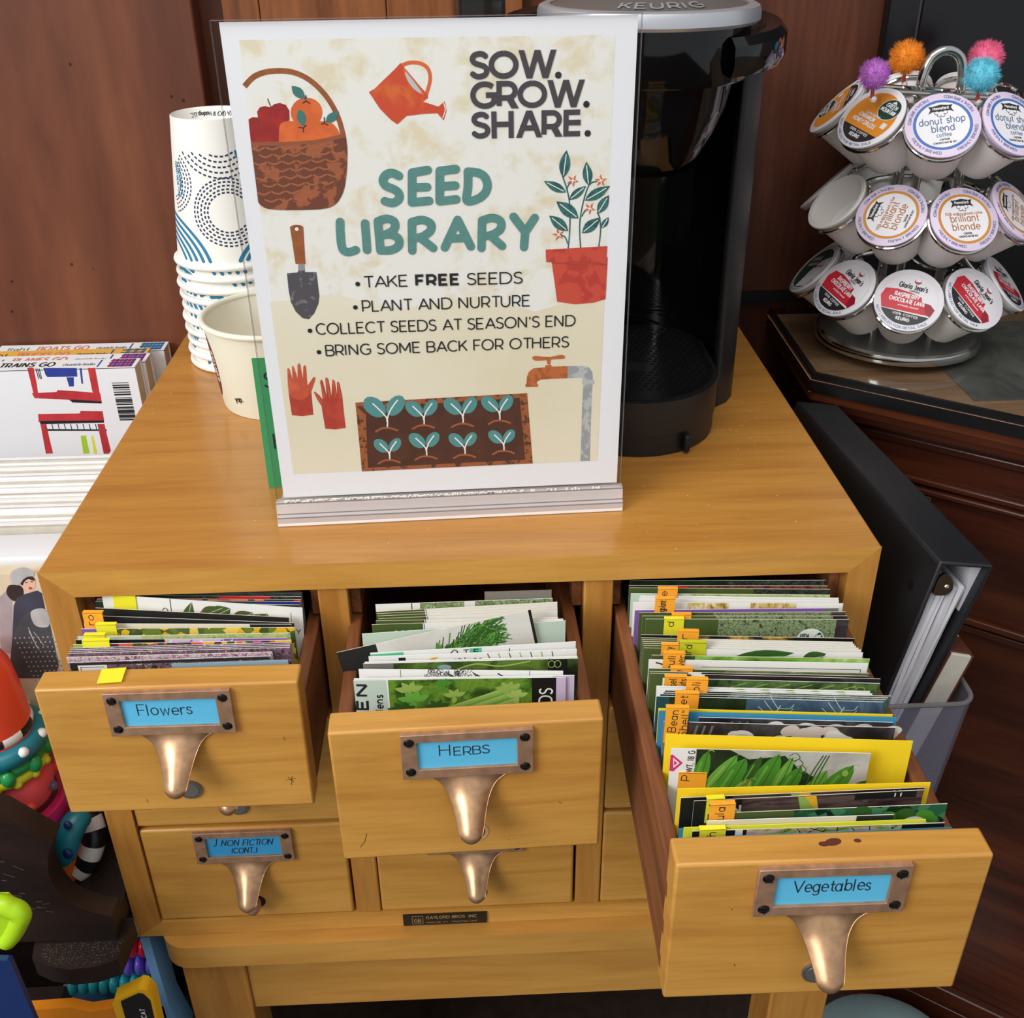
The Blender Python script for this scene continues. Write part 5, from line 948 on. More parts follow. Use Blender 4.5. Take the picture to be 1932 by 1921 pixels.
        if kind == 'green':
            b.poly([(-30, -76), (-10, -10), (20, 30), (70, 40), (82, 6), (70, -42), (30, -76)], 'pod_lid_white', 2); T('COFFEE', -24, 34, 16, 2.6, 'pod_lid_white', 60); T('ROASTERS', -24, 14, 12, 2, 'pod_lid_white', 60); T('dark roast', 30, 0, 12, 1.8, 'pod_red', 50)
        if kind != 'green':
            b.poly(ch(-42, -81), 'pod_black', 3); T('100% COFFEE', 4, -54, 8, 1.4, 'pod_lid_white', 76, 5)
            T('KEURIG', 0, -70, 12, 2.4, 'pod_lid_white', 40, 5)
        ringtext('NOT LABELED FOR RETAIL SALE', 95, 205, 320, 8, 'pod_slate')
    return b
def pod_body():
    b = MB(); b.lathe([(.0244, -.0050), (.0242, -.0085), (.0233, -.0120), (.0196, -.0445), (.0182, -.0470), (.0165, -.0474), (0, -.0462)], 'pod_white', 48); return b
PROTO = {}
def pod(kind, tier, k, spin, label, group=None):
    P, M = pod_matrix(TIER[tier][0], TIER[tier][1]+40*k, spin)
    e = M.to_euler()
    if kind not in PROTO:
        t = thing('coffee_pod', label, 'coffee pod', P, e, 'coffee pods on the carousel')
        if 'body' not in PROTO: PROTO['body'] = pod_body().build('cup', t)
        else:
            c = PROTO['body'].copy(); COL.objects.link(c); c.parent = t
        if kind == 'open':
            b = MB(); b.lathe([(.0236, -.0050), (.0236, .0004), (.0266, .0006), (.0272, .0002), (.0272, -.0010), (.0258, -.0030), (.0244, -.0050)], 'pod_white', 48); b.lathe([(.0236, .0004), (.0228, -.0120), (.0205, -.022), (.014, -.0245), (0, -.0250)], 'pod_white', 48); b.build('rim', t)
        else: pod_lid(kind).build('lid', t)
        PROTO[kind] = t
    else: dup(PROTO[kind], P, e, label)
pod('honey', 0, 0, 155, 'orange-lidded coffee pod seen nearly edge-on, under the purple pom-pom'); pod('honey', 0, 1, -14, 'orange-lidded coffee pod with green oval, turned towards the viewer')
pod('donut', 0, 2, 12, 'blue-ringed coffee pod whose whole round lid faces the viewer, top tier'); pod('donut', 0, 3, -12, 'blue-ringed coffee pod of the top tier cut off by the photo edge')
pod('plain', 1, 0, 0, 'coffee pod with its lid edge-on beside the opened pod, middle tier'); pod('open', 1, 1, 0, 'opened white coffee pod without foil lid, middle tier')
pod('blonde', 1, 2, 84, 'ochre-ringed coffee pod with its lettering running upwards, middle tier'); pod('blonde', 1, 3, 2, 'ochre-ringed coffee pod with upright lettering, middle tier'); pod('blonde', 1, 4, 40, 'ochre-ringed coffee pod of the middle tier cut off by the photo edge')
pod('green', 2, 0, 30, 'coffee pod with dark green and white lid, bottom tier'); pod('raspberry', 2, 1, -18, 'red-banded coffee pod next to the dark green pod, bottom tier'); pod('raspberry', 2, 2, -10, 'red-banded coffee pod facing straight out in the middle of the bottom tier')
pod('raspberry', 2, 3, -68, 'red-banded coffee pod with its lettering running steeply down, bottom tier'); pod('raspberry', 2, 4, -40, 'red-banded coffee pod seen at a slant by the photo edge, bottom tier')
for tier, k in ((0, 6), (0, 7), (0, 8), (1, 7), (1, 8), (2, 8)):
    pod('plain', tier, k, 0, 'white coffee pod on the far side of the chrome carousel')
    for o in COL.objects[-3:]:
        if o.parent is None and o.name.startswith('coffee_pod'): o['group'] = 'coffee pods on the far side of the carousel'

# fluffy pom-poms tied to the top of the carousel
for nm, rgb in (('purple', (196, 120, 206)), ('orange', (240, 146, 36)), ('pink', (240, 112, 150)), ('turquoise', (110, 204, 224))): plain('fluff_'+nm, rgb, .9, vary=.25)
plain('stick_red', (190, 60, 50), .6); plain('stick_white', (230, 228, 224), .5)
for nm, x, y, z, r, lb in (('purple', .5723+.006, .30, .2320, .0118, 'fluffy purple pom-pom nearest the coffee maker on the carousel top'), ('orange', .6252, .362, .2355, .0142, 'fluffy orange pom-pom beside the carousel loop'),
                           ('pink', .6905, .362, .2345, .0142, 'fluffy pink pom-pom behind the turquoise one'), ('turquoise', .6650, .309, .2290, .0140, 'fluffy turquoise pom-pom in front of the pink one')):
    t = thing('pom_pom', lb, 'pom-pom', (x, y, z), (0, 0, 0), 'pom-poms on the carousel'); rnd = random.Random(len(nm))
    b = MB(); b.ball((0, 0, 0), r*.82, 'fluff_'+nm, 16)
    for k in range(3600):
        d = Vector((rnd.gauss(0, 1), rnd.gauss(0, 1), rnd.gauss(0, 1))).normalized(); s = d.orthogonal().normalized(); s.rotate(Matrix.Rotation(rnd.random()*6.28, 3, d))
        l = r*(.86+.26*rnd.random())*(1+.10*sin(3*d.x*3.1+1)*cos(2.6*d.z*3)); w = .00026; q = d*r*.6; e = d*l+s*rnd.uniform(-.12, .12)*r
        b.add([q+s*w, q-s*w, e], [(0, 1, 2)], 'fluff_'+nm)
    f = b.build('fluff', t, smooth=False)
    b = MB(); b.tube([(0, 0, -r*.5), (.001, .001, -r-.006)], .0015, 'stick_red', 8); b.ball((.002, .001, -r-.006), .0028, 'stick_white', 8); b.build('tie', t)

# ------------------------------------------------------------------ seed packets and card dividers in the three open drawers
for n, c in (('sp_blue', (62, 140, 176)), ('sp_yellow', (250, 216, 40)), ('sp_lime', (226, 228, 60)), ('sp_cream', (226, 216, 190)), ('sp_olive', (76, 94, 46)), ('sp_black', (24, 23, 24)), ('sp_white', (236, 235, 230)), ('sp_purple', (132, 92, 170)), ('sp_lilac', (206, 188, 214)),
             ('sp_paleblue', (150, 178, 190)), ('sp_navy', (42, 58, 130)), ('sp_mint', (196, 212, 196)), ('sp_grey', (120, 116, 112)), ('tab_yellow', (238, 230, 50)), ('tab_orange', (248, 168, 48)), ('tab_lime', (196, 198, 40)), ('sp_pod', (74, 140, 46)), ('sp_pod2', (104, 168, 66)), ('sp_pink', (214, 52, 118)),
             ('sp_dark', (38, 40, 40)), ('sp_seal', (18, 92, 84)), ('sp_stalk', (170, 192, 100)), ('sp_leafl', (150, 178, 84)), ('sp_leafd', (52, 92, 36)), ('sp_orange', (232, 118, 36)), ('sp_teal', (30, 76, 78)), ('sp_sticker', (90, 196, 150)), ('sp_vein', (198, 212, 216)), ('sp_bean', (214, 202, 196)), ('sp_red', (206, 40, 40)), ('sp_gold', (232, 176, 40)), ('sp_tabgrey', (128, 122, 112))): plain(n, c, .42)
PR = printed
PR('pr_parsley', [(30, 48, 22), (60, 96, 30), (110, 150, 50), (70, 110, 38)], 60, soft=True); PR('pr_amaranth', [(70, 40, 40), (190, 130, 130), (216, 190, 180), (150, 170, 70), (60, 60, 30)], 120, (.35, 1, 1)); PR('pr_arugula', [(14, 40, 28), (34, 84, 54), (66, 124, 84), (40, 96, 66)], 170, kind='voronoi'); PR('pr_carrot', [(30, 22, 26), (66, 48, 50), (98, 82, 72), (52, 34, 42)], 120, (.3, 1, 1.4))
PR('pr_cabbage', [(40, 62, 84), (66, 92, 116), (96, 120, 140)], 40, soft=True); PR('pr_grey', [(52, 66, 58), (92, 108, 98), (130, 140, 132)], 240); PR('pr_darkleaf', [(28, 38, 24), (58, 84, 44), (96, 124, 66), (44, 52, 44)], 70, soft=True); PR('pr_blackgrey', [(22, 20, 22), (50, 44, 48), (80, 74, 74)], 90, (.3, 1, 1)); PR('pr_oliveleaf', [(70, 84, 50), (110, 122, 92), (168, 172, 156)], 60, (.6, 1, 1), soft=True)
PR('pr_bright', [(60, 110, 30), (124, 176, 60), (170, 206, 110), (210, 226, 180)], 60, (.6, 1, 1), soft=True); PR('pr_peppers', [(18, 16, 16), (40, 36, 30), (196, 150, 60), (190, 160, 140)], 45, (.6, 1, 1), spread=(.42, .64)); PR('pr_kale', [(34, 46, 30), (96, 116, 78), (158, 172, 128), (70, 88, 58)], 620, detail=6, spread=(.35, .65)); PR('pr_gold', [(40, 40, 30), (206, 176, 90), (236, 232, 216)], 240, (1, 1, .4)); PR('pr_redleaf', [(48, 18, 26), (90, 36, 46), (120, 80, 60), (40, 30, 30)], 160)
PR('pr_purple', [(30, 40, 26), (62, 84, 44), (150, 84, 136), (70, 92, 52), (214, 196, 204)], 460, detail=6, spread=(.34, .66)); PR('pr_pinkwhite', [(44, 66, 36), (176, 120, 146), (220, 206, 204), (70, 92, 52)], 420, detail=6, spread=(.34, .66)); PR('pr_orangepurple', [(90, 40, 80), (214, 110, 40), (220, 90, 150), (70, 84, 40), (236, 190, 60)], 260, kind='voronoi'); PR('pr_yellow', [(70, 90, 36), (110, 130, 50), (232, 184, 40), (240, 204, 90), (84, 104, 60)], 200, kind='voronoi')
PR('pr_dark', [(18, 20, 18), (44, 50, 42), (84, 92, 78)], 360, detail=6); PR('pr_redflower', [(34, 50, 36), (190, 50, 30), (226, 110, 40), (60, 40, 30)], 130, kind='voronoi'); PR('pr_lightgreen', [(150, 170, 96), (190, 204, 140), (110, 134, 70)], 160); PR('pr_marble', [(206, 202, 192), (228, 224, 216), (238, 236, 230)], 18, soft=True); PR('pr_basil', [(26, 36, 22), (60, 84, 34), (104, 130, 52), (44, 60, 40)], 30, soft=True); PR('pr_engrave', [(70, 92, 50), (124, 144, 92), (206, 212, 190)], 420, detail=6); PR('pr_dkgreen', [(22, 36, 24), (38, 58, 36)], 120); PR('pr_beanbg', [(26, 24, 26), (52, 48, 50), (90, 86, 86)], 40, soft=True); PR('pr_peabg', [(150, 148, 142), (184, 182, 176), (206, 204, 200)], 30, soft=True)
Z_ = {'blue': [(1, 'sp_blue')], 'yellow': [(1, 'sp_yellow')], 'lime': [(1, 'sp_lime')], 'cream': [(.8, 'sp_cream'), (1, 'sp_dark')], 'amaranth': [(.17, 'sp_black'), (.2, 'sp_white'), (.215, 'sp_black'), (1, 'pr_amaranth')], 'arugula': [(.36, 'sp_olive'), (1, 'pr_arugula')],
      'carrot': [(.21, 'sp_black'), (1, 'pr_carrot')], 'peas': [(.125, 'sp_white'), (1, 'pr_peabg')], 'beans': [(.10, 'sp_grey'), (1, 'pr_beanbg')], 'beans2': [(1, 'pr_beanbg')], 'cabbage': [(.06, 'sp_teal'), (.40, 'pr_dkgreen'), (1, 'pr_cabbage')], 'greydense': [(.3, 'pr_dkgreen'), (1, 'pr_grey')],
      'beet': [(1, 'sp_white')], 'darkleaf': [(.1, 'sp_white'), (.16, 'sp_black'), (1, 'pr_darkleaf')], 'blackprint': [(.18, 'sp_olive'), (.24, 'sp_white'), (1, 'pr_blackgrey')], 'oliveleaf': [(.35, 'sp_olive'), (1, 'pr_oliveleaf')], 'whiteline': [(1, 'sp_white')], 'brightgreen': [(.2, 'sp_olive'), (1, 'pr_bright')],
      'kaleart': [(.2, 'sp_olive'), (1, 'sp_white')], 'olivewhite': [(.26, 'sp_olive'), (.265, 'sp_dark'), (1, 'sp_white')], 'peppers': [(.06, 'sp_black'), (1, 'pr_peppers')], 'kale': [(.36, 'sp_olive'), (.94, 'pr_kale'), (1, 'pr_blackgrey')], 'kale2': [(.36, 'sp_olive'), (.93, 'pr_kale'), (1, 'pr_blackgrey')],
      'purple': [(.93, 'sp_purple'), (1, 'sp_grey')], 'goldart': [(.26, 'sp_white'), (.46, 'pr_gold'), (.56, 'sp_white'), (.78, 'pr_gold'), (1, 'sp_white')], 'whiteplain': [(1, 'sp_white')], 'lightgreen': [(.3, 'sp_mint'), (1, 'pr_lightgreen')], 'oliveleaf2': [(.62, 'sp_olive'), (1, 'pr_dark')], 'redleaf': [(.2, 'sp_dark'), (.3, 'sp_red'), (1, 'pr_redleaf')], 'darkback': [(.5, 'pr_dkgreen'), (1, 'pr_dark')],
      'paleblue': [(1, 'sp_paleblue')], 'purpleframe': [(1, 'pr_purple')], 'pinkwhite': [(1, 'pr_pinkwhite')], 'purplegreen': [(1, 'pr_purple')], 'orangepurple': [(.06, 'sp_leafl'), (1, 'pr_orangepurple')], 'blackwhite': [(.42, 'sp_black'), (.7, 'sp_lilac'), (1, 'sp_purple')], 'yellowflower': [(.1, 'sp_purple'), (1, 'pr_yellow')], 'blacktex': [(1, 'sp_dark')],
      'milkweed': [(1, 'sp_white')], 'darkgreen': [(1, 'pr_dkgreen')], 'navy': [(.8, 'sp_teal'), (1, 'sp_navy')], 'redflower': [(1, 'pr_redflower')], 'redstripe': [(.6, 'pr_dark'), (.85, 'sp_red'), (1, 'pr_dark')],
      'parsley': [(.155, 'sp_mint'), (.162, 'sp_white'), (.84, 'pr_parsley'), (.955, 'sp_black'), (1, 'sp_lilac')], 'whitelilac': [(.9, 'sp_white'), (1, 'sp_lilac')], 'inkflowers': [(1, 'sp_white')], 'basil': [(.14, 'sp_grey'), (.86, 'pr_basil'), (.95, 'sp_black'), (1, 'pr_basil')], 'whitesmall': [(1, 'sp_white')], 'whitegrass': [(1, 'sp_white')], 'whitenote': [(1, 'sp_white')],
      'dill': [(.20, 'sp_dark'), (.985, 'pr_marble'), (1, 'sp_black')], 'mint': [(1, 'sp_mint')], 'engraved': [(.2, 'sp_white'), (.206, 'sp_dark'), (.25, 'sp_white'), (.5, 'pr_engrave'), (.56, 'sp_white'), (1, 'pr_engrave')], 'greytab': [(1, 'sp_tabgrey')]}
def overlay(b, kind, w, h, rnd):
    P, ST, T = b.poly, b.stroke, b.text
    def seal(u, v, r):
        P(arc(u, v, r, r, 0, 360, 28)[:-1], 'sp_white', 5); P(arc(u, v, r*.92, r*.92, -40, 50, 10)+[(u, v)], 'sp_seal', 6)
        T('USDA', u-r*.72, v+r*.15, r*.42, r*.07, 'sp_seal', 7, width=r*.62); T('ORGANIC', u-r*.02, v+r*.18, r*.30, r*.05, 'sp_white', 7, width=r*.82)
    if kind == 'peas':
        P([(.0131, 0), (.030, 0), (.040, -.006), (.058, -.003), (.066, -.012), (.080, -.020), (.080, -.040), (.0131, -.040)], 'pr_dkgreen', 1)
        T('NET WT. 18 G', .0117, -.0235, .0036, .0005, 'ink', 3, width=.0225, rot=88)
        P([(.0010, -.0040), (.0066, -.0095), (.0020, -.0155), (-.0, -.0150), (0, -.0046)], 'sp_pink', 2); P([(.0014, -.0060), (.0050, -.0096), (.0020, -.0132)], 'sp_white', 3); P([(.0020, -.0078), (.0038, -.0097), (.0022, -.0115)], 'sp_pink', 4)
        for i, (x0, y0, x1, y1, hw, m) in enumerate(((.0135, -.030, .019, -.001, .0046, 'sp_pod'), (.016, -.036, .034, -.003, .0052, 'sp_pod2'), (.024, -.040, .0385, -.005, .0070, 'sp_pod'), (.038, -.026, .046, -.004, .0034, 'sp_leafd'), (.043, -.036, .055, -.002, .0068, 'sp_pod'), (.054, -.030, .062, -.004, .0038, 'sp_pod2'), (.056, -.036, .067, -.010, .0056, 'sp_pod'), (.070, -.036, .080, -.012, .0050, 'sp_pod2'), (.076, -.038, .093, -.008, .0068, 'sp_pod'), (.088, -.034, .101, -.018, .0038, 'sp_leafd'), (.034, -.034, .042, -.019, .0044, 'sp_leafl'))):
            P(leaf_shape((x0, y0), (x1, y1), hw*.86, 10, .6), m, 2); ST([(x0*.8+x1*.2-hw*.35, y0*.8+y1*.2), (x0*.25+x1*.75-hw*.35, y0*.25+y1*.75)], hw*.22, 'sp_pod2' if m != 'sp_pod2' else 'sp_leafl', 3, 'round')
            ST([(x0, y0), ((x0+x1)/2+.0010, (y0+y1)/2), (x1, y1)], .0004, 'sp_leafd', 3); ST([(x1, y1), (x1+.0020, y1+.0006), (x1+.0032, y1-.0006)], .0004, 'sp_stalk', 4)
        for k in range(4): ST(cr([(.060+.003*k, -.003-.004*k), (.063+.002*k, -.001-.004*k), (.0655+.002*k, -.004-.004*k), (.0625+.002*k, -.006-.004*k), (.060+.003*k, -.004-.004*k)], 5), .0004, 'sp_leafd', 4)
        for k in range(3): ST(cr([(.068+.002*k, -.034), (.072+.002*k, -.016), (.077+.0015*k, -.002)], 5), .0006, 'sp_leafd', 4)
        b.poly(ell(.0895, -.0135, .0016, .0022), 'sp_leafl', 5)
    elif kind == 'parsley':
        T('ELEN', .0065, -.040, .0072, .0015, 'ink', 3, width=.0385, rot=88); T('Gardens', .0150, -.036, .0052, .0008, 'ink', 3, width=.026, rot=88); T('SEEDS', w*.84+.0110, -.034, .0080, .0010, 'sp_white', 3, width=.027, rot=88)
        for k in range(11): ST(cr([(.036+.0010*k, -.026-.0011*k), (.062+.001*k, -.016-.0012*k), (.092, -.004-.0016*k)], 4), .0013+.0005*(k % 2), ('sp_stalk', 'sp_leafl', 'sp_pod2')[k % 3], 3)
        for x, y, s, m in ((.031, -.008, .009, 'sp_leafl'), (.033, -.015, .010, 'sp_pod2'), (.050, -.004, .006, 'sp_pod'), (.056, -.012, .007, 'sp_leafl'), (.086, -.008, .008, 'sp_leafl'), (.091, -.013, .007, 'sp_stalk'), (.026, -.022, .009, 'sp_leafd'), (.046, -.020, .008, 'sp_leafd')):
            for a in (30, 75, 120, 165, 260): P(leaf_shape((x, y), (x+s*cos(radians(a)), y+s*.8*sin(radians(a))), s*.22), m, 4)
    elif kind == 'dill':
        for k in range(620):
            t = rnd.random(); x = .050+.044*t; y = -.024+.016*t+rnd.uniform(-.012, .010)*(.35+.65*t)
            a = radians(20+rnd.uniform(-55, 55)); l = rnd.uniform(.004, .012); ST([(x, y), (x+l*cos(a), min(-.0006, y+l*sin(a)))], .0006, ('sp_leafd', 'sp_pod', 'sp_leafd', 'sp_pod2', 'sp_leafd')[k % 5], 2+k % 3)
        for k in range(6): ST(cr([(.050, -.030), (.060+.002*k, -.020), (.074+.004*k, -.010-.0022*k)], 4), .0009, 'sp_stalk', 3)
        for k in range(5): ST([(.024+.008*k, -.010-.002*k), (.031+.008*k, -.018-.002*k)], .0010, 'sp_cream', 2)
    elif kind in ('beans', 'beans2'):
        for k in range(15): P(ell(.036+rnd.random()*.066, -.0035-rnd.random()*.0085, .0048+rnd.random()*.002, .0036, rnd.uniform(-25, 25)), ('sp_bean', 'sp_white')[k % 2], 3)
        for k in range(3): ST([(.016+.004*k, -.012), (.018+.004*k, -.002)], .0012, 'sp_grey', 2)
    elif kind == 'cabbage':
        for x0, x1 in ((.047, .082), (.078, .112)): P(cr([(x0, -.024), (x0+.004, -.012), ((x0+x1)/2-.004, -.005), ((x0+x1)/2+.006, -.0025), (x1-.003, -.008), (x1, -.024)], 4), 'pr_cabbage', 2)
        for x in (.060, .094):
            ST(cr([(x, -.026), (x+.003, -.014), (x+.007, -.004)], 4), .0013, 'sp_vein', 4, taper=(1, .4))
            for k in range(5): ST(cr([(x+.001+.0012*k, -.022+.004*k), (x-.006+.002*k, -.016+.004*k), (x-.011+.003*k, -.013+.004*k)], 3), .0004, 'sp_vein', 4); ST(cr([(x+.001+.0012*k, -.022+.004*k), (x+.008+.001*k, -.018+.003*k), (x+.014, -.015+.003*k)], 3), .0004, 'sp_vein', 4)
        seal(.103, -.0235, .0075)
    elif kind == 'arugula':
        for k in range(26): P(ell(.046+rnd.random()*.066, -.003-rnd.random()*.020, .0052, .0040, rnd.uniform(-40, 40)), ('sp_pod', 'sp_seal', 'pr_arugula', 'sp_leafd')[k % 4], 2)
        seal(.101, -.0150, .0078); P(ell(.012, -.018, .0035, .0042), 'sp_leafl', 3); P(ell(.0185, -.0165, .0035, .0042), 'sp_leafl', 3); P([(.088, -.0185), (.114, -.0170), (.114, -.0215), (.088, -.0230)], 'sp_black', 7); ST(ell(.103, -.0198, .0042, .0014, 3)+[ell(.103, -.0198, .0042, .0014, 3)[0]], .0007, 'sp_white', 8)
    elif kind == 'kale': seal(w-.0215, -.0150, .0085); P(ell(.014, -.016, .0030, .0036), 'sp_leafl', 3)
    elif kind == 'beet':
        for k in range(5): P(ell(.046+.0135*k, -.0070, .0085, .0055, -8), 'pr_beet', 2); ST([(.046+.0135*k, -.0125), (.048+.0135*k, -.0015)], .0006, 'sp_lilac', 3)
        for k in range(5): P(leaf_shape((.040+.0135*k, -.004), (.048+.0135*k, -.0005), .0016), 'sp_leafl', 3)
    elif kind == 'kaleart':
        for k, (a, c) in enumerate((((.048, -.006), (.086, -.0035), ), ((.090, -.0060), (.104, -.0030)))): P(leaf_shape((a[0], -.0075), (c[0], -.0012), .0046), 'sp_leafd', 2); ST([a, c], .0004, 'sp_mint', 3)
    elif kind == 'whiteline': ST([(.090, -.0105), (.1195, -.0105), (.1195, -.0045), (.03, -.0045)], .0004, 'sp_teal', 2); ST(cr([(.004, -.002), (.009, -.004), (.012, -.010), (.010, -.016)], 4), .0010, 'sp_dark', 2)
    elif kind == 'darkleaf':
        for x in (.104, .1085): ST(ell(x, -.0045, .0024, .0017)+[ell(x, -.0045, .0024, .0017)[0]], .0006, 'sp_leafl', 3)
        for k in range(6): ST(cr([(.03+.012*k, -.012), (.036+.012*k, -.006), (.046+.012*k, -.002)], 3), .0005, 'sp_stalk', 2)
    elif kind == 'amaranth':
        T('IN', .0235, -.0095, .0062, .0011, 'sp_white', 3, width=.0058, rot=88); P([(w*.83, -.0002), (w, -.0002), (w, -.0052), (w*.83, -.0052)], 'sp_black', 3)
        for k in range(26): x = .046+rnd.random()*.052; ST(cr([(x, -.011), (x+rnd.uniform(-.004, .004), -.005), (x+rnd.uniform(-.006, .006), -.0005)], 3), .0005, ('sp_dark', 'sp_stalk', 'sp_leafl')[k % 3], 2)
    elif kind == 'carrot':
        P([(w*.70, 0), (w*.97, 0), (w*.97, -.0042), (w*.70, -.0042)], 'sp_black', 3); T('II', w*.87, -.0036, .0030, .0006, 'sp_white', 4, width=.005); P([(w*.45, -.0002), (w*.53, -.0002), (w*.56, -.014), (w*.48, -.014)], 'sp_leafl', 3); P([(w*.48, -.0002), (w*.53, -.0002), (w*.55, -.012)], 'sp_gold', 4)
        T('N', .018, -.0095, .0062, .0012, 'sp_white', 3, width=.006, rot=0)
    elif kind == 'purpleframe':
        P([(.0005, -.0005), (w-.001, -.0005), (w-.001, -.0022), (.0005, -.0022)], 'sp_dark', 2); P([(.0005, -.0005), (.0045, -.0005), (.0045, -.03), (.0005, -.03)], 'sp_dark', 2); P([(.0045, -.0022), (.021, -.0022), (.021, -.03), (.0045, -.03)], 'sp_white', 2); ST([(.0060, -.03), (.0060, -.0036), (.0195, -.0036)], .0004, 'ink', 3)
    elif kind == 'milkweed':
        T('SEED', .0395, -.0240, .0036, .0005, 'ink', 3, width=.0175, rot=86); ST([(.0425, 0), (.0425, -.03)], .0005, 'ink', 3)
        for a, c, q in (((.049, -.024), (.056, -.001), .004), ((.060, -.012), (.075, -.004), .0050), ((.067, -.012), (.080, -.004), .0060), ((.080, -.014), (.094, -.006), .0050), ((.091, -.022), (.103, -.006), .0080)): P(leaf_shape(a, c, q), 'sp_olive', 2); ST([a, c], .0004, 'sp_mint', 3)
        for x, y in ((.062, -.0115), (.068, -.0130), (.076, -.0135)): 
            for d in (-.0022, 0, .0022): P(leaf_shape((x+d*1.2, y-.004), (x+d*.4, y+.004), .0016), 'sp_orange', 4); ST([(x+d*1.2, y-.004), (x+d*.4, y+.004)], .0003, 'sp_red', 5)
        for k in range(12): P(leaf_shape((.0975, -.0135), (.0975+.008*cos(.524*k), -.0135+.0065*sin(.524*k)), .0012), 'sp_gold' if k % 2 else 'sp_orange', 4)
        T('EST 1976', .1150, -.0180, .0022, .00035, 'ink', 3, width=.008, rot=86); ST([(.1175, -.004), (.1175, -.024)], .0003, 'ink', 3); T('Y', .120, -.020, .004, .0005, 'ink', 3)
    elif kind == 'inkflowers':
        for cx in (.043, .058):
            for k in range(16): x, y = cx+rnd.uniform(-.006, .006), -.0045+rnd.uniform(-.003, .003); ST(leaf_shape((x, y), (x+rnd.uniform(-.003, .003), y+.003), .0009), .0003, 'ink', 2)
            for k in range(5): ST([(cx+.006+.0012*k, -.0012-.0008*k), (cx+.0105+.0012*k, -.0078)], .0005, 'ink', 2)
        for x in (.0235, .0960): ST([(x, 0), (x, -.010)], .0003, 'ink', 2)
        ST([(.078, -.002), (.084, -.006)], .0008, 'ink', 2)
    elif kind == 'whitenote':
        P([(0, -.001), (.019, -.0005), (.019, -.0034), (0, -.004)], 'sp_sticker', 2); P([(.057, -.0005), (.064, -.0005), (.064, -.005), (.057, -.005)], 'sp_sticker', 2)
        ST(cr([(.045, -.006), (.050, -.003), (.048, -.001), (.046, -.005), (.055, -.004)], 4), .0006, 'ink', 3); ST([(.080, -.002), (.080, -.0045)], .0005, 'ink', 3); ST([(.036, -.006), (.041, -.005)], .0006, 'ink', 3); T('T.E.', .053, -.005, .004, .0006, 'ink', 3, width=.012)
    elif kind in ('whitesmall', 'whitegrass'):
        T('HERB' if kind == 'whitesmall' else 'chives', .048, -.0058, .0030, .0007, 'ink', 2, width=.017)
        for k in range(7): ST([(.070+.006*k, -.006), (.068+.0062*k, -.0008)], .0006, ('sp_olive', 'sp_leafl')[k % 2], 2)
        P(leaf_shape((.034, -.004), (.040, -.002), .0009), 'sp_gold', 2); P([(.017, -.0045), (.021, -.0045), (.021, -.0015), (.017, -.0015)], 'sp_black', 2)
    elif kind == 'basil':
        for x in (.1085, .1120): ST(ell(x-.0015, -.0035, .0018, .0024)+[ell(x-.0015, -.0035, .0018, .0024)[0]], .0005, 'sp_leafl', 4)
        ST(cr([(.052, -.006), (.064, -.002), (.078, -.004), (.095, -.001)], 4), .0009, 'sp_stalk', 2); P(ell(.046, -.004, .004, .002), 'sp_paleblue', 2)
    elif kind == 'olivewhite': ST([(w*.272, 0), (w*.272, -.02)], .0004, 'ink', 2); [P(leaf_shape((.012+.004*k, -.0075), (.015+.004*k, -.0045), .0009), 'sp_mint', 2) for k in range(4)]
    elif kind == 'blackwhite':
        for k in range(7): P(leaf_shape((.052+.006*k, -.010), (.057+.006*k, -.0003), .0018), ('sp_white', 'sp_lilac', 'sp_purple')[k % 3], 2)
printed('pr_beet', [(110, 20, 70), (168, 40, 110), (190, 80, 140)], 300)
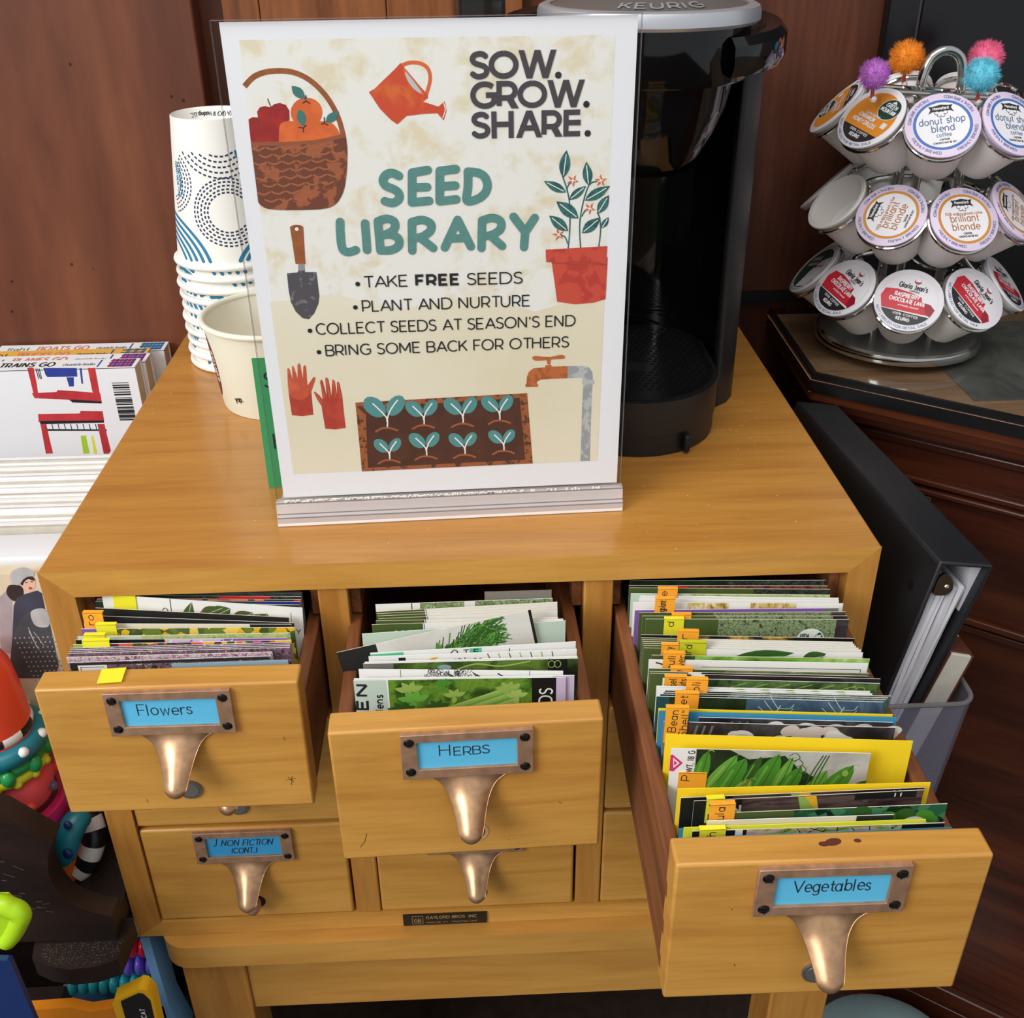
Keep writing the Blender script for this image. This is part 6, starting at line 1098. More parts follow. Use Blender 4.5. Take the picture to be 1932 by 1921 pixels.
def packet(kind, x, y, z, w, h, ry, rz, label, group, tabs):
    div = kind in ('blue', 'yellow', 'lime', 'paleblue', 'greytab'); b = MB(); t = .0004; rnd = random.Random(int(x*1e5+y*1e6))
    edge = Z_[kind][0][1] if div else 'sp_white'; u0 = 0
    n = 1 if div else 5
    # the front bulges a little over the seeds: a row of vertical facets
    for u1, m in Z_[kind]:
        b.add([(u0*w, 0, 0), (u1*w, 0, 0), (u1*w, 0, h), (u0*w, 0, h)], [(0, 1, 2, 3)], m); u0 = u1
    back = edge if div else ('sp_white' if Z_[kind][0][1] not in ('sp_olive', 'sp_black', 'sp_dark') else 'sp_cream')
    if kind == 'greytab': b.add([(.004, 0, h), (w-.001, 0, h), (w-.001, t, h), (.004, t, h)], [(0, 1, 2, 3)], edge)
    b.add([(0, t, 0), (w, t, 0), (w, t, h), (0, t, h), (0, 0, 0), (w, 0, 0), (w, 0, h), (0, 0, h)], [(1, 0, 3, 2), (4, 0, 1, 5), (7, 6, 2, 3), (4, 7, 3, 0), (5, 1, 2, 6)], back)
    b.map = lambda u, v, l: (u, -.00003*l, h+v)
    overlay(b, kind, w, h, rnd)
    o = b.build('card_divider' if div else 'seed_packet', None, (x, y, z), (-.022, ry, rz), smooth=False)
    tag(o, label, 'divider' if div else 'seed packet', group)
    for (off, tw, up, dn, col, txt) in tabs:
        c = MB(); tw_ = tw
        c.prism([(0, -dn), (tw_, -dn+.0004), (tw_*1.02, up), (tw_*.02, up-.0003)], 'y', -.0007, -.0003, 'tab_'+col); c.box((tw_*.02, -.0007, up-.0006), (tw_*1.02, .0022, up), 'tab_'+col)
        c.map = lambda u, v, l: (u, -.0007-.00004*l, v)
        for k, s_ in enumerate(txt.split('|') if txt else ()):
            L = min(dn+up-.003, .0036*len(s_)+.001)
            c.text(s_, .0062+.0056*k, -dn+.0018+max(0, dn+up-L-.003), .0046, .0005, 'ink', 1, width=L, rot=86, cap='round', jit=.04)
        q = c.build('index_tab', o, (off, 0, h), smooth=False)
        q['label'] = {'yellow': 'yellow', 'orange': 'orange', 'lime': 'yellow-green'}[col] + ' sticky tab' + (' handwritten ' + txt.replace('|', ' ').replace('"', '') if txt else '')
for row in [('blue',0.3611,-0.1979,-0.1095,0.1279,0.0755,-0.0,0.0,'blue card divider at the very front of the vegetable drawer',None,[]),('amaranth',0.3649,-0.1954,-0.1095,0.1209,0.077,-0.0,-0.007,'seed packet with pink and green stalks behind the foremost blue divider',None,[(0.0032,0.0124,0.0015,0.03,'yellow','Amaranth')]),('lime',0.3611,-0.1938,-0.1095,0.1161,0.078,-0.0,-0.007,'yellow-green card behind the packet of pink stalks',None,[]),('cream',0.3723,-0.1922,-0.1095,0.0898,0.08,-0.0,-0.007,'cream seed packet edge behind the yellow-green card',None,[]),('arugula',0.373,-0.1896,-0.1095,0.116,0.082,-0.0,0.003,'seed packet of round green leaves in the front of the vegetable drawer',None,[(0.0005,0.0122,0.0062,0.02,'orange','Arugula')]),('blue',0.3611,-0.1849,-0.1095,0.1203,0.068,-0.0,0.013,'blue card divider behind the packet of round green leaves',None,[]),('carrot',0.3676,-0.1832,-0.1095,0.1125,0.084,-0.0,0.013,'dark striped root seed packet,nearer of two with black corners',None,[(0.0059,0.0088,0.0015,0.014,'yellow','S')]),('carrot',0.3617,-0.1808,-0.1095,0.1193,0.084,-0.0,0.006,'dark striped root seed packet,farther of two with black corners',None,[]),('yellow',0.3611,-0.1748,-0.1095,0.1241,0.084,-0.0,-0.018,'yellow card divider in front of the pea pod packet',None,[]),('peas',0.3627,-0.1464,-0.1095,0.1006,0.084,-0.0,-0.091,'seed packet with green pea pods on grey in front of the tall yellow divider',None,[(0.0047,0.0145,-0.0155,0.03,'orange','P')]),('yellow',0.3611,-0.1381,-0.1095,0.1256,0.086,-0.0,-0.094,'tall yellow card divider behind the pea pod packet',None,[]),('beans',0.3627,-0.1238,-0.1095,0.1209,0.082,-0.0,-0.094,'seed packet of white beans on black right behind the tall yellow divider',None,[(0.0005,0.012,0.01,0.014,'orange','Bean|"Shell"')]),('beans2',0.3819,-0.1215,-0.1095,0.1016,0.082,-0.0,-0.094,'dark seed packet with pale beans behind the first bean packet',None,[]),('blue',0.3611,-0.1178,-0.1095,0.1249,0.084,-0.0,-0.094,'blue card divider behind the white bean packets',None,[]),('yellow',0.3611,-0.1162,-0.1095,0.1233,0.0845,-0.0,-0.094,'yellow card showing as a thin strip behind the blue divider',None,[]),('cabbage',0.3615,-0.1069,-0.1095,0.1212,0.085,-0.0,-0.094,'seed packet with blue-grey cabbage leaves and white veins',None,[(0.0098,0.0128,0.003,0.022,'orange','Beet')]),('greydense',0.3639,-0.1052,-0.1095,0.1207,0.085,-0.0,-0.094,'grey-green seed packet filed just behind the blue cabbage leaves','grey-green packets behind the cabbage packet',[]),('greydense',0.3659,-0.1038,-0.1095,0.1204,0.085,-0.0,-0.094,'grey-green seed packet filed just behind the blue cabbage leaves','grey-green packets behind the cabbage packet',[]),('greydense',0.3669,-0.1023,-0.1095,0.1217,0.085,-0.0,-0.094,'grey-green seed packet filed just behind the blue cabbage leaves','grey-green packets behind the cabbage packet',[(0.0109,0.0117,0.0085,0.02,'orange','Broccoli')]),('beet',0.363,-0.1003,-0.1095,0.116,0.085,-0.0,-0.094,'white seed packet with magenta beets,nearer of two',None,[]),('beet',0.3629,-0.0983,-0.1095,0.1156,0.085,-0.0,-0.094,'white seed packet with magenta beets,farther of two',None,[]),('darkleaf',0.3675,-0.0918,-0.1095,0.1187,0.085,-0.0,-0.094,'dark green leaf seed packet with a looped plant emblem behind the beets',None,[(0.0007,0.0123,0.0015,0.016,'orange','Brussel|Sprouts')]),('blackprint',0.3611,-0.0872,-0.1095,0.1266,0.085,-0.0,-0.094,'black-topped seed packet behind the dark green leaf packet','black-topped packets mid drawer',[]),('blackprint',0.3611,-0.0856,-0.1095,0.1203,0.085,-0.0,-0.09,'black-topped seed packet behind the dark green leaf packet','black-topped packets mid drawer',[]),('oliveleaf',0.3611,-0.0829,-0.1095,0.1221,0.085,-0.0,-0.091,'olive seed packet with grey leaves behind the black-topped packets',None,[(0.0119,0.0123,0.001,0.016,'orange','Cabbage')]),('whiteline',0.3623,-0.0749,-0.1095,0.1231,0.085,-0.0,-0.084,'white seed packet with a thin ruled frame in mid vegetable drawer',None,[(0.0078,0.012,0.005,0.014,'orange','Cauli|flower')]),('brightgreen',0.3646,-0.0711,-0.1095,0.123,0.085,-0.0,-0.084,'bright green leafy seed packet behind the white framed packet',None,[]),('kaleart',0.3611,-0.0641,-0.1095,0.1247,0.085,-0.0,-0.091,'white seed packet with dark green engraved leaves',None,[(0.0097,0.0101,0.003,0.012,'orange','Celery'),(0.02,0.0152,0.005,0.02,'lime','Collard')]),('olivewhite',0.3611,-0.0619,-0.1095,0.1245,0.085,-0.0,-0.088,'white seed packet with olive left end in a fanned stack','olive-ended white packets in the vegetable drawer',[]),('olivewhite',0.3611,-0.0599,-0.1095,0.1236,0.085,-0.0,-0.09,'white seed packet with olive left end in a fanned stack','olive-ended white packets in the vegetable drawer',[]),('olivewhite',0.3611,-0.0581,-0.1095,0.1227,0.085,-0.0,-0.09,'white seed packet with olive left end in a fanned stack','olive-ended white packets in the vegetable drawer',[]),('olivewhite',0.3611,-0.0563,-0.1095,0.1223,0.085,-0.0,-0.09,'white seed packet with olive left end in a fanned stack','olive-ended white packets in the vegetable drawer',[(0.0201,0.0123,0.007,0.012,'orange','r')]),('olivewhite',0.3611,-0.0545,-0.1095,0.122,0.085,-0.0,-0.09,'white seed packet with olive left end in a fanned stack','olive-ended white packets in the vegetable drawer',[]),('peppers',0.3611,-0.0529,-0.1095,0.1235,0.086,-0.0,-0.085,'black seed packet with yellow and pale peppers behind the white stack',None,[]),('kale',0.3662,-0.0376,-0.1095,0.121,0.086,-0.0,-0.06,'seed packet with curly green kale and round white and green seal',None,[(0.0109,0.0118,0.0005,0.022,'yellow','d')]),('kale2',0.3647,-0.0344,-0.1095,0.1227,0.086,-0.0,-0.056,'curly kale seed packet second behind the one with the round seal',None,[(0.0173,0.0118,0.0015,0.018,'orange','')]),('kale2',0.3631,-0.0311,-0.1095,0.1245,0.086,-0.0,-0.048,'curly kale seed packet third behind the one with the round seal',None,[]),('purple',0.3611,-0.0282,-0.1095,0.1235,0.086,-0.0,-0.038,'purple-topped seed packet behind the curly kale packets',None,[(0.0117,0.0121,0.0085,0.006,'orange','Eggplant')]),('goldart',0.3611,-0.0199,-0.1095,0.1278,0.086,-0.0,-0.067,'white seed packet with gold and dark striped drawings',None,[]),('whiteplain',0.3654,-0.0157,-0.1095,0.1219,0.086,-0.0,-0.08,'plain white seed packet behind the gold drawings','plain white packets at the back',[]),('whiteplain',0.3665,-0.0132,-0.1095,0.1215,0.086,-0.0,-0.077,'plain white seed packet behind the gold drawings','plain white packets at the back',[(0.0104,0.0121,0.0058,0.004,'orange','e')]),('lightgreen',0.3611,-0.0104,-0.1095,0.1225,0.086,-0.0,-0.071,'pale green leafy seed packet near the back of the vegetable drawer',None,[]),('oliveleaf2',0.3611,-0.0041,-0.1095,0.1245,0.086,-0.0,-0.072,'olive green seed packet with dark right end near the back',None,[]),('redleaf',0.3611,-0.0017,-0.1095,0.124,0.086,-0.0,-0.06,'dark red leafy seed packet near the very back of the vegetable drawer',None,[]),('darkback',0.3624,0.0022,-0.1095,0.1226,0.087,-0.0,-0.053,'dark seed packet at the very back of the vegetable drawer',None,[])]: packet(*row[:9], row[9] and 'seed packets in the vegetable drawer' or ('card dividers in the vegetable drawer' if row[0] in ('blue', 'yellow', 'lime') else 'seed packets in the vegetable drawer'), row[10])
for row in [('paleblue',0.0894,-0.0594,-0.109,0.0666,0.081,-0.0,0.0,'pale blue-grey card just behind the flower drawer front',None,[]),('purpleframe',0.0312,-0.0577,-0.109,0.115,0.083,-0.0,-0.001,'seed packet of tiny purple flowers with white panel and dark frame',None,[]),('pinkwhite',0.0281,-0.0526,-0.109,0.1184,0.083,-0.0,-0.012,'seed packet of pink and white flowers behind the framed purple packet',None,[]),('purplegreen',0.0281,-0.049,-0.109,0.1279,0.083,-0.0,-0.01,'purple and green flower seed packet in the fanned middle stack','purple flower packets fanned together',[]),('purplegreen',0.0281,-0.0472,-0.109,0.1279,0.083,-0.0,-0.011,'purple and green flower seed packet in the fanned middle stack','purple flower packets fanned together',[]),('purplegreen',0.0281,-0.0456,-0.109,0.1279,0.083,-0.0,-0.011,'purple and green flower seed packet in the fanned middle stack','purple flower packets fanned together',[]),('purplegreen',0.0281,-0.044,-0.109,0.1279,0.083,-0.0,-0.011,'purple and green flower seed packet in the fanned middle stack','purple flower packets fanned together',[]),('orangepurple',0.0281,-0.0405,-0.109,0.1279,0.083,-0.0,-0.022,'seed packet of orange and purple flowers behind the fanned purple stack',None,[(0.0056,0.0159,0.003,0.006,'yellow','')]),('blackwhite',0.0281,-0.036,-0.109,0.1254,0.083,-0.0,-0.041,'black seed packet with white and purple petals in the flower drawer',None,[]),('lightgreen',0.0283,-0.0329,-0.109,0.1259,0.083,-0.0,-0.025,'pale green seed packet behind the black one with white petals',None,[(0.0038,0.0125,0.0015,0.008,'yellow','')]),('yellowflower',0.0281,-0.0251,-0.109,0.128,0.083,-0.0,-0.043,'seed packet of yellow and orange daisies on green',None,[(0.0092,0.0121,0.0035,0.009,'yellow','')]),('cream',0.0281,-0.0198,-0.109,0.1259,0.083,-0.0,-0.062,'cream seed packet with dark edge in the middle of the flower drawer',None,[(0.0006,0.0121,0.0085,0.003,'orange','ro')]),('blacktex',0.0281,-0.0128,-0.107,0.1259,0.082,0.016,-0.094,'black seed packet leaning askew,nearer of two',None,[]),('blacktex',0.0281,-0.0046,-0.105,0.1201,0.08,0.033,-0.094,'black seed packet leaning askew,farther of two',None,[]),('milkweed',0.0294,0.0015,-0.102,0.1248,0.083,0.056,-0.094,'white seed packet with drawn orange milkweed flowers leaning askew',None,[(0.0067,0.0143,0.001,0.014,'yellow','')]),('darkgreen',0.0281,0.0032,-0.109,0.1283,0.083,-0.0,-0.084,'dark green seed packet right behind the drawn orange flowers',None,[]),('navy',0.0281,0.005,-0.109,0.1282,0.083,-0.0,-0.07,'blue-edged seed packet second behind the drawn orange flowers',None,[]),('redflower',0.0281,0.0069,-0.109,0.1282,0.083,-0.0,-0.067,'seed packet of red and orange flowers near the back of the flower drawer',None,[]),('redstripe',0.0281,0.0085,-0.109,0.1282,0.084,-0.0,-0.065,'dark seed packet with red strip near the back of the flower drawer',None,[]),('darkback',0.0281,0.0101,-0.109,0.1281,0.084,-0.0,-0.056,'dark textured seed packet,nearer of two at the back of the flower drawer',None,[]),('darkback',0.0281,0.0117,-0.109,0.1281,0.084,-0.0,-0.053,'dark textured seed packet,farther of two at the back of the flower drawer',None,[])]: packet(*row[:9], 'seed packets in the flower drawer', row[10])
for row in [('parsley',0.1961,-0.0851,-0.109,0.1179,0.085,-0.0,-0.031,'green leafy seed packet with black band at the very front of the herb drawer',None,[]),('whitelilac',0.1963,-0.0835,-0.109,0.1226,0.085,-0.0,-0.031,'white seed packet with lilac right edge behind the front green leaf packet',None,[]),('inkflowers',0.1983,-0.0766,-0.109,0.1147,0.086,-0.0,-0.069,'white seed packet with black ink flowers',None,[]),('basil',0.2003,-0.0707,-0.109,0.1222,0.085,-0.0,-0.013,'dark green blurred leaf seed packet with black band',None,[]),('whitesmall',0.2011,-0.0691,-0.109,0.1211,0.085,-0.0,-0.011,'white seed packet with yellow sprig and small print',None,[]),('whitegrass',0.203,-0.0642,-0.109,0.1195,0.085,-0.0,0.003,'white seed packet with drawn grass blades',None,[]),('whitenote',0.2039,-0.0623,-0.109,0.1187,0.086,-0.0,0.036,'folded white envelope with handwriting and green sticker',None,[]),('dill',0.1954,-0.0463,-0.109,0.1171,0.077,-0.169,0.083,'seed packet with feathery dill and black left end tilted upwards',None,[]),('mint',0.1974,-0.0409,-0.109,0.1214,0.084,-0.0,0.054,'translucent mint green envelope behind the dill packet',None,[]),('olivewhite',0.2024,-0.032,-0.109,0.1149,0.084,-0.0,-0.005,'white herb packet with olive left end below the fanned stack',None,[]),('olivewhite',0.2046,-0.0283,-0.109,0.1096,0.084,-0.0,-0.022,'white herb packet with olive left end in the fanned stack','olive-ended herb packets fanned together',[]),('olivewhite',0.2062,-0.0262,-0.109,0.1084,0.084,-0.0,0.02,'white herb packet with olive left end in the fanned stack','olive-ended herb packets fanned together',[]),('olivewhite',0.2053,-0.0234,-0.109,0.1095,0.084,-0.0,0.022,'white herb packet with olive left end in the fanned stack','olive-ended herb packets fanned together',[]),('olivewhite',0.2048,-0.021,-0.109,0.1102,0.084,-0.0,0.027,'white herb packet with olive left end in the fanned stack','olive-ended herb packets fanned together',[]),('olivewhite',0.2041,-0.0189,-0.109,0.1112,0.084,-0.0,0.037,'white herb packet with olive left end in the fanned stack','olive-ended herb packets fanned together',[]),('engraved',0.2032,-0.0112,-0.109,0.1094,0.084,-0.0,0.005,'white seed packet with engraved green leaves at the back of the herb drawer',None,[]),('greytab',0.2705,-0.0086,-0.107,0.0415,0.087,-0.0,-0.006,'grey card with raised tab at the very back of the herb drawer',None,[])]: packet(*row[:9], 'seed packets in the herb drawer', row[10])

b = MB(); b.box((0, 0, 0), (.0135, .012, .0004), 'tab_yellow'); b.box((0, .0116, -.006), (.0135, .0122, .0004), 'tab_yellow')
tag(b.build('sticky_flag', None, (.0195+.034, -.0770, -.0250), (.03, 0, .05)), 'yellow sticky flag folded over the top of the flower drawer front', 'sticky flag')

# ------------------------------------------------------------------ ring binder, clear bin and a book at the catalogue's right side
plain('binder_vinyl', (30, 30, 33), .42, vary=.12); plain('sheet_protector', (232, 230, 234), .35, vary=.04); plain('sheet_shade', (206, 204, 208), .5); plain('nickel', (196, 176, 150), .15, 1.)
yv = Vector((-.0931, .9957, 0)).normalized(); zv = Vector((.168, .0157, .986)).normalized(); xv = yv.cross(zv).normalized(); zv = xv.cross(yv)
Mb = Matrix((xv, yv, zv)).transposed()
bd = thing('ring_binder', 'black vinyl ring binder full of sheet protectors leaning beside the catalogue', 'binder', (.5590, .0030, -.0150), Mb.to_euler())
b = MB(); b.box((0, 0, -.197), (.0030, .250, -.0015), 'binder_vinyl')
b.prism(ell(.0190, -.0300, .0034, .0040), 'x', -.0003, .0010, 'black_cavity'); b.build('front_cover', bd, bevel=.0012)
b = MB(); b.prism([(.0350, -.0015), (.0380, -.0015), (.0235, -.190), (.0205, -.190)], 'y', 0, .250, 'binder_vinyl'); b.build('back_cover', bd, bevel=.0012)
b = MB(); b.box((.0002, 0, -.0030), (.0378, .250, 0), 'binder_vinyl'); b.build('spine', bd, bevel=.0014)
rnd = random.Random(3); x = .0052
for k in range(6):
    b = MB(); w = .0042; n = 14; fr = []; bk = []
    yo = .003+.004*rnd.random(); top = -.018-.010*abs(k-2)/3*rnd.random()-(.004 if k < 3 else .0)
    for i in range(n+1):
        z = top+(-.186-top)*i/n; wob = .0007*sin(i*.7+k*1.9); kx = 1-.42*(-z/.19)
        fr.append((.0035+(x-.0035)*kx+wob, z)); bk.append((.0035+(x-.0035+w*.9)*kx+wob*.7, z))
    b.prism(fr+bk[::-1], 'y', yo, .060, 'sheet_protector' if k % 3 else 'sheet_shade'); b.build('page_bundle', bd, bevel=.0004); x += w+.0004
b = MB(); b.prism([(.0265, -.006), (.0345, -.004), (.0345, -.060), (.0320, -.040), (.0300, -.018)], 'y', .006, .24, 'sheet_shade'); b.build('index_divider', bd)
b = MB(); b.prism(cr([(.0035, -.012), (.0060, -.0085), (.0110, -.0105), (.0150, -.0155), (.0160, -.021), (.0125, -.0245), (.0060, -.0250), (.0035, -.0240)], 4), 'y', -.0002, .0016, 'nickel')
b.ball((.0112, .0005, -.0185), (.0022, .0022, .0024), 'nickel', 12); m = b.build('ring_plate', bd, bevel=.0004); m['label'] = 'shiny curved metal end of the ring mechanism'

bn = thing('clear_bin', 'clear plastic bin holding the binder and a book beside the catalogue', 'bin', (.5195, -.0130, -.12))
b = MB(); r = .014
def rr(o, x1=.0800, y1=.272): return arc(r, r, r-o, r-o, 180, 270, 6) + arc(x1-r, r, r-o, r-o, 270, 360, 6) + [(x1-o, y1-o), (o, y1-o)]
bo, bi = rr(0), rr(.0022)
lo_o = [(x*.80+.002, y*.97+.004) for x, y in bo]; lo_i = [(x*.80+.002, y*.97+.004) for x, y in bi]
n = len(bo)
vs = [(*p, 0) for p in bo]+[(*p, 0) for p in bi]+[(*p, -.170) for p in lo_o]+[(*p, -.168) for p in lo_i]
fs = []
for i in range(n):
    j = (i+1) % n; fs += [(i, j, n+j, n+i), (2*n+i, 2*n+j, j, i), (n+i, n+j, 3*n+j, 3*n+i)]
fs.append(tuple(2*n+i for i in range(n))); b.add(vs, fs, 'bin_clear'); b.build('tray', bn)
b = MB(); pth = [(*p, .0002) for p in rr(.0011)]; b.tube(pth, .0017, 'acrylic_rim', 8, closed=True); b.build('rim', bn)

plain('book_brown', (84, 44, 30), .5); plain('book_pale', (206, 200, 194), .5)
yb = Vector((-.06, .998, 0)).normalized(); zb = Vector((.255, 0, .967)).normalized(); xb = yb.cross(zb).normalized(); zb = xb.cross(yb)
bk_ = thing('paperback_book', 'thick paperback with brown and pale cover leaning in the clear bin beyond the binder', 'book', (.5800, .0030, -.0880), Matrix((xb, yb, zb)).transposed().to_euler())
b = MB(); b.box((.0008, .0006, -.150), (.0172, .130, -.0012), 'page_edge'); b.build('pages', bk_, bevel=.0004)
b = MB(); b.box((0, 0, -.150), (.0007, .131, 0), 'book_brown'); b.box((.0173, 0, -.150), (.0180, .131, 0), 'book_brown'); b.build('covers', bk_)
b = MB(); b.box((0, .022, -.0010), (.0180, .131, .0004), 'book_pale'); b.box((0, .003, -.0010), (.0180, .022, .0003), 'book_brown'); b.map = lambda u, v, l: (.016-v, .030+u, .0004+.00005*l); b.text('GARDEN', 0, .003, .006, .0009, 'ink', width=.036); b.build('spine', bk_)

# ------------------------------------------------------------------ dark book bin on the left, its books and toys
bi_ = thing('book_bin', 'dark stained wooden book bin with curved side board next to the catalogue', 'book bin', (-.02, -.03, 0))
ox, oy = -.02, -.03
P_ = [(-0.0526,-0.1682),(-0.025,-0.1974)] + [(-0.0287,-0.2043),(-0.0297,-0.2071),(-0.0311,-0.2112),(-0.0324,-0.2159),(-0.0333,-0.221),(-0.034,-0.2266),(-0.034,-0.2326),(-0.0329,-0.2392),(-0.0311,-0.2463),(-0.0289,-0.2522),(-0.0263,-0.2564),(-0.0232,-0.2594),(-0.02,-0.2621),(-0.0165,-0.2647),(-0.0127,-0.2669),(-0.0092,-0.2688),(-0.0056,-0.2703),(-0.0022,-0.2715),(0.0002,-0.2722)] + [(-0.0011,-0.2977),(-0.0597,-0.2951)]
sx = (P_[0][1]-P_[1][1])/(P_[0][0]-P_[1][0])
out = [(-.36, P_[0][1]+(-.36-P_[0][0])*sx*.35)] + P_ + [(-.36, P_[-1][1])]
b = MB(); b.prism([(x-ox, z) for x, z in out], 'y', 0, .0165, 'bin_wood'); b.build('side_board', bi_, bevel=.0008)
b = MB()
lip = [(-0.0603,-0.0294),(-0.0576,-0.0428),(-0.0442,-0.0495),(-0.0283,-0.0532),(-0.0104,-0.0516),(0.0036,-0.0463),(0.0049,-0.0318)] + [(.006, -.012), (-.06, -.012)]
b.prism([(x-ox, y-oy) for x, y in lip], 'z', -.314, -.2972, 'bin_wood'); b.build('front_lip', bi_, bevel=.0008)
b = MB(); b.box((-.34, .0166, -.300), (.0190, .40, -.282), 'bin_wood'); b.build('shelf', bi_, bevel=.0008)
b = MB(); b.box((-.34, -.12, -.40), (-.040, .020, -.372), 'bin_wood'); b.build('lower_shelf', bi_, bevel=.0008)
b = MB(); b.box((-.34, .402, FLOOR_Z+.001), (.0165, .4165, -.16), 'bin_wood'); b.build('back_board', bi_)
b = MB(); b.box((-.34, -.02, -.490), (.0175, .40, -.474), 'bin_wood'); b.build('bottom_shelf', bi_)
b = MB(); b.box((-.34, -.02, FLOOR_Z+.001), (-.325, .40, -.282), 'bin_wood'); b.build('end_board', bi_)
b = MB(); rnd = random.Random(5)
b.map = lambda u, v, l: (u-ox, v-oy, -.2968)
for k in range(420):      # dust and crumbs lying on the lip
    x = rnd.uniform(-.052, .004); y = rnd.uniform(-.050, -.0315)
    if (x+.024)**2/.032**2+(y+.028)**2/.024**2 < 1: b.poly(ell(x, y, .0002+.0003*rnd.random(), .0002, 0, 5), 'dust', .5)
b.map = lambda u, v, l: (u-ox, v-oy, -.3718)
for k in range(160): b.poly(ell(rnd.uniform(-.12, -.042), rnd.uniform(-.118, -.03), .0002+.0003*rnd.random(), .0002, 0, 5), 'dust', .5)
b.map = lambda u, v, l: (u-ox, v-oy, -.2818)
for k in range(160): b.poly(ell(rnd.uniform(-.03, -.006), rnd.uniform(-.01, .12), .0002+.0003*rnd.random(), .0002, 0, 5), 'dust', .5)
q = b.build('dust_specks', bi_); q['kind'] = 'stuff'
b = MB(); b.map = lambda u, v, l: (u-ox, -.00012, v)
for k in range(30):       # scratches in the dark stain
    x, z = rnd.uniform(-.075, -.02), rnd.uniform(-.275, -.21); d = rnd.uniform(.002, .008); a = rnd.uniform(-.7, .1)
    if x+d < -.036: b.stroke([(x, z), (x+d*cos(a), z+d*sin(a))], .0003, 'dust', .5)
q = b.build('scratches', bi_); q['kind'] = 'stuff'

# board books standing at the back
XR = -.020
plain('bk_orange', (232, 176, 72), .5); plain('bk_red', (196, 50, 56), .55, vary=.25); plain('bk_navy', (40, 60, 150), .55, vary=.2); plain('bk_green', (70, 140, 110), .5); plain('bk_blue', (60, 130, 190), .5); plain('bk_plum', (130, 50, 110), .5); plain('bk_lime', (166, 204, 40), .5); plain('bk_yellow', (226, 220, 50), .5); plain('bk_salmon', (214, 130, 100), .5); plain('bk_white', (236, 236, 238), .5); plain('bk_black', (26, 26, 28), .5)
def spine_text(b, items, h=.0085):
    for t, dx, w, mat, wt in items: b.text(t, -dx, .0055, h, wt, mat, width=w)
specs = [('BOATS GO', 'ink_soft', 'bk_salmon', .393, -.0110, -.020, ('bk_blue', 'bk_green'), 'bk_white', 'long white board book at the back against the wall, blue and green plaid spine end'),
         ('TRUCKS GO', 'ink', 'bk_salmon', .368, -.0070, -.030, ('bk_green', 'bk_orange'), 'bk_orange', 'long board book with orange spine, third from the front of the board books'),
         ('PLANES GO', 'ink_soft', 'bk_salmon', .346, -.0035, -.024, ('bk_plum', 'bk_red'), 'bk_white', 'long board book with pale spine and plum and red plaid end'),
         ('TRAINS GO', 'ink', 'bk_black', .324, .0005, -.0265, ('bk_plum', 'bk_red'), 'bk_white', 'long white board book showing a red train painted sideways on its cover')]
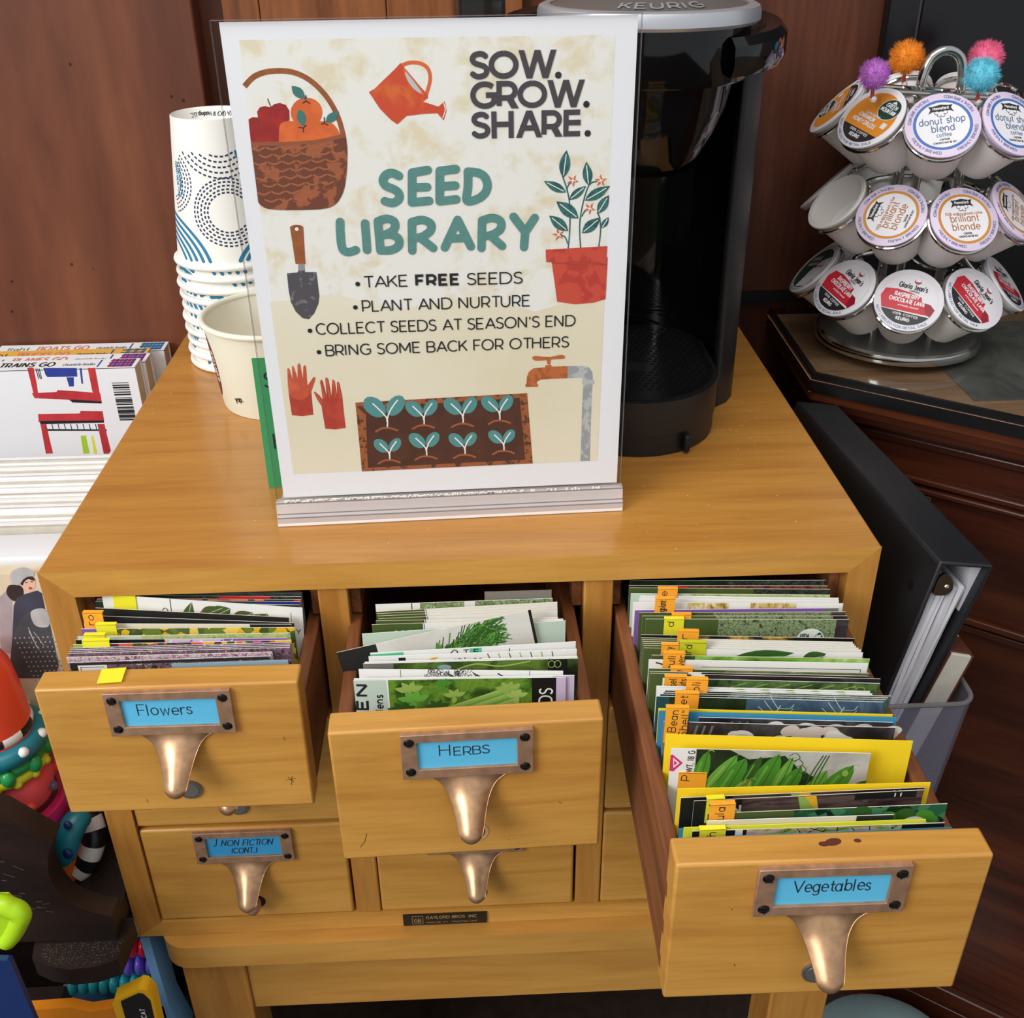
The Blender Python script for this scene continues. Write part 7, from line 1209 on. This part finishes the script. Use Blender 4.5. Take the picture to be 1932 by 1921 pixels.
for ttl, c0, c1, y, zt, xr, pl_, sp, lab in specs:
    t = thing('board_book', lab, 'book', (xr, y, zt), (0, 0, 0), 'long board books')
    b = MB(); b.box((-.155, .001, -.262), (-.0010, .0195, -.001), 'page_edge'); b.build('pages', t)
    b = MB(); b.box((-.156, 0, -.264), (0, .0012, 0), 'bk_white')
    if ttl == 'TRAINS GO':
        b.map = lambda u, v, l: (u-xr, -.00006*l, v-zt)
        F = lambda L: [(p[0], p[1]) for p in L]
        for pts, mt in [([(-0.1181,0.0028),(-0.1127,0.0026),(-0.1133,-0.0116),(-0.1143,-0.0214),(-0.1143,-0.0256),(-0.1185,-0.0263),(-0.1182,-0.0115)],'bk_red'),([(-0.0667,0.0011),(-0.0603,0.001),(-0.0615,-0.0317),(-0.0637,-0.0328),(-0.0672,-0.0205)],'bk_red'),([(-0.1183,-0.0257),(-0.1198,-0.0212),(-0.0982,-0.0205),(-0.0968,-0.0188),(-0.0831,-0.0201),(-0.0675,-0.0219),(-0.0607,-0.0229),(-0.0611,-0.0323),(-0.0872,-0.0299),(-0.0899,-0.0282),(-0.1135,-0.0264)],'bk_red'),([(-0.1045,0.0022),(-0.076,0.0014),(-0.0771,-0.0066),(-0.1029,-0.0062),(-0.104,-0.0043)],'bk_navy'),([(-0.0867,-0.0069),(-0.0803,-0.0071),(-0.082,-0.0157),(-0.0862,-0.0158)],'bk_navy'),([(-0.0736,0.0011),(-0.0719,0.0011),(-0.0735,-0.0133),(-0.0751,-0.0135)],'bk_navy'),([(-0.0878,-0.0279),(-0.0613,-0.0306),(-0.0615,-0.0326),(-0.087,-0.031)],'bk_black'),([(-0.1189,-0.0412),(-0.0827,-0.0417),(-0.0812,-0.0392),(-0.0622,-0.0401),(-0.0626,-0.0497),(-0.1202,-0.0491)],'bk_red'),([(-0.119,-0.048),(-0.063,-0.0491),(-0.0629,-0.0514),(-0.1192,-0.0511)],'bk_black'),([(-0.1188,-0.0559),(-0.0622,-0.0579),(-0.0622,-0.0595),(-0.1177,-0.0578)],'bk_black'),([(-0.1191,-0.0508),(-0.1142,-0.0515),(-0.1146,-0.0805),(-0.121,-0.0805)],'bk_red'),([(-0.0692,-0.0523),(-0.0631,-0.0525),(-0.0627,-0.0796),(-0.065,-0.0823),(-0.0696,-0.0822)],'bk_red'),([(-0.0864,-0.0638),(-0.0817,-0.0633),(-0.0821,-0.0815),(-0.0876,-0.0816)],'bk_lime'),([(-0.0772,-0.064),(-0.0754,-0.0641),(-0.0752,-0.082),(-0.0783,-0.0819)],'bk_yellow')]: b.poly(F(pts), mt, 1)
        for pts in [[(-0.1146,-0.0509),(-0.1146,-0.0563)],[(-0.1091,-0.0511),(-0.1091,-0.0564)],[(-0.1037,-0.0513),(-0.1037,-0.0566)],[(-0.0983,-0.0514),(-0.0982,-0.0568)],[(-0.0928,-0.0516),(-0.0928,-0.0569)],[(-0.0874,-0.0517),(-0.0873,-0.0571)],[(-0.0819,-0.0519),(-0.0818,-0.0573)],[(-0.0765,-0.0521),(-0.0764,-0.0574)],[(-0.071,-0.0522),(-0.0709,-0.0576)],[(-0.1109,0.0018),(-0.1107,-0.0079)],[(-0.1095,0.0018),(-0.1092,-0.0079)],[(-0.108,0.0017),(-0.1081,-0.0079)]]: b.stroke(F(pts), .0007, 'bk_black', 2)
        for k, v in enumerate(list(range(470, 590, 22))+list(range(612, 690, 16))+list(range(705, 840, 15))):
            a = (-0.0468,-0.0233); zz = -0.0135-(v-470)*0.0001
            b.stroke([(a[0]-.002, zz), (a[0]+.0125, zz)], .0007+.0005*(k % 3), 'bk_black', 2)
    b.build('back_cover', t)
    b = MB(); b.box((-.156, .0193, -.264), (0, .0205, 0), 'bk_white'); b.build('front_cover', t)
    b = MB(); b.box((-.156, 0, -.0006), (0, .0205, .0006), sp)
    b.map = lambda u, v, l: (u, v, .0006+.00005*l)
    for k in range(6): b.poly([(-.003-.0035*k, .001), (-.0062-.0035*k, .001), (-.0062-.0035*k, .0195), (-.003-.0035*k, .0195)], pl_[k % 2], 1)
    for k in range(3): b.poly([(-.003, .003+.006*k), (-.0245, .003+.006*k), (-.0245, .0052+.006*k), (-.003, .0052+.006*k)], 'bk_navy', 2)
    b.poly([(-.032, .002), (-.0335, .002), (-.0335, .0185), (-.032, .0185)], 'bk_navy', 1)
    b.text('chronicle books', -.064, .006, .0058, .0006, 'ink_soft', width=.028); b.text(ttl, -.119, .0050, .0105, .0016, c1, width=.048); b.text('light', -.146, .006, .0080, .0010, c0, width=.020)
    b.build('spine', t)

# picture books filed edge-up in front of them
rnd = random.Random(12); y = .2000; k = 0
while y > .1120:
    th = rnd.choice((.0060, .0068, .0078, .0062)); y -= th+.0004; zt = -.0205-.0135*(.20-y)/.10+rnd.uniform(-.0012, .0012)
    t = thing('picture_book', 'thin picture book filed with pale page edges up behind the broad white spine', 'book', (-.0095-rnd.random()*.0015, y, zt), (0, 0, 0), 'picture books filed edge-up')
    b = MB(); b.box((-.235, .0008, -.245), (-.0012, th-.0008, -.0012), 'page_edge' if k % 3 else 'page_edge_dim'); b.build('pages', t)
    b = MB(); b.box((-.236, 0, -.246), (0, .0008, .0004), 'paper_white' if k % 2 else 'page_edge'); b.build('front_cover', t)
    b = MB(); b.box((-.236, th-.0008, -.246), (0, th, .0004), 'paper_white'); b.build('back_cover', t); k += 1
t = thing('picture_book', 'picture book with a broad smooth white spine filed behind the cover with the woman', 'book', (-.0100, .0765, -.0375), (0, 0, 0))
b = MB(); b.box((-.235, .001, -.22), (-.001, .0285, -.0025), 'page_edge'); b.build('pages', t)
b = MB(); b.prism([(0, -.222), (.0012, -.222), (.0012, -.002), (.029, -.0006), (.029, -.222), (.0305, -.222), (.0305, .0012), (.029, .002), (.001, .0006), (0, -.0008)], 'x', -.236, 0, 'bk_white'); b.build('cover', t, bevel=.0006)
# front book whose cover shows a woman in winter clothes
plain('il_beige', (222, 206, 176), .55, vary=.08); plain('il_fur', (190, 190, 188), .6, vary=.2); plain('il_skin', (232, 190, 166), .55); plain('il_hair', (52, 40, 40), .6, vary=.2); plain('il_coat', (62, 66, 82), .6, vary=.25); plain('il_skirt', (72, 76, 80), .6, vary=.2); plain('il_house', (170, 160, 162), .6, vary=.15); plain('il_lip', (190, 60, 66), .5)
t = thing('picture_book', 'picture book with a painted woman in a grey fur hat on its cover', 'book', (-.0100, .0605, -.0400), (0, 0, 0))
b = MB(); b.box((-.235, .001, -.215), (-.001, .0135, -.001), 'il_beige'); b.build('pages', t)
b = MB(); b.box((-.236, 0, -.216), (0, .0010, .0006), 'il_beige'); b.map = lambda u, v, l: (u+.0100, -.00006*l, v+.0400)
for pts, mt, l in [([(-0.0585,-0.0571),(-0.0527,-0.0522),(-0.0504,-0.0583),(-0.062,-0.1062),(-0.0685,-0.1039),(-0.0681,-0.096)],'il_house',1),([(-0.0503,-0.0611),(-0.0517,-0.0598),(-0.0529,-0.0576),(-0.0535,-0.0554),(-0.0532,-0.0531),(-0.0523,-0.0508),(-0.0512,-0.049),(-0.05,-0.0481),(-0.0486,-0.0478),(-0.0471,-0.0478),(-0.0454,-0.048),(-0.0435,-0.0484),(-0.0422,-0.0494),(-0.0417,-0.051),(-0.0416,-0.053),(-0.042,-0.0549),(-0.0428,-0.0566),(-0.044,-0.0582),(-0.0454,-0.0595),(-0.047,-0.0605),(-0.0488,-0.0612)],'il_hair',2),([(-0.042,-0.0485),(-0.0415,-0.0469),(-0.0408,-0.0453),(-0.0398,-0.0439),(-0.0386,-0.0428),(-0.0371,-0.0419),(-0.0358,-0.0413),(-0.0344,-0.0413),(-0.0331,-0.0416),(-0.0323,-0.0424),(-0.0319,-0.0439),(-0.032,-0.0459),(-0.0324,-0.0479),(-0.0331,-0.0498),(-0.034,-0.0515),(-0.0351,-0.0529),(-0.0363,-0.0535),(-0.0375,-0.0537),(-0.0387,-0.0537),(-0.0396,-0.0534),(-0.0404,-0.0529),(-0.041,-0.0522),(-0.0415,-0.0511),(-0.0419,-0.0498)],'il_skin',3),([(-0.0423,-0.0466),(-0.0416,-0.0453),(-0.0404,-0.0439),(-0.0391,-0.0426),(-0.0377,-0.0416),(-0.0362,-0.0408),(-0.0348,-0.0405),(-0.0337,-0.0409),(-0.0328,-0.0419),(-0.0322,-0.0429),(-0.032,-0.0438),(-0.0321,-0.0447),(-0.0325,-0.0451),(-0.0336,-0.0448),(-0.035,-0.044),(-0.0363,-0.0436),(-0.0375,-0.044),(-0.0385,-0.0449),(-0.0395,-0.0458),(-0.0402,-0.0468),(-0.0407,-0.0479),(-0.0412,-0.0485),(-0.0418,-0.0483),(-0.0423,-0.0476)],'il_hair',4),([(-0.0482,-0.0445),(-0.048,-0.0426),(-0.0475,-0.0402),(-0.0466,-0.0382),(-0.0453,-0.0367),(-0.0436,-0.0356),(-0.0417,-0.0348),(-0.0397,-0.0342),(-0.0375,-0.0339),(-0.0356,-0.0341),(-0.034,-0.0347),(-0.0326,-0.0358),(-0.0317,-0.0369),(-0.0313,-0.0384),(-0.0313,-0.0399),(-0.0318,-0.041),(-0.0328,-0.0414),(-0.0343,-0.0414),(-0.0358,-0.0415),(-0.0372,-0.0421),(-0.0385,-0.0429),(-0.0398,-0.0439),(-0.041,-0.0453),(-0.0422,-0.0469),(-0.0434,-0.0479),(-0.0447,-0.0482),(-0.046,-0.0479),(-0.047,-0.0473),(-0.0477,-0.0467),(-0.0481,-0.0458)],'il_fur',5),([(-0.0512,-0.0649),(-0.0474,-0.0585),(-0.0422,-0.0559),(-0.0325,-0.053),(-0.03,-0.0554),(-0.0307,-0.0685),(-0.0339,-0.076),(-0.0413,-0.0912),(-0.0585,-0.0915)],'il_coat',3),([(-0.0425,-0.07),(-0.0392,-0.072),(-0.0301,-0.0762),(-0.0323,-0.1175),(-0.038,-0.1285),(-0.0695,-0.1271),(-0.0582,-0.0905),(-0.0496,-0.0773)],'il_skirt',4),([(-0.0412,-0.071),(-0.0398,-0.0693),(-0.0379,-0.0684),(-0.0359,-0.0679),(-0.034,-0.0676),(-0.0322,-0.0677),(-0.0307,-0.0685),(-0.0298,-0.0703),(-0.0292,-0.0727),(-0.0291,-0.0753),(-0.0296,-0.078),(-0.0304,-0.0808),(-0.0316,-0.0829),(-0.0333,-0.0838),(-0.0354,-0.0839),(-0.0372,-0.0836),(-0.0388,-0.0831),(-0.0402,-0.0822),(-0.0411,-0.0805),(-0.0417,-0.0776),(-0.0417,-0.0739)],'il_fur',5),([(-0.0374,-0.05),(-0.0368,-0.0499),(-0.0359,-0.0501),(-0.0353,-0.0504),(-0.0352,-0.0508),(-0.0355,-0.0513),(-0.0359,-0.0516),(-0.0364,-0.0518),(-0.0369,-0.0519),(-0.0373,-0.0518),(-0.0375,-0.0512),(-0.0376,-0.0505)],'il_lip',6)]: b.poly([p for p in pts], mt, l)
for pts in [[(-0.039,-0.0463),(-0.0372,-0.0459)],[(-0.0352,-0.0455),(-0.0337,-0.0458)]]: b.stroke(pts, .0006, 'il_hair', 7)
for pts in [[(-0.0456,-0.0833),(-0.0436,-0.101)],[(-0.0427,-0.0873),(-0.0385,-0.0992)],[(-0.0459,-0.0862),(-0.0445,-0.095),(-0.0425,-0.103)]]: b.stroke(pts, .0005, 'il_fur', 7)
for i in range(9):
    for j in range(12): q = (-0.0438,-0.0921); b.poly(ell(q[0]+.0032*(i-4)+.0006*j, q[1]-.0042*j, .0007, .0008, 0, 6), 'il_house', 6)
b.build('cover', t)

# stacking toy
plain('toy_red', (240, 78, 48), .3); plain('toy_black', (24, 24, 26), .35); plain('toy_white', (232, 228, 222), .35); plain('toy_teal', (24, 116, 130), .35); plain('toy_green', (34, 142, 74), .3); plain('toy_yellow', (206, 208, 40), .35); plain('toy_magenta', (196, 28, 104), .3); plain('toy_orange', (240, 112, 24), .35); plain('toy_coral', (240, 110, 100), .4); plain('toy_navy', (20, 44, 100), .4)
t = thing('stacking_toy', 'rainbow stacking toy with red cone, striped rings and clear bead ball behind the bin board', 'toy', (-.0725, .0255, -.2815)); zo = .2815
b = MB(); b.lathe([(.0268, -.146+zo), (.0262, -.120+zo), (.0235, -.092+zo), (.0195, -.0815+zo), (.012, -.0775+zo), (0, -.0765+zo)], 'toy_red', 40); b.lathe([(0, -.146+zo), (.0268, -.146+zo)], 'toy_red', 40); b.build('cone', t)
for k in range(12):
    b = MB(); b.torus((0, 0, -.1400+zo), .0215, .0062, 'toy_black' if k % 2 else 'toy_white', n=6, k=12, a0=30*k+8, a1=30*k+38); b.build('ring_segment', t)
b = MB(); b.torus((0, 0, -.1520+zo), .0275, .0075, 'toy_teal', n=48, k=14)
for k in range(10): b.ball((.0275*cos(.63*k)+.0052*cos(.63*k), .0275*sin(.63*k)+.0052*sin(.63*k), -.1488+zo), (.0040, .0040, .0036), 'toy_white', 12)
b.build('dotted_ring', t)
b = MB(); b.torus((0, 0, -.1635+zo), .0268, .0052, 'toy_green', n=48, k=12)
for k in range(10): b.ball((.0310*cos(.63*k+.2), .0310*sin(.63*k+.2), -.1650+zo), (.0052, .0052, .0068), 'toy_green', 12)
b.build('bumpy_ring', t)
b = MB(); b.torus((0, 0, -.1720+zo), .0265, .0048, 'toy_yellow', n=48, k=12)
for k in range(14): b.ball((.0300*cos(.449*k), .0300*sin(.449*k), -.1735+zo), .0034, 'toy_yellow', 10)
b.build('knobbed_ring', t)
b = MB(); b.lathe([(.0240, -.1740+zo), (.0330, -.1800+zo), (.0358, -.1880+zo), (.0362, -.1950+zo), (.0350, -.2020+zo), (.0300, -.2080+zo)], 'toy_clear', 48); b.build('bead_ball', t)
b = MB(); b.lathe([(.0215, -.176+zo), (.0280, -.183+zo), (.0300, -.1930+zo), (.0270, -.2050+zo)], 'toy_coral', 40); b.build('ball_core', t)
for k in range(9):
    b = MB(); b.ball((.0318*cos(.7*k-2.2), .0318*sin(.7*k-2.2), -.1965+zo+.001*(k % 2)), .0036, ('toy_orange', 'toy_navy', 'toy_orange', 'toy_teal')[k % 4], 12); b.build('bead', t)
b = MB(); b.lathe([(.0300, -.2075+zo), (.0352, -.2095+zo), (.0358, -.2130+zo), (.0335, -.2350+zo), (.0320, -.2420+zo)], 'toy_magenta', 40); b.build('collar', t)
b = MB(); b.lathe([(.0310, -.2410+zo), (.0335, -.2440+zo), (.0345, -.2540+zo), (.0345, 0), (0, 0)], 'toy_orange', 40); b.build('foot', t)
# two curved rattle rings lying against the bin
t = thing('rattle_ring', 'teal and black-and-white striped curved toy ring lying in the bin beside the catalogue', 'toy', (-0.0296,0.01,-0.2458))
q0 = Vector((-0.0296,0.01,-0.2458))
pa = [Vector(p)-q0 for p in cr([(-0.0236,0.022,-0.2238),(-0.0287,0.016,-0.2242),(-0.0335,0.01,-0.2304),(-0.0364,0.006,-0.241),(-0.0407,0.004,-0.255)], 5)]
b = MB(); b.tube(pa, [.0035+.0062*math.sqrt(max(0, 1-(2*(i/(len(pa)-1))-.9)**2)) for i in range(len(pa))], 'toy_teal', 18)
b.ball(Vector((-0.0325,-0.002,-0.2383))-q0, (.0036, .0024, .0048), 'toy_navy', 14); b.ball(Vector((-0.0296,0.004,-0.2162))-q0, (.0030, .0024, .0036), 'toy_navy', 14); b.build('teal_curve', t)
pb = cr([(-0.0334,0.04,-0.2392),(-0.0288,0.036,-0.2452),(-0.0264,0.03,-0.2539),(-0.0296,0.025,-0.2651),(-0.0351,0.021,-0.2745),(-0.0411,0.018,-0.2794)], 6)
for k in range(6):
    seg = [Vector(p)-q0 for p in pb[5*k:5*k+6]]
    b = MB(); b.tube(seg, .0088, 'toy_white' if k % 2 else 'toy_black', 18); b.build('stripe', t)

# abacus on the lowest shelf
plain('ab_blue', (124, 178, 226), .45); plain('ab_teal', (54, 186, 192), .25); plain('ab_purple', (104, 84, 196), .25); plain('ab_red', (214, 34, 56), .25)
t = thing('bead_abacus', 'light blue abacus toy with rows of red, purple and teal beads under the bin', 'abacus', (-.03, .02, -.4738)); q0 = Vector((-.03, .02, -.4738))
b = MB(); b.box((-.055, .012, .004), (.0335, .016, .120), 'ab_blue'); b.build('back_panel', t, bevel=.001)
b = MB(); b.prism([(.0265, .130), (.0335, .130), (.0345, .045), (.0420, .0), (.0300, 0), (.0275, .045)], 'y', -.012, .012, 'ab_blue'); b.build('side_post', t, bevel=.001)
b = MB(); b.prism([(-.09, 0), (.030, 0), (.030, .046), (-.004, .047), (-.018, .034), (-.046, .040), (-.09, .046)], 'y', -.012, -.006, 'ab_blue'); b.build('front_rail', t, bevel=.001)
for z, mt, xs in ((-.4155, 'ab_teal', [-.0655+.0083*k for k in range(-1, 8)]), (-.3935, 'ab_purple', [-.0072-.0088*k for k in range(5)]), (-.3720, 'ab_red', [-.0090-.0085*k for k in range(3)])):
    b = MB(); b.tube([(-.052, .002, z-q0.z), (.030, .002, z-q0.z)], .0011, 'chrome_soft', 8); b.build('rod', t)
    for x in xs:
        b = MB(); b.ball((x-q0.x, .002, z-q0.z), (.0042, .0078, .0086), mt, 20); b.build('bead', t)
# toy truck in front of it
plain('truck_orange', (224, 132, 24), .4); plain('truck_yellow', (240, 180, 30), .35); plain('truck_black', (20, 20, 22), .3)
t = thing('toy_truck', 'orange and yellow toy truck with black cab side under the book bin', 'toy truck', (0, -.045, -.468)); zo = .46
b = MB(); b.prism([(-.075, .0), (-.0090, .0), (-.0086, -.3445+zo), (-.0285, -.3480+zo), (-.0420, -.3420+zo), (-.075, -.3435+zo)], 'y', 0, .008, 'truck_orange'); b.build('bed', t, bevel=.002)
b = MB(); b.prism([(-.0088, 0), (.0165, 0), (.0215, -.3400+zo), (.0175, -.3300+zo), (.0140, -.3288+zo), (-.0084, -.3425+zo)], 'y', -.004, .008, 'truck_yellow'); b.build('cab', t, loc=(0, 0, .009), bevel=.002)
b = MB(); b.prism([(-.0035, .004), (.0155, .004), (.0195, -.3410+zo), (.0158, -.3335+zo), (.0125, -.3325+zo), (-.0015, -.3405+zo)], 'y', -.0048, -.004, 'truck_black')
b.map = lambda u, v, l: (u, -.0048-.00006*l, v); b.text('CAT', .0140, -.3605+zo, .0042, .0008, 'toy_white', width=.0110, rot=88); b.build('side_panel', t, loc=(0, 0, .009), bevel=.0003)
# blue and lime toy at the photo corner
plain('lime', (178, 220, 30), .3); plain('royal_navy', (18, 44, 96), .4)
t = thing('toy_bucket', 'navy blue toy with lime green rounded top in front of the book bin', 'toy', (-.0525, -.10, -.3718)); zo = .3568
b = MB(); b.prism([(-.06, 0), (.0350, 0), (.0335, -.255+zo), (.0315, -.1840+zo), (-.06, -.175+zo)], 'y', -.020, -.016, 'royal_navy'); b.build('body', t, bevel=.002)
b = MB(); b.tube(cr([(-.05, -.006, -.150+zo), (.020, -.006, -.150+zo), (.0345, -.006, -.1545+zo), (.0385, -.006, -.1600+zo), (.0360, -.006, -.1660+zo), (.0300, -.006, -.1760+zo), (.0240, -.006, -.1830+zo)], 5), .0064, 'lime', 16); b.prism([(-.05, -.182+zo), (.024, -.182+zo), (.035, -.163+zo), (.030, -.152+zo), (-.05, -.150+zo)], 'y', -.010, .004, 'lime'); b.build('grip', t, bevel=.002)

# ------------------------------------------------------------------ stand everything on a floor at height zero
for o in list(COL.objects):
    if o.parent is None: o.location.z -= FLOOR_Z
bpy.context.view_layer.update()
